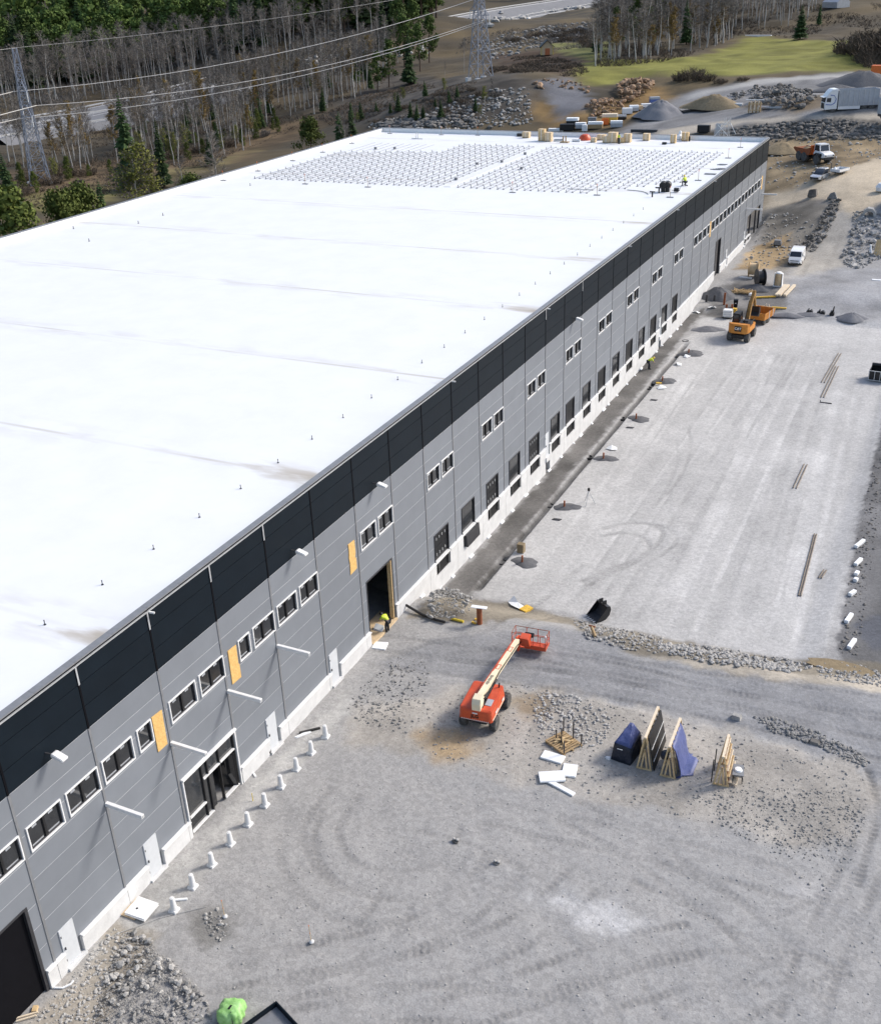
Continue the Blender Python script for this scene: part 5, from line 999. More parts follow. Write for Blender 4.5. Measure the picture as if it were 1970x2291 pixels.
# the four A-frame timber racks
def a_frame(X, Y, rz, L_, H_, lab, kind):
    q = gd(X, Y); t = thing('timber_rack', lab, 'timber rack', (q.x, q.y, gz(q.x, q.y)), rz); B_ = .40
    if kind != 'tent':
        for y in (0, L_):
            e = MB()
            for a in ((-B_, y, 0, -.05, y, H_), (B_, y, 0, .05, y, H_), (-.18, y, 0, 0, y, H_ * .62), (.18, y, 0, 0, y, H_ * .62)): e = MB(); e.bar(a[:3], a[3:], .09, .07, (0, 1, 0)); e.obj('end_strut', M['wood'], t)
            e = MB(); e.bar((-B_ - .05, y, .05), (B_ + .05, y, .05), .08, .10, (0, 0, 1)); e.obj('foot_beam', M['wood'], t)
        e = MB(); e.bar((0, -.15, H_ + .05), (0, L_ + .1, H_ + .05), .14, .09); e.obj('ridge_beam', M['wood_pale'], t)
        n = 6
        for k in range(1, n):
            y = L_ * k / n; e = MB(); e.bar((-B_, y, .02), (-.03, y, H_), .07, .05, (0, 1, 0)); e.obj('rafter', M['wood'], t)
            if kind != 'lattice': e = MB(); e.bar((B_, y, .02), (.03, y, H_), .07, .05, (0, 1, 0)); e.obj('rafter', M['wood'], t)
    if kind == 'black':
        e = MB(); e.hexa([(.55, .06, .05), (.62, .06, .05), (.62, L_ + .1, .05), (.55, L_ + .1, .05)], [(.12, .06, H_ - .05), (.19, .06, H_ - .05), (.19, L_ + .1, H_ - .12), (.12, L_ + .1, H_ - .12)]); e.obj('black_panel', M['black'], t)
        for z in (.28, .62):
            e = MB(); x = .64 - .43 * z; e.bar((x + .01, .1, H_ * z), (x + .01, L_ + .05, H_ * z + .02), .03, .035); e.obj('batten', M['offwhite'], t)
        for k in (2, 3, 4): e = MB(); y = L_ * k / 6; e.path([(.05, y, H_ - .02), (.12, y + .05, H_ - .3), (.10, y + .12, H_ - .55)], .03, 5); e.obj('rag', M['offwhite'], t)
    if kind == 'blue':
        e = MB(); random.seed(3); N = 9; vs = []
        prof = [(.06, H_ - .12), (.22, H_ * .86), (.42, H_ * .55), (.58, H_ * .25), (.72, .08), (1.1, .04), (1.35, .02)]
        for i in range(N):
            y = .1 + (L_ * .92) * i / (N - 1)
            for j, (x, z) in enumerate(prof):
                f = min(1, .35 + i / 3.0) if j > 4 else 1
                vs.append((x * (f if j > 4 else 1) + random.gauss(0, .025) + (.1 if i == 0 and j < 4 else 0), y + random.gauss(0, .03), max(.02, z + random.gauss(0, .02) + (.07 * math.sin(i * 2.2) if j > 4 else 0))))
        K_ = len(prof); e.add(vs, [(i * K_ + j, (i + 1) * K_ + j, (i + 1) * K_ + j + 1, i * K_ + j + 1) for i in range(N - 1) for j in range(K_ - 1)]); o = e.obj('blue_tarp', M['blue_tarp'], t, True); md = o.modifiers.new('thickness', 'SOLIDIFY'); md.thickness = .025
        e = MB(); e.lathe([(.05, .0), (.22, .02), (.25, .35), (.12, .5)], 9, (-.30, .3, 1.1)); e.obj('bundle', M['dark_tarp'], t, True)
    if kind == 'tent':
        def sheet(nm, pts, mat):
            e = MB(); random.seed(len(nm)); a, b, c, d = [Vector(p) for p in pts]; N = 7; vs = []
            for i in range(N):
                for j in range(N):
                    u, v = i / (N - 1), j / (N - 1); p = a.lerp(b, u).lerp(d.lerp(c, u), v); p += Vector((random.gauss(0, .03), random.gauss(0, .03), random.gauss(0, .02))) * (0 < i < N - 1) * (0 < j < N - 1); vs.append(p)
            e.add(vs, [(i * N + j, (i + 1) * N + j, (i + 1) * N + j + 1, i * N + j + 1) for i in range(N - 1) for j in range(N - 1)]); o = e.obj(nm, M[mat], t, True); o.modifiers.new('thickness', 'SOLIDIFY').thickness = .02
        sheet('front_sheet', [(-.62, 0, 0), (.62, .0, 0), (.52, .25, H_ * .52), (-.48, .1, H_ * .62)], 'dark_tarp'); sheet('left_sheet', [(-.62, 0, 0), (-.48, .1, H_ * .62), (-.3, L_, H_ * .62), (-.62, L_, 0)], 'blue_tarp')
        sheet('right_sheet', [(.62, 0, 0), (.70, L_, 0), (.5, L_, H_ * .62), (.55, .25, H_ * .52)], 'dark_tarp'); sheet('left_roof_sheet', [(-.48, .1, H_ * .62), (.52, .25, H_ * .52), (.08, L_ * .8, H_), (-.05, L_ * .8, H_)], 'blue_tarp')
        sheet('right_roof_sheet', [(.52, .25, H_ * .52), (.5, L_, H_ * .62), (.10, L_ * .85, H_ * .98), (.08, L_ * .8, H_)], 'blue_tarp'); sheet('rear_sheet', [(-.62, L_, 0), (-.3, L_, H_ * .62), (.5, L_, H_ * .62), (.70, L_, 0)], 'dark_tarp'); sheet('rear_left_sheet', [(-.48, .1, H_ * .62), (-.05, L_ * .8, H_), (.10, L_ * .85, H_ * .98), (-.3, L_, H_ * .62)], 'blue_tarp')
        e = MB(); e.bar((-.25, -.03, .95), (.1, -.03, .98), .03); e.obj('tie', M['offwhite'], t)
        e = MB(); e.hexa([(-1.0, -.1, 0), (-.65, -.2, 0), (-.6, .1, 0), (-.95, .1, 0)], [(-.95, -.05, .1), (-.7, -.12, .12), (-.65, .05, .14), (-.9, .06, .08)]); e.obj('loose_flap', M['offwhite'], t)
    if kind == 'lattice':
        for k in range(5): z = .35 + k * (H_ - .5) / 4; x = .5 * (1 - z / H_) + .06; e = MB(); e.bar((x, .0, z), (x, L_, z + .05), .05, .13, (1, 0, .5)); e.obj('board', M['wood'] if k % 2 else M['wood_pale'], t)
        for k in (1, 3, 5): y = L_ * k / 6; e = MB(); e.bar((B_, y, .02), (.03, y, H_), .07, .05, (0, 1, 0)); e.obj('rafter', M['rust'], t)
        for k in range(3): e = MB(); e.bar((.55 + k * .14, .1, .28 - k * .06), (.55 + k * .14, L_ * .95, .28 - k * .06), .11, .05); e.obj('stacked_plank', M['wood_pale'], t)
        for y in (.2, 1.2): e = MB(); e.bar((-.55, y, 0), (-.52, y, H_ * .75), .06); e.obj('steel_prop', M['black'], t)
a_frame(1255, 1543, R(-6), 1.7, 2.0, 'peaked rack wrapped all over in blue and black tarpaulin, leftmost of the racks', 'tent')
a_frame(1302, 1557, R(2), 2.9, 2.35, 'timber A-frame rack holding a tall black panel, second of the racks', 'black')
a_frame(1350, 1573, R(2), 2.6, 2.25, 'timber A-frame rack half covered with a blue tarpaulin trailing on the ground', 'blue')
a_frame(1457, 1590, R(4), 1.9, 2.1, 'bare timber lattice rack beside the wheelbarrow', 'lattice')
def wheelbarrow():
    q = gd(1491, 1577); t = thing('wheelbarrow', 'wheelbarrow with white load right of the lattice rack', 'wheelbarrow', (q.x, q.y, gz(q.x, q.y)), R(10))
    p = MB(); p.hexa([(-.2, -.3, .38), (.2, -.3, .38), (.16, .3, .34), (-.16, .3, .34)], [(-.34, -.5, .68), (.34, -.5, .68), (.3, .55, .66), (-.3, .55, .66)]); p.obj('tray', M['strip_grey'], t, bevel=.02)
    p = MB(); p.lathe([(.02, .66), (.24, .67), (.2, .76), (.05, .80)], 10); p.obj('load', M['foam'], t, True)
    p = MB(); p.tube((-.05, .62, .2), (.05, .62, .2), .2, 14); p.obj('wheel', M['rubber'], t)
    for x in (-.22, .22):
        p = MB(); p.path([(x * .3, .6, .2), (x, .1, .36), (x * 1.3, -.9, .62)], .022, 6); p.obj('handle', M['black'], t)
        p = MB(); p.path([(x, -.2, .42), (x * 1.2, -.35, 0)], .022, 6); p.obj('leg', M['black'], t)
wheelbarrow()
# between the gate and the bank: corrugated pipe, brown standpipe, foam sheets, timber, bucket
small('hose', 'black corrugated pipe curving out from the wall by the gate', 'pipe', 870, 1252, lambda p: p.path([(-2.3, .55, .35), (-1.6, .35, .25), (-.6, .05, .14), (.5, -.15, .13), (1.3, -.2, .13)], .10, 8), 'black', 0, 0, 0, True)
small('hose_end', 'yellow pipe length at the end of the black corrugated pipe', 'pipe', 925, 1257, lambda p: p.tube((-.45, .0, .1), (.5, -.02, .1), .095, 10), 'yellow', 0, 0, 0, True)
def standpipe():
    q = gd(970, 1262); t = thing('standpipe', 'rust brown standpipe with a white board on top beside the rubble', 'pipe', (q.x, q.y, gz(q.x, q.y)))
    p = MB(); p.tube((0, 0, -.2), (0, 0, 1.35), .2, 18); p.obj('pipe', M['rust'], t, True); p = MB(); p.cbox((.0, 0, 1.39), (1.15, .35, .05), Matrix.Rotation(.15, 3, 'Z')); p.obj('board', M['foam'], t)
    p = MB(); p.bar((-.55, -.1, .08), (-.2, -.2, .08), .14, .1); p.bar((-.5, .3, .06), (-.25, .6, .06), .13, .1); p.obj('wedge', M['yellow_wood'], t)
standpipe()
small('foam_sheet', 'crumpled white foil and sheets on the yard edge behind the boom lift', 'sheet', 1043, 1226, lambda p: p.add([(-.75, .25, .05), (-.3, -.2, .12), (.5, -.45, .1), (.8, -.05, .12), (.1, .25, .2), (-.4, .65, .45), (-.65, .5, .12), (0, 0, 0)], [(0, 1, 4, 5), (1, 2, 3, 4), (0, 5, 6), (4, 3, 2, 7), (0, 7, 1)]), 'foam')
small('timber_bundle', 'short yellow timber bundle beside the white foil', 'timber', 1064, 1234, lambda p: [p.box(-.32 + k * .17, -.32 + k * .17 + .15, -.42, .42, 0, .16) for k in range(4)], 'yellow_wood', 0, R(-22))
def bucket():
    q = gd(1212, 1248); t = thing('excavator_bucket', 'black excavator bucket lying on the bank edge', 'bucket', (q.x, q.y, gz(q.x, q.y)), R(-35))
    prof = [(-.75, .05), (-.35, 0), (.1, .08), (.42, .35), (.55, .75), (.5, 1.05), (.2, 1.12), (.22, 1.0), (.38, .98), (.42, .75), (.3, .42), (.05, .18), (-.35, .10), (-.75, .12)]
    p = MB(); p.prism(prof, -.62, .62, 'x'); p.obj('shell', M['dark_steel'], t)
    for x in (-.66, .62): p = MB(); p.prism([(-.75, .05), (-.35, 0), (.1, .06), (.44, .35), (.56, .75), (.5, 1.05), (.2, 1.0)], x, x + .04, 'x'); p.obj('cheek', M['black'], t)
    p = MB(); [p.box(-.55 + k * .24, -.45 + k * .24, -.92, -.75, .05, .11) for k in range(5)]; p.obj('teeth', M['steel'], t)
    p = MB(); p.box(-.25, -.17, .1, .45, 1.05, 1.4); p.box(.17, .25, .1, .45, 1.05, 1.4); p.obj('lug', M['black'], t)
bucket()
def drift_pipes():
    q = gd(1200, 1285); t = thing('clay_pipe', 'brown clay pipe pieces and white stones below the bucket', 'pipe', (q.x, q.y, gz(q.x, q.y)))
    p = MB(); p.tube((-.3, .5, .25), (.25, -.35, .12), .12, 10); p.obj('pipe', M['wood_old'], t, True); p = MB(); p.tube((-.55, .75, .2), (-.1, .6, .3), .07, 8); p.obj('branch_pipe', M['rust'], t, True)
    for i, (x, y) in enumerate([(-.45, .1), (-.6, -.1), (-.35, -.15), (-.5, -.3), (-.2, -.25)]): o = link_mesh('stone', ST['stone'][i], t, (x, y, .1)); o.scale = (.25,) * 3
drift_pipes()
def rod_bundle(x0, y0, x1, y1, n, lab, gap=.16):
    a = gd(x0, y0); b = gd(x1, y1); t = thing('pipe_bundle', lab, 'steel pipes', a); t.location.z = 0; d = (b - a); d.z = 0; nrm = Vector((-d.y, d.x, 0)).normalized()
    for k in range(n):
        o_ = nrm * (k - (n - 1) / 2) * gap; A_ = a + o_; B_ = b + o_; A_.z = gz(A_.x, A_.y) + .07; B_.z = gz(B_.x, B_.y) + .07
        p = MB(); p.tube(A_ - t.location, B_ - t.location, .055, 8); p.obj('pipe', M['pipe_rust'], t, True)
rod_bundle(1664, 775, 1698, 716, 2, 'pair of long steel pipes on the far yard, left of two crossed pairs', .3); rod_bundle(1663, 805, 1693, 742, 2, 'pair of long steel pipes on the far yard, right of two crossed pairs', .3)
rod_bundle(1607, 989, 1629, 941, 2, 'pair of steel pipes in the middle of the yard', .28); rod_bundle(1617, 1207, 1649, 1082, 2, 'long pair of steel pipes on the near right of the yard', .16); rod_bundle(1658, 1171, 1668, 1155, 2, 'short pair of steel pipes beside the long pair', .2)
small('steel_angle', 'thin dark steel angle on the yard below the crossed pipes', 'steel angle', 1670, 816, lambda p: (p.bar((-.6, 0, .05), (.6, 0, .05), .08), p.bar((-.6, 0, .05), (-.6, 0, .3), .06)), 'black')
def tripod():
    q = gd(1190, 1020); t = thing('tripod', 'surveying tripod standing on the sunken yard', 'tripod', (q.x, q.y, gz(q.x, q.y)))
    for a in (.4, 2.5, 4.6): p = MB(); p.tube((math.cos(a) * .6, math.sin(a) * .6, 0), (0, 0, 1.35), .028, 6); p.obj('leg', M['steel'], t)
    p = MB(); p.lathe([(.1, 1.33), (.13, 1.38), (.11, 1.58), (.05, 1.62)], 10); p.obj('instrument', M['black'], t, True)
tripod()
blk = [(1738, 1103, 1.5, 18), (1735, 1140, 1.2, 12), (1732, 1163, .55, 10), (1730, 1176, .4, 10), (1723, 1203, .8, 25), (1716, 1254, 1.3, 4), (1722, 1306, 1.3, 6)]
for i, (X, Y, l_, rz) in enumerate(blk):
    small('concrete_block', 'white concrete block at the right yard edge, %s in the row from the far end' % ordinal(i), 'concrete block', X, Y, lambda p: p.box(-.15, .15, -l_ / 2, l_ / 2, 0, .27), 'foam', 0, R(-rz * .6 - 8), .03, False, 'white concrete blocks along the right yard edge')
for i, (X, Y, lab) in enumerate([(1237, 909, 'white crumpled plastic by the third sand patch'), (1338, 786, 'white crumpled plastic with yellow scraps by the fifth sand patch'), (1390, 722, 'small white plastic sheet beside the sixth sand patch'), (1372, 738, 'white plastic scrap on the yard before the dock wall'), (1408, 633, 'white board by the wall past the docks'), (1440, 623, 'white board beside the spoil mound past the docks')]):
    small('plastic_sheet', lab, 'plastic sheet', X, Y, lambda p: p.add([(-.55, -.2, .03), (.1, -.4, .08), (.6, -.1, .04), (.45, .35, .1), (-.1, .3, .28), (-.5, .25, .06), (0, 0, 0)], [(0, 1, 4, 5), (1, 2, 3, 4), (0, 6, 1), (1, 6, 2), (2, 6, 3), (3, 6, 4), (4, 6, 5), (5, 6, 0)]), 'foam', .03, i * .7)
small('wood_scraps', 'yellow wood scraps on the crumpled plastic by the fifth sand patch', 'wood scraps', 1333, 779, lambda p: (p.box(-.35, .05, -.1, .15, .15, .3), p.box(.1, .3, .0, .2, .12, .24)), 'yellow_wood', 0, .4)
for X, Y, lab in ((1322, 810, 'dark steel offcut beside the trench at the fifth manhole'), (1274, 866, 'small dark plate beside the fourth sand patch'), (1126, 1052, 'dark plate near the second manhole')): small('steel_offcut', lab, 'steel offcut', X, Y, lambda p: p.hexa([(-.45, -.2, 0), (.3, -.1, 0), (.4, .2, 0), (-.35, .05, 0)], [(-.4, -.18, .05), (.3, -.08, .08), (.4, .22, .06), (-.3, .06, .1)]), 'dark_steel')
small('drain_box', 'dark square drain box beside the first sand patch', 'drain box', 1054, 1117, lambda p: p.box(-.28, .28, -.25, .25, 0, .8), 'earth_brown')
small('puddle', 'shallow brown puddle at the right end of the bank', 'puddle', 1700, 1352, lambda p: p.prism([(2.2 * math.cos(a / 16 * 6.283) * (1 + .1 * math.sin(3 * a)), .8 * math.sin(a / 16 * 6.283)) for a in range(16)], 0, .03, 'z'), 'earth_brown', .05)
small('rock_block', 'flat dark rock on the tan strip below the bank', 'rock', 1646, 1504 - 0, lambda p: p.hexa([(-.3, -.2, 0), (.3, -.2, 0), (.35, .2, 0), (-.3, .2, 0)], [(-.22, -.15, .2), (.25, -.16, .16), (.26, .16, .2), (-.2, .15, .24)]), 'stone_dark')
small('rock_block', 'grey boulder on the bank left of its middle', 'rock', 1488, 1454 - 0, lambda p: p.hexa([(-.3, -.2, 0), (.3, -.2, 0), (.35, .2, 0), (-.3, .2, 0)], [(-.22, -.15, .3), (.25, -.16, .26), (.26, .16, .3), (-.2, .15, .3)]), 'stone')
small('steel_rail', 'dark steel bar with white foil in the dug patch near the far footing', 'steel bar', 628, 1480, lambda p: (p.bar((-.5, -.5, .08), (.45, .45, .08), .14, .1),), 'black')
small('foam_sheet', 'white foil strip beside the dark steel bar at the wall', 'sheet', 612, 1486, lambda p: p.hexa([(-.3, -.5, 0), (-.1, -.5, 0), (.45, .4, 0), (.2, .45, 0)], [(-.28, -.48, .06), (-.1, -.46, .08), (.42, .38, .05), (.2, .42, .09)]), 'foam')
small('bucket_tool', 'small black and white bucket by the wall near the third white door', 'bucket', 545, 1527, lambda p: p.lathe([(.10, 0), (.14, .3), (.15, .31), (.05, .28)], 12), 'black')
# ------------------------------------------------------------------ machines and vehicles
def loft(st):
    """st: list of (y, half width low, half width high, z low, z high) -> closed body"""
    mb = MB(); vs = []
    for y, a, b, z0, z1 in st: vs += [(-a, y, z0), (a, y, z0), (b, y, z1), (-b, y, z1)]
    n = len(st); fs = [(0, 1, 2, 3), tuple(4 * (n - 1) + i for i in (3, 2, 1, 0))]
    for k in range(n - 1):
        for i in range(4): fs.append((4 * k + i, 4 * k + (i + 1) % 4, 4 * k + 4 + (i + 1) % 4, 4 * k + 4 + i))
    return mb.add(vs, fs)
def wheel(t, x, y, r, w_, rim='steel', name='wheel', lug=0):
    p = MB(); p.lathe([(r * .55, -w_ / 2), (r * .93, -w_ / 2), (r, -w_ * .36), (r, w_ * .36), (r * .93, w_ / 2), (r * .55, w_ / 2)], 20, (0, 0, 0), 'x')
    if lug:
        for k in range(lug):
            a = 6.283 * k / lug
            for sx in (-1, 1): p.cbox((sx * w_ * .22, math.cos(a + .1 * sx) * r, math.sin(a + .1 * sx) * r), (w_ * .4, r * .10, r * .07), Matrix.Rotation(a, 3, 'X'))
    o = p.obj(name, M['rubber'], t, True, 0, (x, y, r)); s_ = 1 if x > 0 else -1
    p = MB(); p.lathe([(r * .54, -w_ * .42), (r * .54, w_ * .40), (r * .40, w_ * .30), (r * .16, w_ * .44), (.01, w_ * .46)], 16, (0, 0, 0), 'x')
    if s_ < 0: p.v = [(-a, b, c) for a, b, c in p.v]
    p.obj('rim', M[rim], o, True); return o
def part(mb, nm, mat, t, bevel=0, smooth=False): return mb.obj(nm, M[mat], t, smooth, bevel)
def text_part(txt, size, mat, t, loc, rot, ext=.004):
    cu = bpy.data.curves.new('lettering', 'FONT'); cu.body = txt; cu.size = size; cu.extrude = ext; cu.align_x = 'CENTER'; cu.align_y = 'CENTER'; cu.offset = size * .022
    o = bpy.data.objects.new('tmp', cu); COL.objects.link(o); dg = bpy.context.evaluated_depsgraph_get(); me = bpy.data.meshes.new_from_object(o.evaluated_get(dg)); bpy.data.objects.remove(o); me.materials.clear(); me.materials.append(M[mat])
    o = link_mesh('lettering', me, t, loc); o.rotation_euler = rot; tag(o, kind=None); return o
def boom_lift():
    q = gpz(958 * K, 1437 * K, 0); t = thing('boom_lift', 'orange red boom lift with cream boom and empty basket', 'boom lift', (2.115 * S, 5.31 * S, 0), R(5))
    for x, y in ((-.98, -1.22), (.98, -1.22), (-.98, 1.22), (.98, 1.22)): wheel(t, x, y, .48, .42, 'offwhite', 'wheel', 18)
    p = MB(); p.box(-.55, .55, -1.5, 1.5, .42, .80); p.box(-.9, .9, -1.32, -1.12, .38, .60); p.box(-.9, .9, 1.12, 1.32, .38, .60); part(p, 'chassis', 'dark_steel', t, .02)
    p = MB(); p.lathe([(.62, .80), (.62, .95)], 20); part(p, 'turntable', 'black', t)
    # hood in two long boxes either side of the boom, joined by the counterweight
    p = loft([(-2.0, .92, .86, 1.0, 1.70), (-1.86, 1.07, 1.01, .90, 1.80), (.65, 1.07, .98, .95, 1.95), (1.0, .95, .86, 1.1, 1.75)]); hood = part(p, 'hood', 'lift_red', t, .04)
    p = MB(); p.add([(-.30, -1.7, 1.835), (.42, -1.7, 1.835), (.42, .9, 1.975), (-.30, .9, 1.975)], [(0, 1, 2, 3)]); part(p, 'hood_recess', 'black', hood)
    p = MB(); p.hexa([(.45, -1.4, 1.84), (.85, -1.4, 1.82), (.85, -.8, 1.87), (.45, -.8, 1.88)], [(.45, -1.4, 1.87), (.85, -1.4, 1.85), (.85, -.8, 1.90), (.45, -.8, 1.91)]); part(p, 'hood_grille', 'truck_grey', hood)
    p = MB(); p.tube((.75, .5, 1.9), (.78, .5, 2.25), .05, 8); part(p, 'exhaust', 'black', t)
    p = MB(); [p.cbox((-.85 + k * .13, -2.008, 1.04), (.075, .012, .06), Matrix.Rotation(.6, 3, 'Y')) for k in range(14)]; tag(part(p, 'hazard_stripe', 'offwhite', hood), kind='stuff')
    p = MB(); p.box(-.16, .18, -2.03, -2.006, 1.52, 1.60); part(p, 'rear_label', 'offwhite', hood); text_part('JLG', .34, 'black', hood, (0, -2.03, 1.33), (R(90), 0, 0))
    # boom: upright riser at the back, three telescoping cream sections
    B0 = Vector((.08, -1.75, 2.28)); B1 = Vector((.13, 6.6, 1.45)); bd = (B1 - B0)
    p = MB(); p.prism([(-1.95, 1.6), (-1.55, 1.6), (-1.2, 2.2), (-1.3, 2.55), (-1.85, 2.5), (-2.0, 2.2)], -.20, .36, 'x'); part(p, 'riser', 'lift_cream', t, .02)
    p = MB(); p.bar(B0, B0 + bd * .42, .36, .46); bm1 = part(p, 'boom_section', 'lift_cream', t, .015); p = MB(); p.bar(B0 + bd * .4201, B0 + bd * .98, .31, .40); part(p, 'boom_section', 'lift_cream', t, .015)
    p = MB(); p.bar(B0 + bd * .15 + Vector((-.22, 0, .10)), B0 + bd * .97 + Vector((-.20, 0, .10)), .10, .16); part(p, 'cable_track', 'lift_red', t)
    for f in (.50, .80):
        c = B0 + bd * f + Vector((0, 0, .207)); p = MB()
        for dx, dy, w_, l_ in ((0, -.28, .26, .05), (0, .28, .26, .05), (-.11, 0, .04, .5), (.11, 0, .04, .5)): p.cbox(c + Vector((dx, dy, -.1 * dy)), (w_, l_, .012), Matrix.Rotation(-.1, 3, 'X'))
        part(p, 'boom_marking', 'lift_red', t)
    p = MB(); [p.cbox(B0 + bd * (.22 + .016 * k) + Vector((0, 0, .236)), (.20 if k % 3 else .13, .07, .006), Matrix.Rotation(-.1, 3, 'X')) for k in range(9)]; tag(part(p, 'boom_lettering', 'navy', bm1), kind='stuff')
    p = MB(); p.tube((.30, -.9, 2.0), (.28, 1.4, 1.80), .09, 10); part(p, 'lift_cylinder', 'black', t, 0, True)
    p = MB(); p.path([B0 + Vector((.22, .3, .1)), B0 + bd * .2 + Vector((.24, 0, -.1)), B0 + bd * .45 + Vector((.22, 0, .12)), B0 + bd * .9 + Vector((.19, 0, .05)), (.3, 6.9, 1.2)], .035, 6); p.path([(.35, -1.4, 2.3), (.42, -.8, 2.0), (.4, -.2, 2.05), (.2, .3, 2.0)], .03, 6); part(p, 'hose', 'black', t)
    p = MB(); [p.box(1.066, 1.078, y0, y1, 1.18, 1.30) for y0, y1 in ((-1.2, -.7), (.1, .5))]; part(p, 'decal', 'offwhite', hood); p = MB(); p.path([(1.075, -1.75, 1.05), (1.075, .6, 1.1)], .02, 4); part(p, 'side_moulding', 'lift_cream', hood)
    # jib and basket
    J = Vector((.15, 6.6, 1.4)); p = MB(); p.prism([(6.45, 1.75), (7.05, 1.60), (7.2, 1.1), (7.0, .45), (6.75, .45), (6.7, 1.05), (6.4, 1.2)], .0, .14, 'x'); part(p, 'jib', 'lift_red', t, .02)
    p = MB(); p.prism([(6.5, 1.7), (7.3, 1.68), (7.35, 1.0), (7.1, .7), (6.9, .9)], .2, .85, 'x'); part(p, 'jib_mount', 'lift_red', t, .03)
    bx0, bx1, by0, by1, bz = -.55, 1.85, 7.35, 8.25, .38
    p = MB(); p.box(bx0, bx1, by0, by1, bz, bz + .05); bs = part(p, 'basket', 'lift_red', t)
    p = MB(); p.box(bx0 + .9, bx1, by0 - .02, by0, bz + .05, bz + .33); p.box(bx1, bx1 + .02, by0, by1, bz + .05, bz + .3); part(p, 'kick_panel', 'lift_red', bs)
    for z in (.6, 1.12):
        for a, b in (((bx0, by0), (bx1, by0)), ((bx1, by0), (bx1, by1)), ((bx1, by1), (bx0, by1)), ((bx0, by1), (bx0, by0))): p = MB(); p.tube((*a, bz + z), (*b, bz + z), .022, 6); part(p, 'rail', 'rust' if z > 1 else 'lift_red', bs)
    for x, y in ((bx0, by0), (bx0, by1), (bx1, by0), (bx1, by1), (.35, by0), (.95, by0), (1.45, by0), (.25, by1), (1.05, by1), (bx1, .5 * (by0 + by1))): p = MB(); p.tube((x, y, bz + .05), (x, y, bz + 1.14), .026, 6); part(p, 'upright', 'lift_red', bs)
    p = MB(); p.prism([(by0 - .05, 1.35), (by0 + .25, 1.4), (by0 + .2, 1.62), (by0 - .08, 1.52)], .35, 1.0, 'x'); part(p, 'control_box', 'black', bs, .02)
    p = MB(); p.lathe([(.06, 1.53), (.06, 1.62), (.03, 1.64)], 10, (bx1, by0, 0)); part(p, 'beacon', 'foam', bs)
boom_lift()
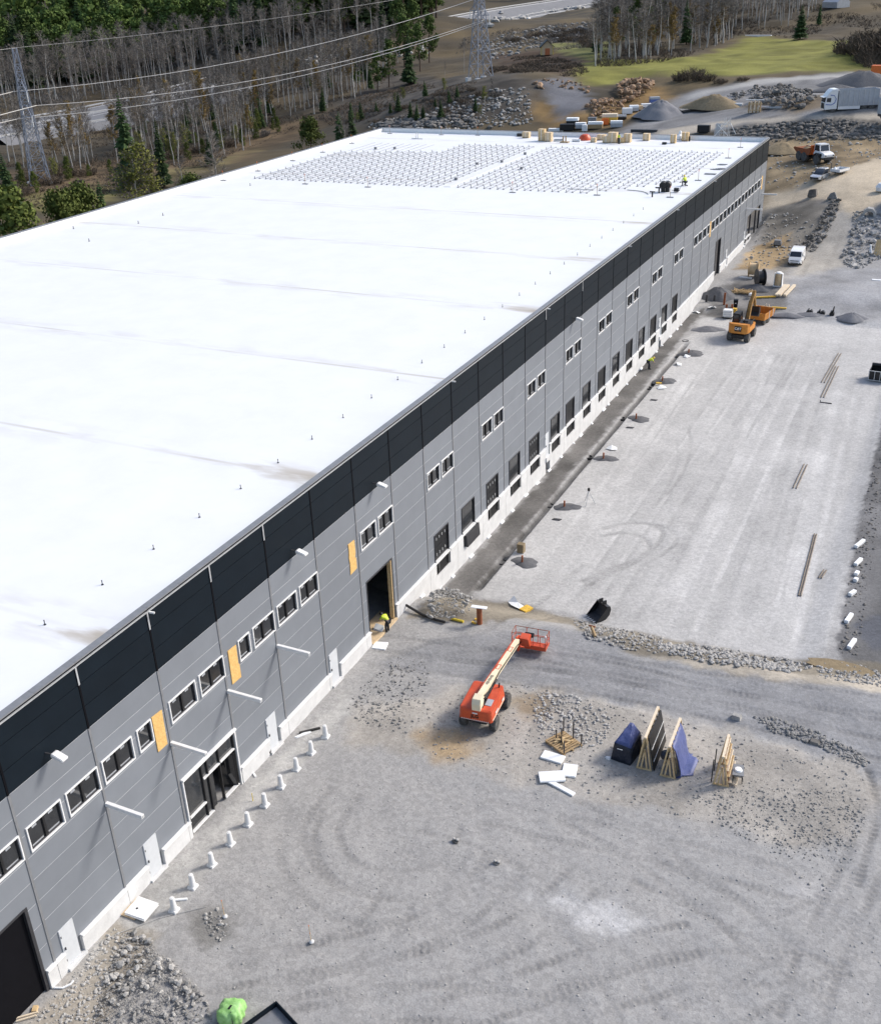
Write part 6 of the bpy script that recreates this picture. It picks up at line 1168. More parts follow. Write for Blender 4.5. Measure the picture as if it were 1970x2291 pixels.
def excavator():
    q = gd(1494, 690); t = thing('wheeled_excavator', 'orange wheeled excavator seen from behind with CAT plate', 'excavator', (q.x, q.y + 1.2, gz(q.x, q.y)), R(-4))
    for x in (-1.08, 1.08):
        for y in (-1.2, 1.5): wheel(t, x, y, .56, .62, 'dark_steel', 'wheel', 14)
    p = MB(); p.box(-.75, .75, -1.8, 2.2, .45, .95); part(p, 'undercarriage', 'black', t, .03)
    p = MB(); p.box(-1.2, 1.2, 2.3, 2.45, .15, .8); part(p, 'blade', 'cat_yellow', t)
    p = MB(); p.lathe([(.7, .95), (.7, 1.15)], 18); part(p, 'turntable', 'black', t)
    p = MB(); p.prism([(-1.36, -1.2), (-1.15, -1.75), (-.8, -1.95), (.8, -1.95), (1.15, -1.75), (1.36, -1.2)], 1.15, 2.35, 'z'); cw = part(p, 'counterweight', 'cat_yellow', t, .06)
    p = MB(); p.box(-.40, .46, -1.975, -1.952, 1.45, 2.12); pl = part(p, 'name_plate', 'black', cw); text_part('CAT', .42, 'foam', cw, (.03, -1.978, 1.80), (R(90), 0, 0)); p = MB(); p.prism([(-.10, 1.60), (.16, 1.60), (.03, 1.72)], -1.982, -1.9755, 'y'); part(p, 'emblem', 'cat_yellow', cw)
    p = MB(); p.box(-1.3, 1.3, -1.199, 1.5, 1.15, 1.9); part(p, 'house', 'cat_yellow', t, .04)
    p = MB(); p.box(-.2, 1.25, -1.15, .5, 1.901, 2.35); eh = part(p, 'engine_hood', 'black', t, .04); p = MB(); p.tube((.5, -.9, 2.35), (.5, -.9, 2.75), .08, 8); part(p, 'exhaust', 'black', eh); p = MB(); p.box(.2, .9, -.6, .3, 2.351, 2.5); part(p, 'grille', 'dark_steel', eh)
    p = MB(); p.hexa([(-1.28, -.2, 1.901), (-.32, -.2, 1.901), (-.32, 1.55, 1.901), (-1.28, 1.55, 1.901)], [(-1.22, -.1, 3.15), (-.38, -.1, 3.15), (-.38, 1.35, 3.15), (-1.22, 1.35, 3.15)]); cb = part(p, 'cab', 'black', t, .05)
    for a in ((-1.1, -.45, 'y'),): p = MB(); p.add([(-1.15, -.215, 2.15), (-.45, -.215, 2.15), (-.48, -.14, 2.95), (-1.12, -.14, 2.95)], [(0, 1, 2, 3)]); part(p, 'rear_window', 'car_glass', cb)
    p = MB(); p.add([(-.305, 0, 2.1), (-.305, 1.3, 2.1), (-.37, 1.15, 3.0), (-.37, .0, 3.0)], [(0, 1, 2, 3)]); part(p, 'side_window', 'car_glass', cb)
    p = MB(); p.path([(-1.29, -1.1, 1.95), (-1.29, -1.1, 2.5), (-1.29, -.4, 2.5)], .03, 6); p.path([(1.29, -1.0, 1.95), (1.29, -1.0, 2.45), (1.29, .9, 2.45), (1.29, 1.3, 1.95)], .03, 6); part(p, 'handrail', 'black', t)
    p = MB(); p.prism([(.9, 1.7), (1.5, 1.6), (2.3, 3.6), (3.6, 5.0), (3.3, 5.35), (1.9, 4.0)], .10, .50, 'x'); part(p, 'boom', 'dirty_shaded_boom', t, .03)
    p = MB(); p.prism([(3.1, 5.2), (3.6, 5.35), (4.6, 3.0), (4.4, 2.9)], .14, .46, 'x'); part(p, 'stick', 'dirty_shaded_boom', t, .02)
    p = MB(); p.tube((.3, 2.3, 2.6), (.3, 3.3, 4.75), .09, 8); p.tube((.02, 1.2, 2.0), (.02, 2.6, 4.2), .08, 8); part(p, 'hydraulic_cylinder', 'dark_steel', t, 0, True)
    p = MB(); p.prism([(4.3, 3.1), (4.9, 2.9), (5.0, 2.2), (4.5, 1.7), (4.0, 2.0), (4.35, 2.3)], -.35, .95, 'x'); part(p, 'bucket', 'black', t)
excavator()
def dumper_trailer():
    q = gd(1531, 659); t = thing('dump_trailer', 'orange dump trailer standing in front of the excavator', 'trailer', (q.x + .1, q.y + 1.6, gz(q.x, q.y)), R(-12))
    for x in (-.8, .8):
        for y in (-.8, .3): wheel(t, x, y, .45, .35, 'steel')
    p = MB(); p.box(-.6, .6, -1.3, 2.4, .5, .72); part(p, 'frame', 'dark_steel', t)
    for nm, b, tt in (('side', [(-1.1, -1.5, .75), (-1.02, -1.5, .75), (-1.02, 1.5, .75), (-1.1, 1.5, .75)], [(-1.3, -1.8, 1.75), (-1.22, -1.8, 1.75), (-1.22, 1.6, 1.75), (-1.3, 1.6, 1.75)]), ('side', [(1.02, -1.5, .75), (1.1, -1.5, .75), (1.1, 1.5, .75), (1.02, 1.5, .75)], [(1.22, -1.8, 1.75), (1.3, -1.8, 1.75), (1.3, 1.6, 1.75), (1.22, 1.6, 1.75)]),
        ('end_wall', [(-1.02, -1.5, .75), (1.02, -1.5, .75), (1.02, -1.42, .75), (-1.02, -1.42, .75)], [(-1.22, -1.8, 1.75), (1.22, -1.8, 1.75), (1.22, -1.72, 1.75), (-1.22, -1.72, 1.75)]), ('end_wall', [(-1.02, 1.42, .75), (1.02, 1.42, .75), (1.02, 1.5, .75), (-1.02, 1.5, .75)], [(-1.22, 1.52, 1.75), (1.22, 1.52, 1.75), (1.22, 1.6, 1.75), (-1.22, 1.6, 1.75)])): p = MB(); p.hexa(b, tt); part(p, nm, 'cat_yellow', t)
    p = MB(); p.box(-1.02, 1.02, -1.42, 1.42, .73, .80); part(p, 'tray_floor', 'rust', t)
    p = MB(); p.bar((0, 2.4, .6), (0, 3.4, .5), .14); part(p, 'drawbar', 'dark_steel', t); p = MB(); p.bar((1.36, -.6, .9), (1.34, -.5, 1.9), .06); p.bar((1.36, .6, .9), (1.34, .7, 1.95), .06); part(p, 'stake', 'offwhite', t)
dumper_trailer()
def car(name, lab, cat, p0, rz, L_, W_, H_, paint, kind='car', group=None):
    t = thing(name, lab, cat, p0, rz, group); h = L_ / 2; w_ = W_ / 2
    for x in (-w_ + .1, w_ - .1):
        for y in (-h * .60, h * .60): wheel(t, x, y, .33, .22, 'steel')
    if kind == 'van': st = [(-h, w_ * .96, w_ * .86, .35, H_ * .97), (-h * .9, w_, w_ * .88, .25, H_), (h * .32, w_, w_ * .86, .25, H_ * .985), (h * .40, w_, w_ * .84, .25, H_ * .96), (h * .70, w_, w_ * .88, .25, H_ * .60), (h * .93, w_ * .95, w_ * .88, .28, H_ * .47), (h, w_ * .80, w_ * .74, .32, H_ * .30)]
    else: st = [(-h, w_ * .85, w_ * .8, .35, .85), (-h * .92, w_ * .98, w_ * .92, .25, .97), (-h * .4, w_, w_ * .95, .22, .95), (h * .35, w_, w_ * .95, .22, .93), (h * .85, w_ * .95, w_ * .9, .24, .80), (h, w_ * .8, w_ * .76, .32, .60)]
    b = part(loft(st), 'body', paint, t, .04, True)
    if kind == 'van':
        p = MB(); z0, z1 = H_ * .62, H_ * .935; p.add([(-w_ * .82, h * .69 + .012, z0), (w_ * .82, h * .69 + .012, z0), (w_ * .76, h * .43 + .012, z1), (-w_ * .76, h * .43 + .012, z1)], [(0, 1, 2, 3)]); part(p, 'windscreen', 'car_glass', b)
        for s_ in (-1, 1): p = MB(); p.add([(s_ * w_ * .945, h * .62, H_ * .62), (s_ * w_ * .945, h * .22, H_ * .62), (s_ * w_ * .90, h * .24, H_ * .86), (s_ * w_ * .90, h * .42, H_ * .86)], [(0, 1, 2, 3)]); part(p, 'side_window', 'car_glass', b)
        p = MB(); p.box(-w_ * .55, w_ * .55, h + .002, h + .02, H_ * .20, H_ * .255); p.box(-w_ * .6, w_ * .6, h * .935, h * .975 + .03, H_ * .36, H_ * .41); part(p, 'grille', 'black', b)
        p = MB(); p.prism([(-w_ * .93, H_ * .16), (-w_ * .7, H_ * .10), (w_ * .7, H_ * .10), (w_ * .93, H_ * .16), (w_ * .9, H_ * .30), (w_ * .6, H_ * .18), (-w_ * .6, H_ * .18), (-w_ * .9, H_ * .30)], h * .99, h + .03, 'y'); part(p, 'bumper', 'black', b)
        for s_ in (-1, 1): p = MB(); p.hexa([(s_ * w_ * .62, h * .90, H_ * .37), (s_ * w_ * .93, h * .84, H_ * .38), (s_ * w_ * .93, h * .88, H_ * .43), (s_ * w_ * .62, h * .95, H_ * .42)], [(s_ * w_ * .62, h * .93, H_ * .39), (s_ * w_ * .96, h * .88, H_ * .40), (s_ * w_ * .95, h * .86, H_ * .46), (s_ * w_ * .62, h * .93, H_ * .45)]); part(p, 'headlight', 'steel', b)
    else:
        g = part(loft([(-h * .86, w_ * .80, w_ * .66, .90, 1.02), (-h * .62, w_ * .90, w_ * .72, .92, H_ * .97), (h * .05, w_ * .90, w_ * .72, .92, H_), (h * .45, w_ * .86, w_ * .8, .92, .98)]), 'cabin', 'car_glass', t, .02, True)
        p = loft([(-h * .60, w_ * .735, w_ * .70, H_ * .955, H_ + .015), (h * .06, w_ * .735, w_ * .70, H_ * .965, H_ + .025)]); part(p, 'roof', paint, t, .01)
        p = MB(); p.box(-w_ * .75, w_ * .75, h * .99, h + .02, .36, .58); part(p, 'grille', 'black', b)
        for s_ in (-1, 1): p = MB(); p.box(s_ * w_ * .62 - .14, s_ * w_ * .62 + .14, h * .93, h * 1.0, .60, .72); part(p, 'headlight', 'steel', b)
    for s_ in (-1, 1): p = MB(); p.box(s_ * (w_ + .10) - .09, s_ * (w_ + .10) + .09, h * .42, h * .48, H_ * .60, H_ * .70); part(p, 'wing_mirror', paint if kind == 'van' else 'black', t)
    return t
a = gd(1592, 537); b = gd(1617, 540); c = (a + b) / 2; VD = heading(gd(1606, 538), gd(1622, 505)) + math.pi
car('van', 'white delivery van facing the camera between the warehouse and the earth ramp', 'van', Vector((c.x, c.y + 2.4, gz(c.x, c.y + 2.4))), VD, 5.2, 2.05, 1.95, 'van_white', 'van')
c = gp(1826, 407); c = Vector((c.x + .3, c.y + 1.6, gz(c.x + .3, c.y + 1.6))); car('car', 'silver car with dark nose parked with a white trailer by the sandy road', 'car', c, R(180 - 17), 5.0, 2.1, 1.75, 'silver')
def box_trailer():
    q = gp(1866, 394); t = thing('car_trailer', 'white flatbed car trailer hitched behind the silver car', 'trailer', (q.x + .6, q.y + 1.2, gz(q.x + .6, q.y + 1.2)), R(-24))
    for x in (-.8, .8): wheel(t, x, 0, .32, .2, 'steel')
    p = MB(); p.box(-.95, .95, -1.6, 1.6, .5, .6); part(p, 'floor', 'truck_grey', t)
    for a in ((-.98, -.95, -1.6, 1.6), (.95, .98, -1.6, 1.6), (-.95, .95, 1.57, 1.6), (-.95, .95, -1.6, -1.57)): p = MB(); p.box(*a, .601, 1.0); part(p, 'side_board', 'van_white', t)
    p = MB(); p.bar((0, -1.6, .5), (0, -2.6, .5), .1); part(p, 'drawbar', 'dark_steel', t); p = MB(); p.box(-.9, -.8, -1.56, -1.46, .6, 2.1); part(p, 'upright', 'dark_steel', t); p = MB(); p.lathe([(.25, .6), (.3, 1.0), (.1, 1.3)], 8, (-.4, -1.0, 0)); part(p, 'load', 'foam', t, 0, True)
box_trailer()
def hauler():
    a = gp(1787, 362); b = gp(1847, 367); a.z = b.z = 0; mid = gp(1818, 366); d = b - a; ang = heading(a, b) - R(14); t = thing('dump_truck', 'articulated dump truck with white cab and rusty orange tipper', 'dump truck', (mid.x, mid.y + 1.4, gz(mid.x, mid.y + 1.4)), ang)
    k = 1.0
    for x in (-1.15, 1.15):
        for y in (-3.3, -1.55, 2.35): wheel(t, x, y, .88, .65, 'strip_grey', 'wheel', 0)
    p = MB(); p.box(-.5, .5, -4.2, 1.2, .8, 1.25); p.box(-.4, .4, 1.2, 3.6, .8, 1.2); part(p, 'chassis', 'black', t)
    # tipper: open V body
    prof = [(-5.2, 2.1), (-4.2, 1.45), (-.2, 1.30), (.25, 1.75), (.45, 2.75), (.1, 2.75), (-1.0, 2.35), (-4.9, 2.35)]
    for x0, x1 in ((-1.42, -1.30), (1.30, 1.42)): p = MB(); p.prism(prof, x0, x1, 'x'); part(p, 'tipper_side', 'rust', t)
    p = MB(); p.hexa([(-1.3, -5.15, 2.1), (1.3, -5.15, 2.1), (1.3, -4.2, 1.45), (-1.3, -4.2, 1.45)], [(-1.3, -5.15, 2.2), (1.3, -5.15, 2.2), (1.3, -4.2, 1.55), (-1.3, -4.2, 1.55)]); p.box(-1.3, 1.3, -4.2, -.2, 1.35, 1.5); part(p, 'tipper_floor', 'rust', t)
    p = MB(); p.hexa([(-1.3, -.2, 1.4), (1.3, -.2, 1.4), (1.3, -.05, 1.4), (-1.3, -.05, 1.4)], [(-1.35, .25, 3.15), (1.35, .25, 3.15), (1.35, .4, 3.15), (-1.35, .4, 3.15)]); part(p, 'headboard', 'orange', t)
    for x in (-.9, 0, .9): p = MB(); p.bar((x, .02, 1.5), (x, .43, 3.1), .1); part(p, 'headboard_rib', 'rust', t)
    p = MB(); p.lathe([(1.6, 0), (1.2, .55), (.5, .9), (.1, 1.0)], 12, (0, -2.7, 1.5)); p.v = [(x * .8, y if y > -9 else y, z) for x, y, z in p.v]; part(p, 'load', 'earth_brown', t, 0, True)
    p = MB(); p.prism([(.9, 1.25), (3.9, 1.25), (4.35, 1.45), (4.4, 1.85), (3.9, 2.15), (2.6, 2.35), (1.2, 2.35), (.9, 2.0)], -1.12, 1.12, 'x'); hd = part(p, 'engine_hood', 'van_white', t, .08)
    p = MB(); p.lathe([(.30, 0), (.30, .03)], 14, (1.121, 3.3, 1.75), 'x'); p.v = [(1.121 + (c_ - 1.75) if False else x, y, z) for (x, y, z) in p.v for c_ in (0,)]; part(p, 'air_intake', 'black', hd)
    p = MB(); p.box(-1.0, 1.0, 4.0, 4.42, 1.0, 1.35); part(p, 'bumper', 'dark_steel', t)
    for s_ in (-1, 1):
        p = MB(); p.tube((s_ * .8, 4.25, 1.72), (s_ * .8, 4.42, 1.72), .13, 10); part(p, 'headlight', 'dark_steel', hd)
        p = MB(); p.prism([(1.3, .9), (1.45, 1.7), (2.0, 2.0), (2.8, 2.0), (3.3, 1.6), (3.4, 1.3), (3.1, 1.4), (2.7, 1.85), (2.0, 1.85), (1.6, 1.6), (1.45, .9)], s_ * 1.0 - (.5 if s_ > 0 else 0) + .0, s_ * 1.0 + (.5 if s_ < 0 else .45), 'x'); part(p, 'mudguard', 'black', t)
    p = MB(); p.hexa([(-1.0, .95, 2.352), (1.0, .95, 2.352), (1.0, 2.75, 2.352), (-1.0, 2.75, 2.352)], [(-.92, 1.0, 3.35), (.92, 1.0, 3.35), (.92, 2.45, 3.35), (-.92, 2.45, 3.35)]); cb = part(p, 'cab', 'car_glass', t, .03)
    p = MB(); p.box(-1.0, 1.0, .9, 2.6, 3.352, 3.55); part(p, 'cab_roof', 'van_white', cb, .05)
    for x, y in ((-.98, 2.62), (.98, 2.62), (-.98, 1.0), (.98, 1.0)): p = MB(); p.bar((x, y + (.12 if y > 2 else 0), 2.36), (x * .96, y - (.1 if y > 2 else 0), 3.35), .16 if y > 2 else .08); part(p, 'cab_pillar', 'van_white', cb)
    p = MB(); p.path([(1.05, 2.6, 2.4), (1.35, 2.9, 3.0), (1.35, 2.9, 3.4)], .04, 5); part(p, 'mirror_arm', 'dark_steel', t)
hauler()
def lorry(lab, p0, rz, trailer=True):
    t = thing('lorry', lab, 'lorry', p0, rz); k = 1.14
    for y in (2.6, -3.1, -4.5): 
        for x in (-1.05, 1.05): wheel(t, x, y, .52, .34, 'steel')
    p = MB(); p.box(-1.1, 1.1, -5.6, 4.0, .6, 1.0); part(p, 'chassis', 'dark_steel', t)
    p = MB(); p.prism([(1.9, .5), (4.05, .45), (4.15, 1.2), (4.0, 2.6), (3.4, 3.5), (2.9, 3.95), (1.9, 4.0)], -1.25, 1.25, 'x'); cb = part(p, 'cab', 'van_white', t, .08)
    p = MB(); p.add([(-1.1, 4.135, 1.75), (1.1, 4.135, 1.75), (1.05, 4.02, 2.6), (-1.05, 4.02, 2.6)], [(0, 1, 2, 3)]); part(p, 'windscreen', 'car_glass', cb)
    p = MB(); p.box(-.75, .75, 4.10, 4.20, .65, 1.55); part(p, 'grille', 'black', cb)
    p = MB(); p.hexa([(-1.15, 4.0, 2.65), (1.15, 4.0, 2.65), (1.15, 4.5, 2.55), (-1.15, 4.5, 2.55)], [(-1.15, 4.0, 2.72), (1.15, 4.0, 2.72), (1.15, 4.5, 2.62), (-1.15, 4.5, 2.62)]); part(p, 'sun_visor', 'van_white', cb)
    for s_ in (-1, 1):
        p = MB(); p.add([(s_ * 1.262, 3.9, 1.85), (s_ * 1.262, 3.1, 1.75), (s_ * 1.262, 3.1, 2.5), (s_ * 1.262, 3.85, 2.5)], [(0, 1, 2, 3)]); part(p, 'side_window', 'car_glass', cb)
        p = MB(); p.path([(s_ * 1.264, 4.0, 1.4), (s_ * 1.264, 3.0, 1.3), (s_ * 1.264, 2.4, 1.6), (s_ * 1.264, 2.2, 2.3), (s_ * 1.264, 2.6, 2.9), (s_ * 1.264, 3.3, 3.0)], .07, 5); part(p, 'livery_stripe', 'hazard_blue', cb)
        p = MB(); p.box(s_ * 1.18 - .06, s_ * 1.18 + .06, -2.3, 1.7, .45, 1.0); part(p, 'side_skirt', 'van_white', t)
    def tub(y0, y1, par, z0=1.02):
        p = MB(); p.box(-1.27, 1.27, y0, y1, z0, z0 + .08); fl = part(p, 'body_floor', 'truck_grey', par)
        for x in (-1.27, 1.2): p = MB(); p.box(x, x + .07, y0, y1, z0 + .081, 3.8); part(p, 'body_side', 'truck_grey', par)
        for y in (y0, y1 - .07): p = MB(); p.box(-1.199, 1.199, y, y + .07, z0 + .081, 3.8); part(p, 'body_end', 'truck_grey', par)
        n = int((y1 - y0) / .85)
        for i in range(n + 1):
            for x in (-1.33, 1.272): p = MB(); y = y0 + (y1 - y0 - .1) * i / n; p.box(x, x + .06, y, y + .1, z0, 3.75); part(p, 'body_rib', 'steel', par)
        p = MB(); p.box(-1.15, 1.15, y0 + .1, y1 - .1, 3.2, 3.45); part(p, 'cargo', 'strip_grey', par)
    tub(-5.6, 1.75, t)
    t.scale = (k, k, k)
    if trailer:
        u = thing('lorry_trailer', 'grey high sided trailer coupled behind the white lorry', 'trailer', (0, 0, 0), rz); off = Matrix.Rotation(rz, 3, 'Z') @ Vector((0, -11.4 * k, 0)); u.location = Vector(p0) + off; u.location.z = gz(u.location.x, u.location.y)
        for y in (2.9, 1.6, -3.2, -4.5):
            for x in (-1.05, 1.05): wheel(u, x, y, .52, .34, 'steel')
        p = MB(); p.box(-1.0, 1.0, -5.4, 4.0, .6, 1.0); p.bar((0, 4.0, .8), (0, 5.9, .8), .15); part(p, 'chassis', 'dark_steel', u)
        tub(-5.6, 4.2, u); p = MB(); p.box(-1.275, 1.275, 4.201, 4.24, 1.1, 3.7); part(p, 'front_panel', 'hazard_blue', u); u.scale = (k, k, k)
        p = MB(); p.prism([(1.6, 2.1), (1.9, 2.6), (2.2, 2.1), (1.9, 1.6)], 1.335, 1.36, 'x'); part(p, 'diamond_sign', 'navy', u)
    return t
a = gp(1838, 256); b = gp(1900, 250); rzL = heading(b, a) + R(6)
lorry('white lorry with grey high sided body on the gravel road', Vector((a.x, a.y, 0)) + Matrix.Rotation(rzL, 3, 'Z') @ Vector((0, -4.4, 0)) + Vector((0, 1.4, gz(a.x, a.y + 1.5))), rzL)
q = gp(1985, 262); lorry('dark lorry cut off by the right edge below the trailer', Vector((q.x + 4.2, q.y - 1.5, gz(q.x, q.y))), rzL + math.pi * .06 + math.pi, False)
def far_bits():
    for X, Y, lab, m_ in ((1740, 168, 'orange machine on top of the far trailer', 'orange'), (1687, 183, 'orange beam on the lorry body', 'orange')):
        pass
far_bits()
def dark_loader():
    q = gd(1784, 418); t = thing('loader', 'dark machine cut off by the right edge at the top of the ramp', 'machine', (q.x + 2.0, q.y, gz(q.x, q.y)), R(20))
    for x in (-1, 1):
        for y in (-1.2, 1.2): wheel(t, x, y, .7, .5, 'dark_steel')
    p = loft([(-2.4, 1.0, .9, .7, 1.8), (-2.0, 1.15, 1.0, .6, 2.2), (.8, 1.15, .95, .6, 2.3), (2.2, 1.0, .8, .7, 1.7)]); part(p, 'body', 'dark_steel', t, .05); p = loft([(-1.0, .85, .7, 2.25, 3.0), (.6, .85, .7, 2.28, 3.05)]); part(p, 'cab', 'car_glass', t, .03)
dark_loader()
def skip_trailer():
    q = gd(1756, 772); t = thing('black_container', 'black open container with white frame at the right edge of the yard', 'container', (q.x + 1.1, q.y + .9, gz(q.x, q.y)), R(-3))
    for a in ((-1.15, -1.07, -.9, .9), (1.07, 1.15, -.9, .9), (-1.07, 1.07, -.9, -.82), (-1.07, 1.07, .82, .9)): p = MB(); p.box(*a, .25, 1.25); part(p, 'side', 'black', t)
    p = MB(); p.box(-1.07, 1.07, -.82, .82, .25, .33); part(p, 'floor', 'black', t); p = MB(); p.tube((-1.1, .75, 1.5), (1.1, .75, 1.5), .22, 10); part(p, 'rolled_cover', 'black', t, 0, True)
    for x in (-1.1, -.5, .1, .7): p = MB(); p.bar((x, -.93, .15), (x, -.93, 1.3), .05); part(p, 'frame_post', 'offwhite', t)
    for z in (.2, 1.28): p = MB(); p.bar((-1.15, -.94, z), (1.15, -.94, z), .05); part(p, 'frame_rail', 'offwhite', t)
    for x in (-.9, .9): wheel(t, x, 0, .28, .2, 'dark_steel')
skip_trailer()
# goods round the excavator
def drum(X, Y, rz, r, w_, lab, tilt=0):
    q = gd(X, Y); t = thing('cable_drum', lab, 'cable drum', (q.x, q.y, gz(q.x, q.y)), rz)
    for x in (-w_ / 2, w_ / 2): p = MB(); p.lathe([(r, x - .05), (r, x + .05)], 24, (0, 0, r), 'x'); fl = part(p, 'flange', 'wood_old' if tilt == 0 else 'dark_steel', t); p = MB(); p.lathe([(.16, x - .07), (.16, x + .07)], 12, (0, 0, r), 'x'); part(p, 'hub', 'black', fl)
    p = MB(); p.lathe([(r * .72, -w_ / 2 + .05), (r * .74, 0), (r * .72, w_ / 2 - .05)], 24, (0, 0, r), 'x'); part(p, 'cable', 'beige' if tilt == 0 else 'black', t, 0, True)
drum(1523, 560, R(4), 1.15, 1.3, 'wooden cable drum wound with tan cable, left of two'); drum(1536, 578, R(28), 1.2, 1.0, 'dark cable drum in front of the wooden one', 1)
def wrapped_barrel():
    q = gd(1573, 579); t = thing('wrapped_tank', 'tan ribbed tank in white wrapping on a pallet', 'tank', (q.x, q.y, gz(q.x, q.y)))
    p = MB(); p.lathe([(.5, .16), (.52, .3), (.48, .7), (.53, .85), (.48, 1.3), (.52, 1.45), (.44, 1.85), (.3, 2.0)], 16); part(p, 'tank', 'beige', t, 0, True)
    p = MB(); p.lathe([(.47, 1.86), (.36, 2.03), (.1, 2.08)], 16); part(p, 'hood', 'foam', t, 0, True); p = MB(); p.box(-.62, .62, -.62, .62, 0, .15); part(p, 'pallet', 'offwhite', t)
    for x in (-.56, .56): p = MB(); p.hexa([(x - .05, -.5, .15), (x + .05, -.5, .15), (x + .05, .3, .15), (x - .05, .3, .15)], [(x * .9 - .04, -.3, 1.9), (x * .9 + .04, -.3, 1.9), (x * .9 + .04, .2, 1.9), (x * .9 - .04, .2, 1.9)]); part(p, 'wrapping', 'foam', t)
wrapped_barrel()
for i, (a, b, lab) in enumerate([((1569, 602), (1588, 581), 'first pale timber beam of three beside the tank'), ((1575, 602), (1594, 581), 'second pale timber beam of three beside the tank'), ((1586, 602), (1606, 581), 'third pale timber beam, apart from the other two')]):
    A_, B_ = gd(*a), gd(*b); t = A_.copy(); p = MB(); A_ = A_ + Vector((0, 0, .28)); B_ = B_ + Vector((0, 0, .28)); p.bar(A_ - t, B_ - t, .42, .3); o = p.obj('timber_beam', M['wood_pale'], None, False, .02, t); tag(o, lab, 'timber beam', 'pale timber beams beside the tank')
for a, b, lab, m_ in (((1526, 604), (1568, 602), 'yellow formwork plank running to the pale beams', 'yellow_wood'), ((1528, 622), (1590, 626), 'yellow green formwork plank in front of the sand bed', 'yellow_wood')):
    A_, B_ = gd(*a), gd(*b); p = MB(); p.bar((0, 0, .15), B_ - A_ + Vector((0, 0, .15)), .28, .18); tag(p.obj('formwork_plank', M[m_], None, False, .01, A_), lab, 'plank')
def trestle():
    q = gd(1550, 630); t = thing('trestle', 'pale timber trestle under the yellow green plank', 'trestle', (q.x, q.y, gz(q.x, q.y)))
    for a, b in (((-.4, 0, 0), (-.15, .1, .95)), ((.5, 0, 0), (.2, .1, .95)), ((-.5, .3, .6), (.6, .3, .6)), ((-.4, .5, 0), (-.15, .3, .95))): p = MB(); p.bar(a, b, .08); part(p, 'leg', 'wood_pale', t)
trestle()
def bin_(): 
    q = gd(1487, 622); t = thing('wheelie_bin', 'dark grey wheelie bin behind the excavator cab', 'bin', (q.x, q.y, gz(q.x, q.y)), .2)
    p = MB(); p.hexa([(-.24, -.28, .08), (.24, -.28, .08), (.24, .22, .08), (-.24, .22, .08)], [(-.3, -.36, 1.0), (.3, -.36, 1.0), (.3, .36, 1.0), (-.3, .36, 1.0)]); b = part(p, 'body', 'panel_dark', t, .02); p = MB(); p.hexa([(-.32, -.4, 1.0), (.32, -.4, 1.0), (.32, .4, 1.0), (-.32, .4, 1.0)], [(-.28, -.3, 1.1), (.28, -.3, 1.1), (.3, .38, 1.1), (-.3, .38, 1.1)]); part(p, 'lid', 'panel_dark', t, .02); p = MB(); p.box(-.08, .08, -.37, -.355, .6, .72); part(p, 'sticker', 'foam', b)
bin_()
def tote():
    q = gd(1468, 645); t = thing('liquid_tank', 'white caged liquid tank left of the excavator', 'tank', (q.x + .1, q.y + .5, gz(q.x, q.y)), .1)
    p = MB(); p.box(-.6, .6, -.5, .5, .17, 1.15); part(p, 'tank', 'foam', t, .08); p = MB(); p.box(-.62, .62, -.52, .52, 0, .14); part(p, 'pallet', 'black', t)
    for z in (.3, .6, .9, 1.16):
        for a in (((-.63, -.53), (.63, -.53)), ((-.63, .53), (.63, .53)), ((-.63, -.53), (-.63, .53)), ((.63, -.53), (.63, .53))): p = MB(); p.bar((*a[0], z), (*a[1], z), .03); part(p, 'cage_bar', 'steel', t)
tote()
for X, Y, h, m_, lab in ((1464, 617, 1.7, 'rust', 'tall orange brown post left of the excavator'), (1468, 632, 1.1, 'rust', 'short brown sheet pile beside the bin, left one'), (1479, 633, 1.2, 'rust', 'short brown sheet pile beside the bin, right one'), (1428, 611, 1.0, 'dark_steel', 'dark stake by the wall before the spoil heap, left one'), (1444, 610, .9, 'dark_steel', 'dark stake by the wall before the spoil heap, right one')):
    small('post', lab, 'post', X, Y, lambda p: p.hexa([(-.14, -.08, -.2), (.14, -.08, -.2), (.14, .08, -.2), (-.14, .08, -.2)], [(-.10, -.06, h), (.16, -.06, h), (.16, .08, h), (-.12, .08, h)]), m_)
small('yellow_box', 'yellow timber box between the brown sheet piles and the bin', 'box', 1484, 632, lambda p: p.box(-.45, .35, -.2, .3, 0, .55), 'yellow_wood')
small('brush_heap', 'tangle of brown roots and straw before the cable drums', 'brush', 1508, 594, lambda p: [p.bar((random.uniform(-2, 1.6), random.uniform(-.8, .8), .1), (random.uniform(-2, 1.6), random.uniform(-.8, .8), random.uniform(.2, .6)), .06) for _ in range(70)], 'wood')
small('white_bag', 'white sack on the dark spoil before the drums', 'sack', 1518, 603, lambda p: p.lathe([(.1, 0), (.35, .1), (.3, .35), (.1, .45)], 10), 'foam', .3, 0, 0, True)
small('foam_sheet', 'white sheet on the ground beside the wooden cable drum', 'sheet', 1508, 562, lambda p: p.hexa([(-1.1, -.2, 0), (.9, -.4, 0), (.9, .2, 0), (-.6, .4, 0)], [(-1.0, -.18, .08), (.9, -.38, .12), (.88, .2, .1), (-.6, .38, .1)]), 'foam')
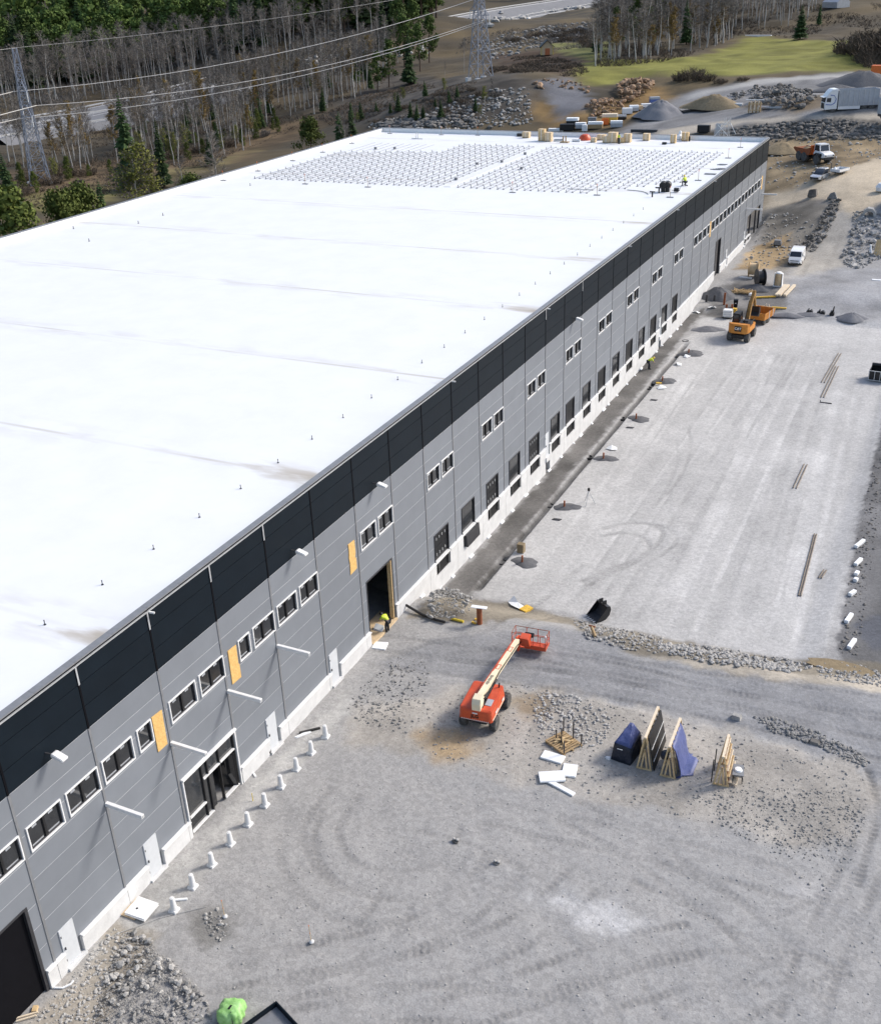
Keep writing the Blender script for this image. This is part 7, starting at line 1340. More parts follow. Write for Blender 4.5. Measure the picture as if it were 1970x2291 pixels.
for X, Y, lab, w_ in ((1637, 634, 'black steel piece at the far yard edge, left of three', .8), (1660, 636, 'black tool attachment at the far yard edge, middle of three', 1.0), (1682, 638, 'black hydraulic breaker standing at the far yard edge', .6)):
    small('attachment', lab, 'machine attachment', X, Y, lambda p: (p.box(-w_ / 2, w_ / 2, -.3, .3, .05, .35), p.box(-w_ * .3, -w_ * .1, -.35, .35, 0, .6), p.box(w_ * .15, w_ * .35, -.35, .35, 0, .9 if w_ < .7 else .5), p.tube((0, 0, .3), (.2, .1, 1.2 if w_ < .7 else .5), .08, 8)), 'black')
small('boulder', 'dark boulder at the top left of the earth ramp', 'boulder', 1642, 398, lambda p: p.hexa([(-.8, -.5, 0), (.8, -.6, 0), (.9, .5, 0), (-.7, .6, 0)], [(-.6, -.3, 1.2), (.5, -.4, 1.4), (.7, .4, 1.3), (-.5, .4, 1.1)]), 'stone_dark', 0, 0, .08)
small('boulder', 'grey boulder at the top of the earth ramp, near its middle', 'boulder', 1683, 402, lambda p: p.hexa([(-.9, -.5, 0), (.9, -.6, 0), (.9, .5, 0), (-.7, .6, 0)], [(-.4, -.2, .9), (.3, -.3, 1.2), (.4, .3, 1.0), (-.3, .3, .9)]), 'stone', 0, 0, .08)
small('ground_compactor', 'rusty compactor beside the muddy ground near the van', 'compactor', 1572, 497, lambda p: (p.box(-.5, .5, -.4, .4, .2, .9), p.tube((-.6, 0, .3), (.6, 0, .3), .3, 10), p.path([(-.4, .3, .8), (-.4, .9, 1.3), (.4, .9, 1.3), (.4, .3, .8)], .05, 6)), 'strip_grey')  # compactor: body box, roller and handle
for i, (dx, lean) in enumerate([(0, .12), (.45, -.06), (.9, -.12)]):
    small('timber_plank', '%s of the yellow planks leaning at the right edge' % ordinal(i), 'plank', 1768 + i * 5, 518, lambda p: p.bar((dx * .1, 0, 0), (dx * .1 + lean, 1.2, 2.2), .35, .08), 'wood', 0, 0, 0, False, 'yellow planks leaning at the right edge')
small('white_board', 'white curved board left of the leaning yellow planks', 'board', 1760, 517, lambda p: p.hexa([(-.2, 0, 0), (.25, -.1, 0), (.3, 0, 0), (-.15, .1, 0)], [(-.35, .5, 1.6), (-.2, .4, 1.6), (-.1, .5, 1.5), (-.3, .6, 1.6)]), 'foam')
small('culvert', 'concrete culvert piece on the right rubble bank', 'culvert', 1757, 437, lambda p: (p.prism([(-1, 0), (-.9, .8), (-.3, 1.3), (.5, 1.2), (1.0, .6), (1.1, 0), (.75, 0), (.6, .6), (.2, .85), (-.3, .8), (-.6, .4), (-.7, 0)], -.5, .8, 'y')), 'concrete_grey')
small('white_tank', 'white rounded tank at the right edge below the dark machine', 'tank', 1782, 388, lambda p: p.lathe([(.1, 0), (.9, .2), (1.0, .8), (.6, 1.4), (.1, 1.5)], 14), 'foam', 0, 0, 0, True)
small('white_sheet', 'white sheet on the gravel at the right edge below the planks', 'sheet', 1772, 567, lambda p: p.box(-.6, .6, -.25, .25, 0, .08), 'foam')
# ------------------------------------------------------------------ roof: solar racks, warning posts, stores, people
ZF_ = ZF * S
def rp(px, py, z=0): return gpz(px, py, ZF_ + z)
RY0, RY1 = 23.75 * S, 31.4 * S
def solar_rack(i, x, y0, y1, feet=True):
    t = thing('solar_rack', '%s solar mounting rack on the roof, counted from the left roof edge' % ordinal(i), 'mounting rack', (x, y0, ZF_), 0, 'solar mounting racks on the white roof'); L_ = y1 - y0
    for dx in (0, .9): p = MB(); p.box(dx - .035, dx + .035, 0, L_, .05, .11); part(p, 'rail', 'steel_rail', t)
    if not feet: return
    n = int(L_ / 2.15); f = MB(); c = MB()
    for k in range(n + 1):
        y = L_ * k / n
        for dx in (0, .9): f.box(dx - .14, dx + .14, y - .08, y + .08, 0, .05); f.box(dx - .035, dx + .035, y - .04, y + .04, .05, .38 if dx == 0 else .2)
        c.bar((0, y, .11), (.9, y, .09), .03)
    tag(part(f, 'feet', 'steel_foot', t), kind='stuff'); tag(part(c, 'cross_bars', 'steel_rail', t), kind='stuff')
M['steel_rail'] = pm('grey_rail', (.40, .41, .43), .5, .2, .1, 3); M['steel_foot'] = pm('grey_foot', (.20, .205, .215), .6, .2, .15, 3)
nR = 32
for i in range(nR):
    x = (-13.62 + i * (12.9 / nR)) * S
    if abs(x / S + 7.15) < .24: continue
    y0 = RY0 + (.1 if i < 16 else .25) * S * (i / nR) + (0 if i < 27 else (i - 26) * .42 * S); y1 = (29.0 + (.08 * i if i < 9 else 2.4) ) * S if i < 9 else RY1 - (.0 if i < 22 else .1 * S)
    solar_rack(i, x, y0, y1)
for i in range(9):
    x = (-13.5 + i * .30) * S; p = MB(); p.box(-.03, .03, 0, 1.9 * S - .1 * i, .02, .07); o = p.obj('loose_rail', M['steel_rail'], None, False, 0, (x, 29.35 * S + .08 * i, ZF_)); tag(o, '%s of the loose rails laid out at the far left of the roof' % ordinal(i), 'rail', 'loose rails laid out at the far left of the roof')
p = MB(); p.box(-.55, .55, 23.9 * S, 29.6 * S, 0, .05); p.v = [(a - 7.12 * S, b, c + ZF_) for a, b, c in p.v]; tag(p.obj('walkway', M['offwhite']), 'pale walkway strip between the two fields of solar racks', 'walkway')
POLES = [(1272, 1028, 2.546, 0), (1470, 975, 2.546, 0), (1668, 918, 2.546, 0)]
pl = [(500, 404), (577, 383), (655, 360), (722, 341), (787, 321), (683, 412), (823, 419), (1146, 431), (1335, 437), (1498, 442), (1561, 404), (1628, 354), (872, 299), (987, 302), (1068, 303), (1655, 330)]
for i, (x, y) in enumerate(pl):
    q = rp(x, y); t = thing('warning_post', '%s slim warning post on the roof, counted along the row from the left roof edge' % ordinal(i) if i < 5 else ('%s slim warning post along the near edge of the solar racks' % ordinal(i - 5) if i < 10 else ('%s slim warning post along the right roof edge, counted from the near one' % ordinal(i - 10) if i in (10, 11) else ('slim warning post at the far right roof corner' if i == 15 else '%s slim warning post along the far parapet' % ordinal(i - 12)))), 'warning post', q, 0, 'slim warning posts on the roof')
    p = MB(); p.box(-.45, .45, -.16, .16, 0, .09); part(p, 'foot', 'strip_grey', t); p = MB(); p.tube((0, 0, .09), (.0, 0, 1.45), .03, 6); part(p, 'pole', 'wood_old', t)
    p = MB(); p.tube((0, 0, 1.25), (0, 0, 1.5), .04, 6); part(p, 'reflector', 'orange', t)
PINS = [(-.91, 1.55 + .83 * k) for k in range(26)] + [(-2.9, 11 + 1.9 * k) for k in range(6)]
for k, (x, y) in enumerate(PINS[:26]):
    p = MB(); p.lathe([(.07, 0), (.07, .03), (.022, .05), (.022, .22), (.032, .24), (.03, .27)], 8); o = p.obj('roof_pin', M['dark_steel'], None, True, 0, (x * S, y * S, ZF_)); tag(o, 'short dark anchor pin in the row along the right roof edge', 'anchor pin', 'dark anchor pins along the right roof edge')
for k, (x, y) in enumerate([(86, 505), (165, 512), (200, 540), (560, 415), (365, 482), (310, 500)]):
    q = rp(x, y); p = MB(); p.lathe([(.11, 0), (.11, .03), (.045, .05), (.04, .3), (.05, .34)], 8); o = p.obj('roof_pin', M['dark_steel'], None, True, 0, q); tag(o, 'short dark anchor pin scattered on the left part of the roof', 'anchor pin', 'dark anchor pins on the left part of the roof')
def rbox(name, lab, cat, px, py, w_, d, h, mat, rz=0, strap=True):
    q = rp(px, py); t = thing(name, lab, cat, q, rz); p = MB(); p.box(-w_ / 2, w_ / 2, -d / 2, d / 2, .12, h); part(p, 'box', mat, t, .015); p = MB(); [p.box(x - .08, x + .08, -d / 2, d / 2, 0, .11) for x in (-w_ / 2 + .1, 0, w_ / 2 - .1)]; part(p, 'pallet', 'wood', t)
    if strap: p = MB(); p.box(-.04, .04, -d / 2 - .006, d / 2 + .006, .121, h + .006); part(p, 'strap', 'offwhite', t)
for a in (('carton_pallet', 'brown carton pallet at the left end of the roof stores', 'pallet', 1177, 308, 1.3, 1.0, 1.0, 'beige'), ('carton_pallet', 'tall brown carton stack in the roof stores, left of its shorter neighbour', 'pallet', 1212, 315, 1.15, 1.0, 2.0, 'wood'), ('carton_pallet', 'beige carton pallet beside the tall carton stack', 'pallet', 1227, 316, 1.2, 1.1, 1.5, 'beige'),
    ('carton_pallet', 'low beige carton right of the orange tarpaulin', 'pallet', 1327, 318, .9, .9, .75, 'beige'), ('carton_pallet', 'beige carton pallet behind the low beige carton', 'pallet', 1345, 313, 1.4, 1.0, .9, 'beige'), ('carton_pallet', 'wide beige carton pallet left of the tall one in the middle stores', 'pallet', 1356, 319, 1.2, 1.0, 1.1, 'beige'), ('carton_pallet', 'large beige carton pallet beside the roof worker', 'pallet', 1370, 319, 1.5, 1.2, 1.7, 'beige'),
    ('carton_pallet', 'brown carton pallet right of the roof worker', 'pallet', 1388, 319, 1.2, 1.0, .8, 'wood'), ('carton_pallet', 'beige carton pallet at the right end of the middle stores', 'pallet', 1403, 318, 1.2, 1.1, 1.4, 'beige'), ('carton_pallet', 'single beige carton pallet standing apart on the roof', 'pallet', 1445, 314, 1.1, 1.0, 1.15, 'beige'),
    ('carton_pallet', 'dark brown carton stack left of the white bags on the roof', 'pallet', 1505, 320, .9, .8, 1.35, 'wood'), ('carton_pallet', 'brown carton stack right of the white bags on the roof', 'pallet', 1532, 315, 1.1, .9, 1.4, 'wood')): rbox(*a)
def rsm(name, lab, cat, px, py, build, mat, smooth=False, rz=0): p = MB(); build(p); return tag(p.obj(name, M[mat], None, smooth, 0, rp(px, py), rz), lab, cat)
rsm('black_case', 'black case at the far left of the roof stores', 'case', 1163, 305, lambda p: p.box(-.55, .55, -.3, .3, 0, .5), 'black'); rsm('tarp_heap', 'orange red tarpaulin over a low stack on the roof', 'tarpaulin', 1308, 313, lambda p: p.lathe([(1.15, 0), (1.05, .35), (.8, .8), (.5, .95), (.1, 1.0)], 9), 'lift_red', True)
rsm('plank_stack', 'grey plank stack on the roof left of the black bottles', 'planks', 1248, 317, lambda p: [p.bar((-.9, .12 * k, .1 + .08 * k), (.7, .2 + .12 * k, .15 + .08 * k), .12) for k in range(4)], 'steel'); rsm('parts_tray', 'pallet with two black bottles on the roof', 'pallet', 1262, 319, lambda p: (p.box(-.7, .8, -.4, .4, 0, .18), p.tube((-.25, 0, .18), (-.25, 0, 1.1), .12, 8), p.tube((.2, .1, .18), (.2, .1, 1.1), .12, 8)), 'wood_old')
rsm('membrane_roll', 'white and black membrane roll on the roof stores', 'roll', 1287, 317, lambda p: p.tube((-.6, 0, .22), (.8, .1, .22), .22, 10), 'offwhite', True); rsm('black_case', 'small black case on the roof left of the dark brown stack', 'case', 1485, 323, lambda p: p.box(-.35, .35, -.25, .25, 0, .35), 'black')
rsm('white_bags', 'white bags between the two brown stacks on the roof', 'bags', 1518, 313, lambda p: (p.lathe([(.2, 0), (.55, .2), (.5, .7), (.2, .95)], 10), p.lathe([(.1, 0), (.3, .5), (.25, 1.3), (.1, 1.5)], 8, (.1, .2, 0))), 'foam', True)
rsm('gas_bottle', 'black gas bottle beside the brown stack near the stair frame', 'gas bottle', 1541, 316, lambda p: p.lathe([(.16, 0), (.16, .7), (.06, .85), (.06, .95)], 10), 'black', True)
rsm('flat_sheets', 'dark steel sheets lying flat near the right roof edge, nearest pile', 'sheets', 1588, 390, lambda p: p.box(-.8, .8, -.35, .35, 0, .12), 'strip_grey'); rsm('flat_sheets', 'grey rails lying near the right roof edge, middle pile', 'sheets', 1603, 379, lambda p: [p.box(-.9 + .3 * k, .6 + .2 * k, -.5 + .35 * k, -.38 + .35 * k, 0, .1) for k in range(4)], 'strip_grey'); rsm('flat_sheets', 'dark rails lying near the right roof edge, farthest pile', 'sheets', 1613, 369, lambda p: [p.box(-.6 + .1 * k, .6 + .1 * k, -.3 + .3 * k, -.16 + .3 * k, 0, .1) for k in range(3)], 'strip_grey')
rsm('flat_sheets', 'long grey panel lying on the roof below the solar racks', 'sheets', 1298, 424, lambda p: p.box(-1.9, 1.9, -.12, .12, 0, .06), 'steel_rail'); rsm('roof_cable', 'grey cable curving from the solar racks to a small black post', 'cable', 1440, 430, lambda p: p.path([(-2.6, .8, .05), (-1.2, .6, .06), (-.2, .1, .06), (.6, -.7, .06), (1.0, -1.6, .06)], .05, 5), 'concrete_grey')
rsm('vent_post', 'small black vent post at the end of the roof cable', 'vent', 1458, 441, lambda p: (p.tube((0, 0, 0), (0, 0, .7), .1, 8), p.box(-.35, .35, -.08, .08, .62, .75)), 'black'); rsm('vent_post', 'small black vent post left of the black hoods', 'vent', 1473, 432, lambda p: (p.tube((0, 0, 0), (0, 0, .7), .1, 8), p.box(-.5, .3, -.1, .1, .62, .78)), 'black')
for dx, lab in ((-5, 'black fan hood on the roof, left of two'), (5, 'black fan hood on the roof, right of two')): rsm('fan_hood', lab, 'fan', 1487 + dx, 429, lambda p: (p.tube((0, 0, 0), (0, 0, .6), .3, 10), p.tube((0, -.28, .85), (0, .28, .95), .48, 14)), 'black', True)
rsm('tool_box', 'black tool box on a frame near the right roof edge', 'tool box', 1512, 430, lambda p: (p.box(-.3, .3, -.25, .25, .1, .55), p.path([(-.6, -.3, .3), (.5, -.3, .3), (.5, .3, .8)], .04, 5)), 'black')
def stair_tower():
    q = rp(1610, 306); t = thing('access_tower', 'pale scaffold access frame standing over the far parapet', 'scaffold', q)
    for x in (-1.1, -.2, .5, 1.3):
        for y in (0, 1.2): p = MB(); p.tube((x, y, 0), (x + (.25 if x < 0 else 0), y, 3.0 if x > 0 else 2.2), .05, 6); part(p, 'standard', 'steel', t)
    for z in (.6, 1.3, 2.0):
        for y in (0, 1.2): p = MB(); p.tube((-1.1, y, z), (1.3, y, z), .04, 6); part(p, 'ledger', 'steel', t)
    for a, b in (((-1.1, 0, 0), (1.3, 0, 2.8)), ((1.3, 0, .2), (-.6, 0, 2.0)), ((1.3, 1.2, 2.2), (2.4, 1.2, .3))): p = MB(); p.tube(a, b, .045, 6); part(p, 'brace', 'foam', t)
    p = MB(); p.add([(-1.0, .1, .2), (-.2, .1, .2), (-.05, .1, 2.1), (-.8, .1, 2.1), (-1.0, .13, .2), (-.2, .13, .2), (-.05, .13, 2.1), (-.8, .13, 2.1)], [(0, 1, 2, 3), (7, 6, 5, 4), (0, 4, 5, 1), (1, 5, 6, 2), (2, 6, 7, 3), (3, 7, 4, 0)]); part(p, 'net', 'truck_grey', t)
stair_tower()
rsm('inverter_stand', 'small grey stand on the roof at the far left racks', 'stand', 933, 311, lambda p: (p.box(-1.1, 1.1, -.1, .1, .0, .12), p.box(-.3, -.2, -.05, .05, .1, 1.2), p.box(.1, .2, -.05, .05, .1, 1.2)), 'steel')
for X, Y, lab in ((840, 334, 'small grey hatch among the racks, left one at the back'), (883, 334, 'small grey hatch among the racks, right one at the back'), (1020, 403, 'small dark box at the near end of the walkway'), (1067, 369, 'small dark post beside the walkway'), (1122, 364, 'small grey hatch right of the walkway'), (1174, 346, 'small grey hatch right of the walkway, farther back'), (1166, 379, 'small grey hatch right of the walkway, nearer')): rsm('roof_hatch', lab, 'hatch', X, Y, lambda p: p.box(-.2, .2, -.16, .16, 0, .38), 'strip_grey')
# people: one skinned body each, clothing as children
def person(lab, loc, rz, J, sc=1.0, vest='hi_vis', helmet='black', seat=False):
    """J: joints name -> (x, y, z); figure faces local +y"""
    t = thing('person', lab, 'person', loc, rz)
    def skin(nm, verts, edges, radii, mat, root, lev=1):
        me = bpy.data.meshes.new(nm); me.from_pydata([J[v] if isinstance(v, str) else v for v in verts], edges, []); o = bpy.data.objects.new(nm, me); COL.objects.link(o); md = o.modifiers.new('s', 'SKIN'); o.modifiers.new('u', 'SUBSURF').levels = lev
        for i, r in enumerate(radii): me.skin_vertices[0].data[i].radius = (r, r)
        me.skin_vertices[0].data[root].use_root = True
        dg = bpy.context.evaluated_depsgraph_get(); m2 = bpy.data.meshes.new_from_object(o.evaluated_get(dg)); bpy.data.objects.remove(o); m2.materials.clear(); m2.materials.append(M[mat]); m2.polygons.foreach_set('use_smooth', [True] * len(m2.polygons)); return link_mesh(nm, m2, t)
    V = ['pelvis', 'chest', 'neck', 'head', 'top', 'shL', 'elL', 'haL', 'shR', 'elR', 'haR', 'hiL', 'knL', 'anL', 'toL', 'hiR', 'knR', 'anR', 'toR']
    E_ = [(0, 1), (1, 2), (2, 3), (3, 4), (1, 5), (5, 6), (6, 7), (1, 8), (8, 9), (9, 10), (0, 11), (11, 12), (12, 13), (13, 14), (0, 15), (15, 16), (16, 17), (17, 18)]
    skin('body', V, E_, [.12, .14, .055, .085, .075, .06, .045, .035, .06, .045, .035, .09, .065, .045, .04, .09, .065, .045, .04], 'skin', 0)
    skin('vest', ['pelvis', 'chest', 'neck', 'shL', 'elL', 'shR', 'elR'], [(0, 1), (1, 2), (1, 3), (3, 4), (1, 5), (5, 6)], [.15, .18, .08, .085, .065, .085, .065], vest, 0)
    skin('trousers', ['pelvis', 'hiL', 'knL', 'anL', 'hiR', 'knR', 'anR'], [(0, 1), (1, 2), (2, 3), (0, 4), (4, 5), (5, 6)], [.15, .115, .09, .075, .115, .09, .075], 'navy', 0)
    h = Vector(J['head']); p = MB(); p.lathe([(.125, -.02), (.13, .03), (.11, .09), (.06, .13), (.01, .14)], 12); o = p.obj('helmet', M[helmet], t, True, 0, h + Vector((0, .01, .02)))
    for s_ in 'LR': a = Vector(J['an' + s_]); b = Vector(J['to' + s_]); p = MB(); p.bar(a - (b - a) * .35 + Vector((0, 0, -.02)), b + (b - a) * .15, .11, .10); p.obj('boot', M['black'], t, False, .02)
    t.scale = (sc,) * 3; return t
STAND = dict(pelvis=(0, 0, .95), chest=(0, .02, 1.32), neck=(0, .02, 1.48), head=(0, .05, 1.60), top=(0, .05, 1.72), shL=(-.2, .02, 1.40), elL=(-.28, .05, 1.12), haL=(-.26, .2, .92), shR=(.2, .02, 1.40), elR=(.28, .05, 1.12), haR=(.26, .2, .92), hiL=(-.1, 0, .9), knL=(-.12, .03, .5), anL=(-.12, -.02, .09), toL=(-.13, .15, .05), hiR=(.1, 0, .9), knR=(.13, .05, .5), anR=(.13, .02, .09), toR=(.14, .19, .05))
BEND = dict(STAND, pelvis=(0, -.12, .92), chest=(0, .22, 1.14), neck=(0, .36, 1.20), head=(0, .48, 1.20), top=(0, .60, 1.22), shL=(-.2, .27, 1.16), elL=(-.22, .42, .92), haL=(-.14, .58, .72), shR=(.2, .27, 1.16), elR=(.22, .42, .92), haR=(.14, .58, .72), hiL=(-.1, -.12, .88), hiR=(.1, -.12, .88))
KNEEL = dict(STAND, pelvis=(0, -.1, .52), chest=(0, .08, .86), neck=(0, .12, 1.02), head=(0, .16, 1.14), top=(0, .18, 1.26), shL=(-.2, .08, .94), elL=(-.26, .22, .7), haL=(-.15, .42, .55), shR=(.2, .08, .94), elR=(.26, .22, .7), haR=(.15, .42, .55), hiL=(-.1, -.1, .48), knL=(-.14, .32, .5), anL=(-.14, .22, .09), toL=(-.14, .4, .05), hiR=(.1, -.1, .48), knR=(.14, .22, .08), anR=(.14, -.2, .1), toR=(.14, -.3, .05))
q = gd(784, 1279); person('person in yellow hi-vis bending over boards at the open gate', Vector((q.x, q.y, .0)), R(75), BEND, 1.05)
small('white_board', 'white board leaning on the sill of the open gate beside the worker', 'board', 768, 1276, lambda p: p.hexa([(-.35, -.3, 0), (.35, -.35, 0), (.35, .1, 0), (-.35, .1, 0)], [(-.33, -.25, .18), (.33, -.3, .12), (.33, .12, .32), (-.33, .12, .38)]), 'foam', .1)
q = gd(1312, 747); person('person in hi-vis stooping on the wet strip by the dock wall', Vector((q.x, q.y, gz(q.x, q.y))), R(-60), BEND, 1.1, 'hi_vis', 'yellow')
q = rp(1531, 416); person('person in hi-vis crouching on the roof near its right edge', q, R(60), KNEEL, 1.15, 'hi_vis', 'yellow')
q = rp(1383, 322); person('person in hi-vis standing among the carton pallets on the roof', q, R(-30), STAND, 1.0)
# ------------------------------------------------------------------ power line, hut, traffic, stored goods
def pylon(base, H_, wb, rz, lab, arms):
    t = thing('pylon', lab, 'pylon', base, rz); leg = []
    def half(z): u = z / H_; return wb * (1 - u) ** .8 / 2 * (1 - .45 * u) + .45
    Z = [0]; 
    while Z[-1] < H_ * .94: Z.append(min(H_, Z[-1] + max(1.6, half(Z[-1]) * 1.5)))
    Z[-1] = H_
    for sx in (-1, 1):
        for sy in (-1, 1):
            p = MB()
            for a, b in zip(Z[:-1], Z[1:]): p.bar((sx * half(a), sy * half(a), a), (sx * half(b), sy * half(b), b), .20 if b < H_ * .7 else .15)
            part(p, 'leg', 'lattice', t)
    for f in range(4):
        p = MB(); c, s_ = [(1, 0), (0, 1), (-1, 0), (0, -1)][f]
        P_ = lambda u, z: (c * half(z) - s_ * u * half(z), s_ * half(z) + c * u * half(z), z)
        for a, b in zip(Z[:-1], Z[1:]): p.bar(P_(-1, a), P_(1, b), .10); p.bar(P_(1, a), P_(-1, b), .10); p.bar(P_(-1, b), P_(1, b), .09)
        part(p, 'lattice_face', 'lattice', t)
    for z, side, L_ in arms:
        p = MB(); h = half(z); e = Vector((side * L_, 0, z)); [p.bar((side * h * .9, y, z), e, .14) for y in (-h, h)]; p.bar((side * h, 0, z + 2.2), e, .14); part(p, 'cross_arm', 'lattice', t); p = MB(); p.tube(e, e - Vector((0, 0, 2.2)), .11, 6); part(p, 'insulator', 'offwhite', t)
    for sx in (-1, 1):
        for sy in (-1, 1): p = MB(); p.box(sx * half(0) - .6, sx * half(0) + .6, sy * half(0) - .6, sy * half(0) + .6, -1.5, .35); part(p, 'foundation', 'concrete', t)
    return t
pb = gp(1075, 176); DP = (Vector((pb.x, pb.y, 0)) - CP).length
qL = gp(92, 410); DL = (Vector((qL.x, qL.y, 0)) - CP).length
d1 = (pb - qL); rzP = math.atan2(d1.y, d1.x) + math.pi / 2
HL = (at_dist(33, 107, 1).z - CP.z); 
def height_for(base, px, py):       # how tall a mast on this foot must be to reach that sight line
    d = ray_dir(px, py); k = math.hypot(base.x - CP.x, base.y - CP.y) / math.hypot(d.x, d.y); return CP.z + d.z * k - base.z
hL = height_for(qL, 60, 107); hR = height_for(pb, 1085, -75)
pylon(qL, hL, 3.3, rzP, 'lattice pylon standing left of the white roof in front of the highway', [(hL * .70, -1, 4.6), (hL * .58, 1, 4.6), (hL * .52, -1, 5.0)])
pylon(pb, hR, 4.2, rzP, 'tall lattice pylon on the rocky hill behind the far roof edge', [(hR * .80, -1, 5.0), (hR * .62, 1, 5.0), (hR * .58, -1, 5.0)])
def wire(lab, pts, r, sag):
    t = None; P_ = []
    for (a, b) in zip(pts[:-1], pts[1:]):
        for k in range(14): u = k / 14; q = a.lerp(b, u); P_.append(q - Vector((0, 0, (0 if a is pts[0] else sag) * 4 * u * (1 - u))))
    P_.append(pts[-1]); c = P_[0]; p = MB(); p.path([q - c for q in P_], r, 5); o = p.obj('power_line', M['wire'], None, False, 0, c); tag(o, lab, 'power line', 'power lines of the pylon row')
M['wire'] = pm('aluminium_wire', (.62, .60, .57), .5, .2, .05)
dL = math.hypot(qL.x - CP.x, qL.y - CP.y); dR = math.hypot(pb.x - CP.x, pb.y - CP.y)
def at_h(px, py, hd): d = ray_dir(px, py); return CP + d * (hd / math.hypot(d.x, d.y))
for lab, a, m, b, sag, r in (('thin earth wire along the very top of the pylons', (-160, 134), (33, 107), (960, -14), 1.0, .03), ('uppermost of the three thick conductors', (-160, 253), (30, 205), (1062, -2), 3.4, .075), ('middle one of the three thick conductors', (-160, 300), (82, 236), (1084, 44), 3.8, .075), ('lowest of the three thick conductors', (-160, 312), (40, 266), (1078, 50), 3.8, .075)):
    wire(lab, [at_h(*a, dL * .72), at_h(*m, dL), at_h(*b, dR)], r, sag)
def hut():
    q = gp(1222, 122); t = thing('hut', 'little red and yellow hut with dark gable roof beyond the pylon', 'hut', q, R(25)); p = MB(); p.prism([(-2.0, 0), (2.0, 0), (2.0, 2.6), (0, 4.4), (-2.0, 2.6)], -2.4, 2.4, 'y'); part(p, 'wall', 'beige', t)
    for s_ in (-1, 1): p = MB(); p.hexa([(0, -2.8, 4.45), (s_ * 2.5, -2.8, 2.3), (s_ * 2.5, 2.8, 2.3), (0, 2.8, 4.45)], [(0, -2.8, 4.65), (s_ * 2.55, -2.8, 2.48), (s_ * 2.55, 2.8, 2.48), (0, 2.8, 4.65)]); part(p, 'roof', 'panel_dark', t)
    p = MB(); p.box(-.7, .9, -2.45, -2.402, 0, 2.1); part(p, 'door', 'red_paint', t)
    for x in (-1.95, 1.95): p = MB(); p.box(x - .08, x + .08, -2.46, -2.402, 0, 2.6); part(p, 'corner_board', 'yellow', t)
hut()
q = gp(1868, 17); p = MB(); p.prism([(-3, 0), (3, 0), (3, 2), (0, 4), (-3, 2)], -4, 4, 'y'); tag(p.obj('shed', M['truck_grey'], None, False, 0, q, R(50)), 'small grey shed high on the brown slope at the upper right', 'shed')
q = gp(1695, 82); p = MB(); p.box(-4.5, 4.5, -.4, .4, 0, .5); tag(p.obj('white_pipe', M['foam'], None, False, 0, q, R(-10)), 'white pale pipe lying at the upper edge of the meadow', 'pipe')
def hwy_t(px):                       # parameter along the road nearest to a picture column
    best = None
    for i in range(400):
        t = i / 400 * (len(HW) - 1.001); q_, d_ = hw_at(t); v = q_ - CP; X = v.dot(_r) / v.dot(_f) * FPX + PW / 2
        if best is None or abs(X - px) < best[0]: best = (abs(X - px), t)
    return best[1]
for px, off, lab, paint, kd in ((66, -.5, 'dark car on the highway half hidden by the left pylon', 'panel_dark', 'car'), (1076, -.45, 'dark car on the highway left of the tall pylon', 'panel_dark', 'car'), (1148, -.55, 'grey car on the far lanes of the highway', 'silver', 'car'), (1159, .5, 'white van on the near lanes of the highway', 'van_white', 'van'), (1028, .45, 'grey car on the near lanes of the highway, farthest left of these', 'silver', 'car'), (1319, .35, 'dark truck on the highway at the upper border', 'panel_dark', 'van')):
    q_, d_ = hw_at(hwy_t(px)); nrm = Vector((d_.y, -d_.x, 0)); car(kd, lab, kd, q_ + nrm * hw_width(hwy_t(px)) * off + Vector((0, 0, .02 - off * hw_tilt(hwy_t(px)))), math.atan2(-d_.x, d_.y), 4.7 if kd == 'car' else 6.0, 1.9, 1.5 if kd == 'car' else 2.6, paint, kd)
def goods(name, lab, cat, X, Y, w_, d, h, mat, rz=0, top=None, group=None):
    q = gp(X, Y); t = thing(name, lab, cat, q, rz, group); p = MB(); p.box(-w_ / 2, w_ / 2, -d / 2, d / 2, .1, h); part(p, 'stack', mat, t, .04); p = MB(); [p.box(x - .1, x + .1, -d / 2 + .05, d / 2 - .05, 0, .099) for x in (-w_ / 2 + .2, w_ / 2 - .2)]; part(p, 'bearer', 'wood_old', t)
    if top: p = MB(); p.hexa([(-w_ / 2 - .04, -d / 2 - .04, h * .7), (w_ / 2 + .04, -d / 2 - .04, h * .7), (w_ / 2 + .04, d / 2 + .04, h * .7), (-w_ / 2 - .04, d / 2 + .04, h * .7)], [(-w_ / 2, -d / 2, h + .1), (w_ / 2, -d / 2, h + .1), (w_ / 2, d / 2, h + .1), (-w_ / 2, d / 2, h + .1)]); part(p, 'cover', top, t)
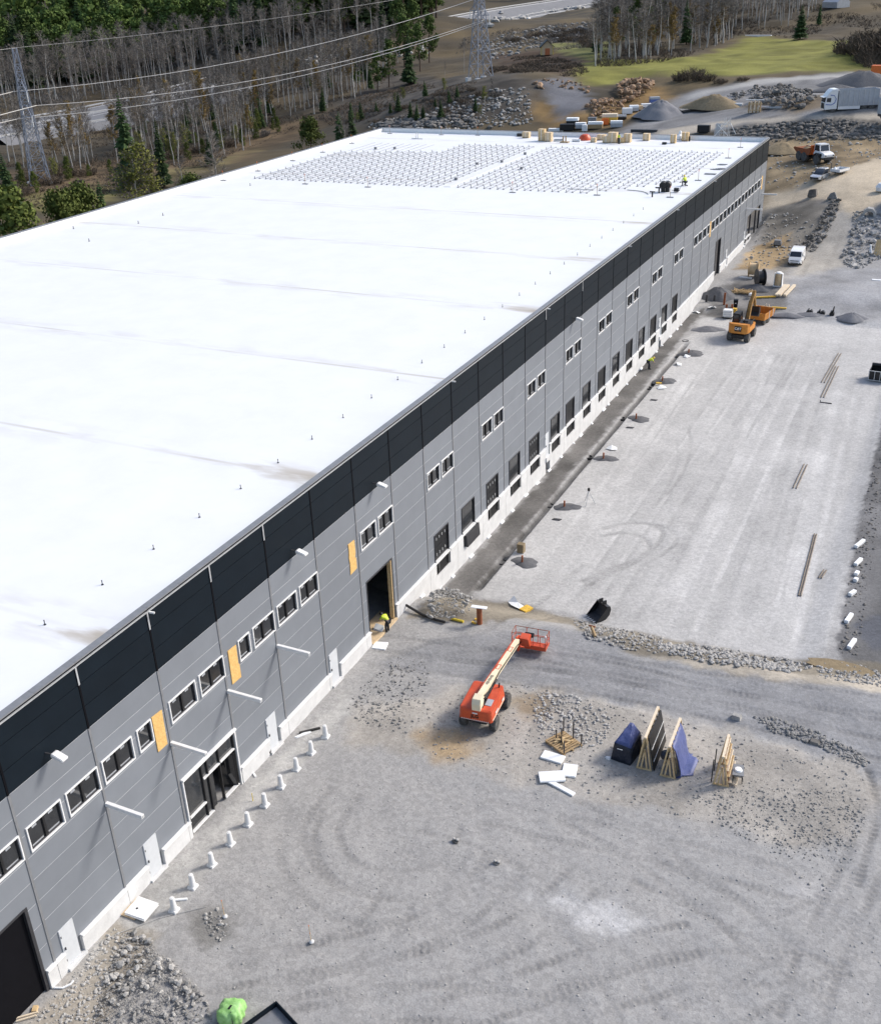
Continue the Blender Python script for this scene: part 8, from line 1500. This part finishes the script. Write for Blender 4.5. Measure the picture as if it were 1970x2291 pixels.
for a in (('goods_stack', 'long low white wrapped stack nearest the parapet', 'goods', 1243, 294, 3.6, 1.2, .7, 'foam', .2), ('goods_stack', 'black wrapped stack beside the low white stack', 'goods', 1268, 292, 3.4, 1.6, 1.5, 'black', .2), ('goods_stack', 'black stack with white top further back among the goods', 'goods', 1280, 281, 2.8, 1.8, 1.7, 'black', .2, 'foam'), ('goods_stack', 'small black crate at the back of the goods', 'goods', 1283, 272, 2.2, 1.2, 1.0, 'black', .2),
    ('goods_stack', 'white and grey wrapped stack in the middle of the goods', 'goods', 1298, 288, 2.4, 1.4, 1.3, 'truck_grey', .2, 'foam'), ('goods_stack', 'white bundle standing in front of the middle stack', 'goods', 1307, 294, 1.2, 1.0, 1.5, 'foam', .2), ('goods_stack', 'brown pallet load under white sheets among the goods', 'goods', 1331, 288, 3.4, 1.4, 1.5, 'wood_old', .2, 'foam'), ('goods_stack', 'yellow and orange crate with pale cover among the goods', 'goods', 1363, 276, 3.6, 1.8, 2.1, 'yellow_wood', .25, 'wood_pale'),
    ('goods_stack', 'orange crate at the left end of the yellow one', 'goods', 1353, 279, 1.6, 1.5, 1.5, 'orange', .25), ('goods_stack', 'grey container with dark side behind the middle stack', 'goods', 1324, 276, 2.0, 1.4, 1.4, 'strip_grey', .2), ('goods_stack', 'white stack with dark end right of the goods row', 'goods', 1378, 285, 2.8, 1.4, 1.4, 'truck_grey', .3, 'foam'), ('goods_stack', 'dark flat stack right of the yellow crate', 'goods', 1389, 267, 2.4, 1.4, .9, 'black', .3, 'truck_grey'),
    ('goods_stack', 'white wrapped bundle farther up the track', 'goods', 1402, 255, 2.4, 1.4, 1.4, 'foam', .4), ('goods_stack', 'grey blue wrapped bundle farther up the track', 'goods', 1417, 249, 2.2, 1.4, 1.3, 'truck_grey', .4, 'foam'), ('goods_stack', 'beige stack between the wrapped bundles up the track', 'goods', 1429, 246, 1.6, 1.2, 1.0, 'beige', .4), ('goods_stack', 'long white bundle below the gravel cone', 'goods', 1450, 240, 3.6, 1.2, .9, 'foam', .5), ('goods_stack', 'blue grey bundle at the far end of the goods row', 'goods', 1463, 230, 2.4, 1.4, 1.3, 'hazard_blue', .5, 'truck_grey'),
    ('white_drum', 'single white drum on the open gravel by the goods', 'drum', 1438, 258, .9, .9, 1.2, 'foam', 0), ('timber_pack', 'yellow timber pack at the left end of the stored pipes', 'timber', 1601, 241, 2.6, 1.4, 1.4, 'wood_pale', .05), ('steel_pack', 'long pack of grey pipes right of the yellow timber pack', 'pipes', 1631, 240, 5.6, 1.4, .8, 'truck_grey', .05, 'steel'), ('steel_pack', 'flat pack of grey rails right of the timber crate', 'rails', 1722, 243, 5.0, 1.2, .5, 'truck_grey', .0),
    ('black_tank', 'black box behind the parapet beside the scaffold frame', 'box', 1573, 296, 2.6, 1.3, 1.5, 'black', 0), ('goods_stack', 'dark beam pile behind the far parapet', 'beams', 1440, 297, 6.0, 1.0, .7, 'dark_steel', 0)): goods(*a)
def timber_crate():
    q = gp(1686, 252); t = thing('timber_crate', 'upright timber crate of boards and rails beside the stored pipes', 'crate', q, .1)
    for k in range(7): p = MB(); p.box(-1.3 + k * .4, -1.1 + k * .4, -.5, .5, 0, 2.2 + .3 * (k % 2)); part(p, 'board', 'wood_pale' if k % 2 else 'wood_old', t)
    for z in (.5, 1.8): p = MB(); p.box(-1.4, 1.6, -.6, -.51, z, z + .15); part(p, 'batten', 'wood', t)
    p = MB(); p.box(-2.0, 1.9, -.3, .3, 2.55, 2.7); part(p, 'top_rail', 'steel', t)
timber_crate()
q = gp(1960, 178); p = MB(); p.box(-1.5, 1.5, -1, 1, 0, 2.2); tag(p.obj('orange_machine', M['orange'], None, False, .1, Vector((q.x, q.y, gz(q.x, q.y) + 1.0))), 'orange machine part showing above the lorry trailer', 'machine')
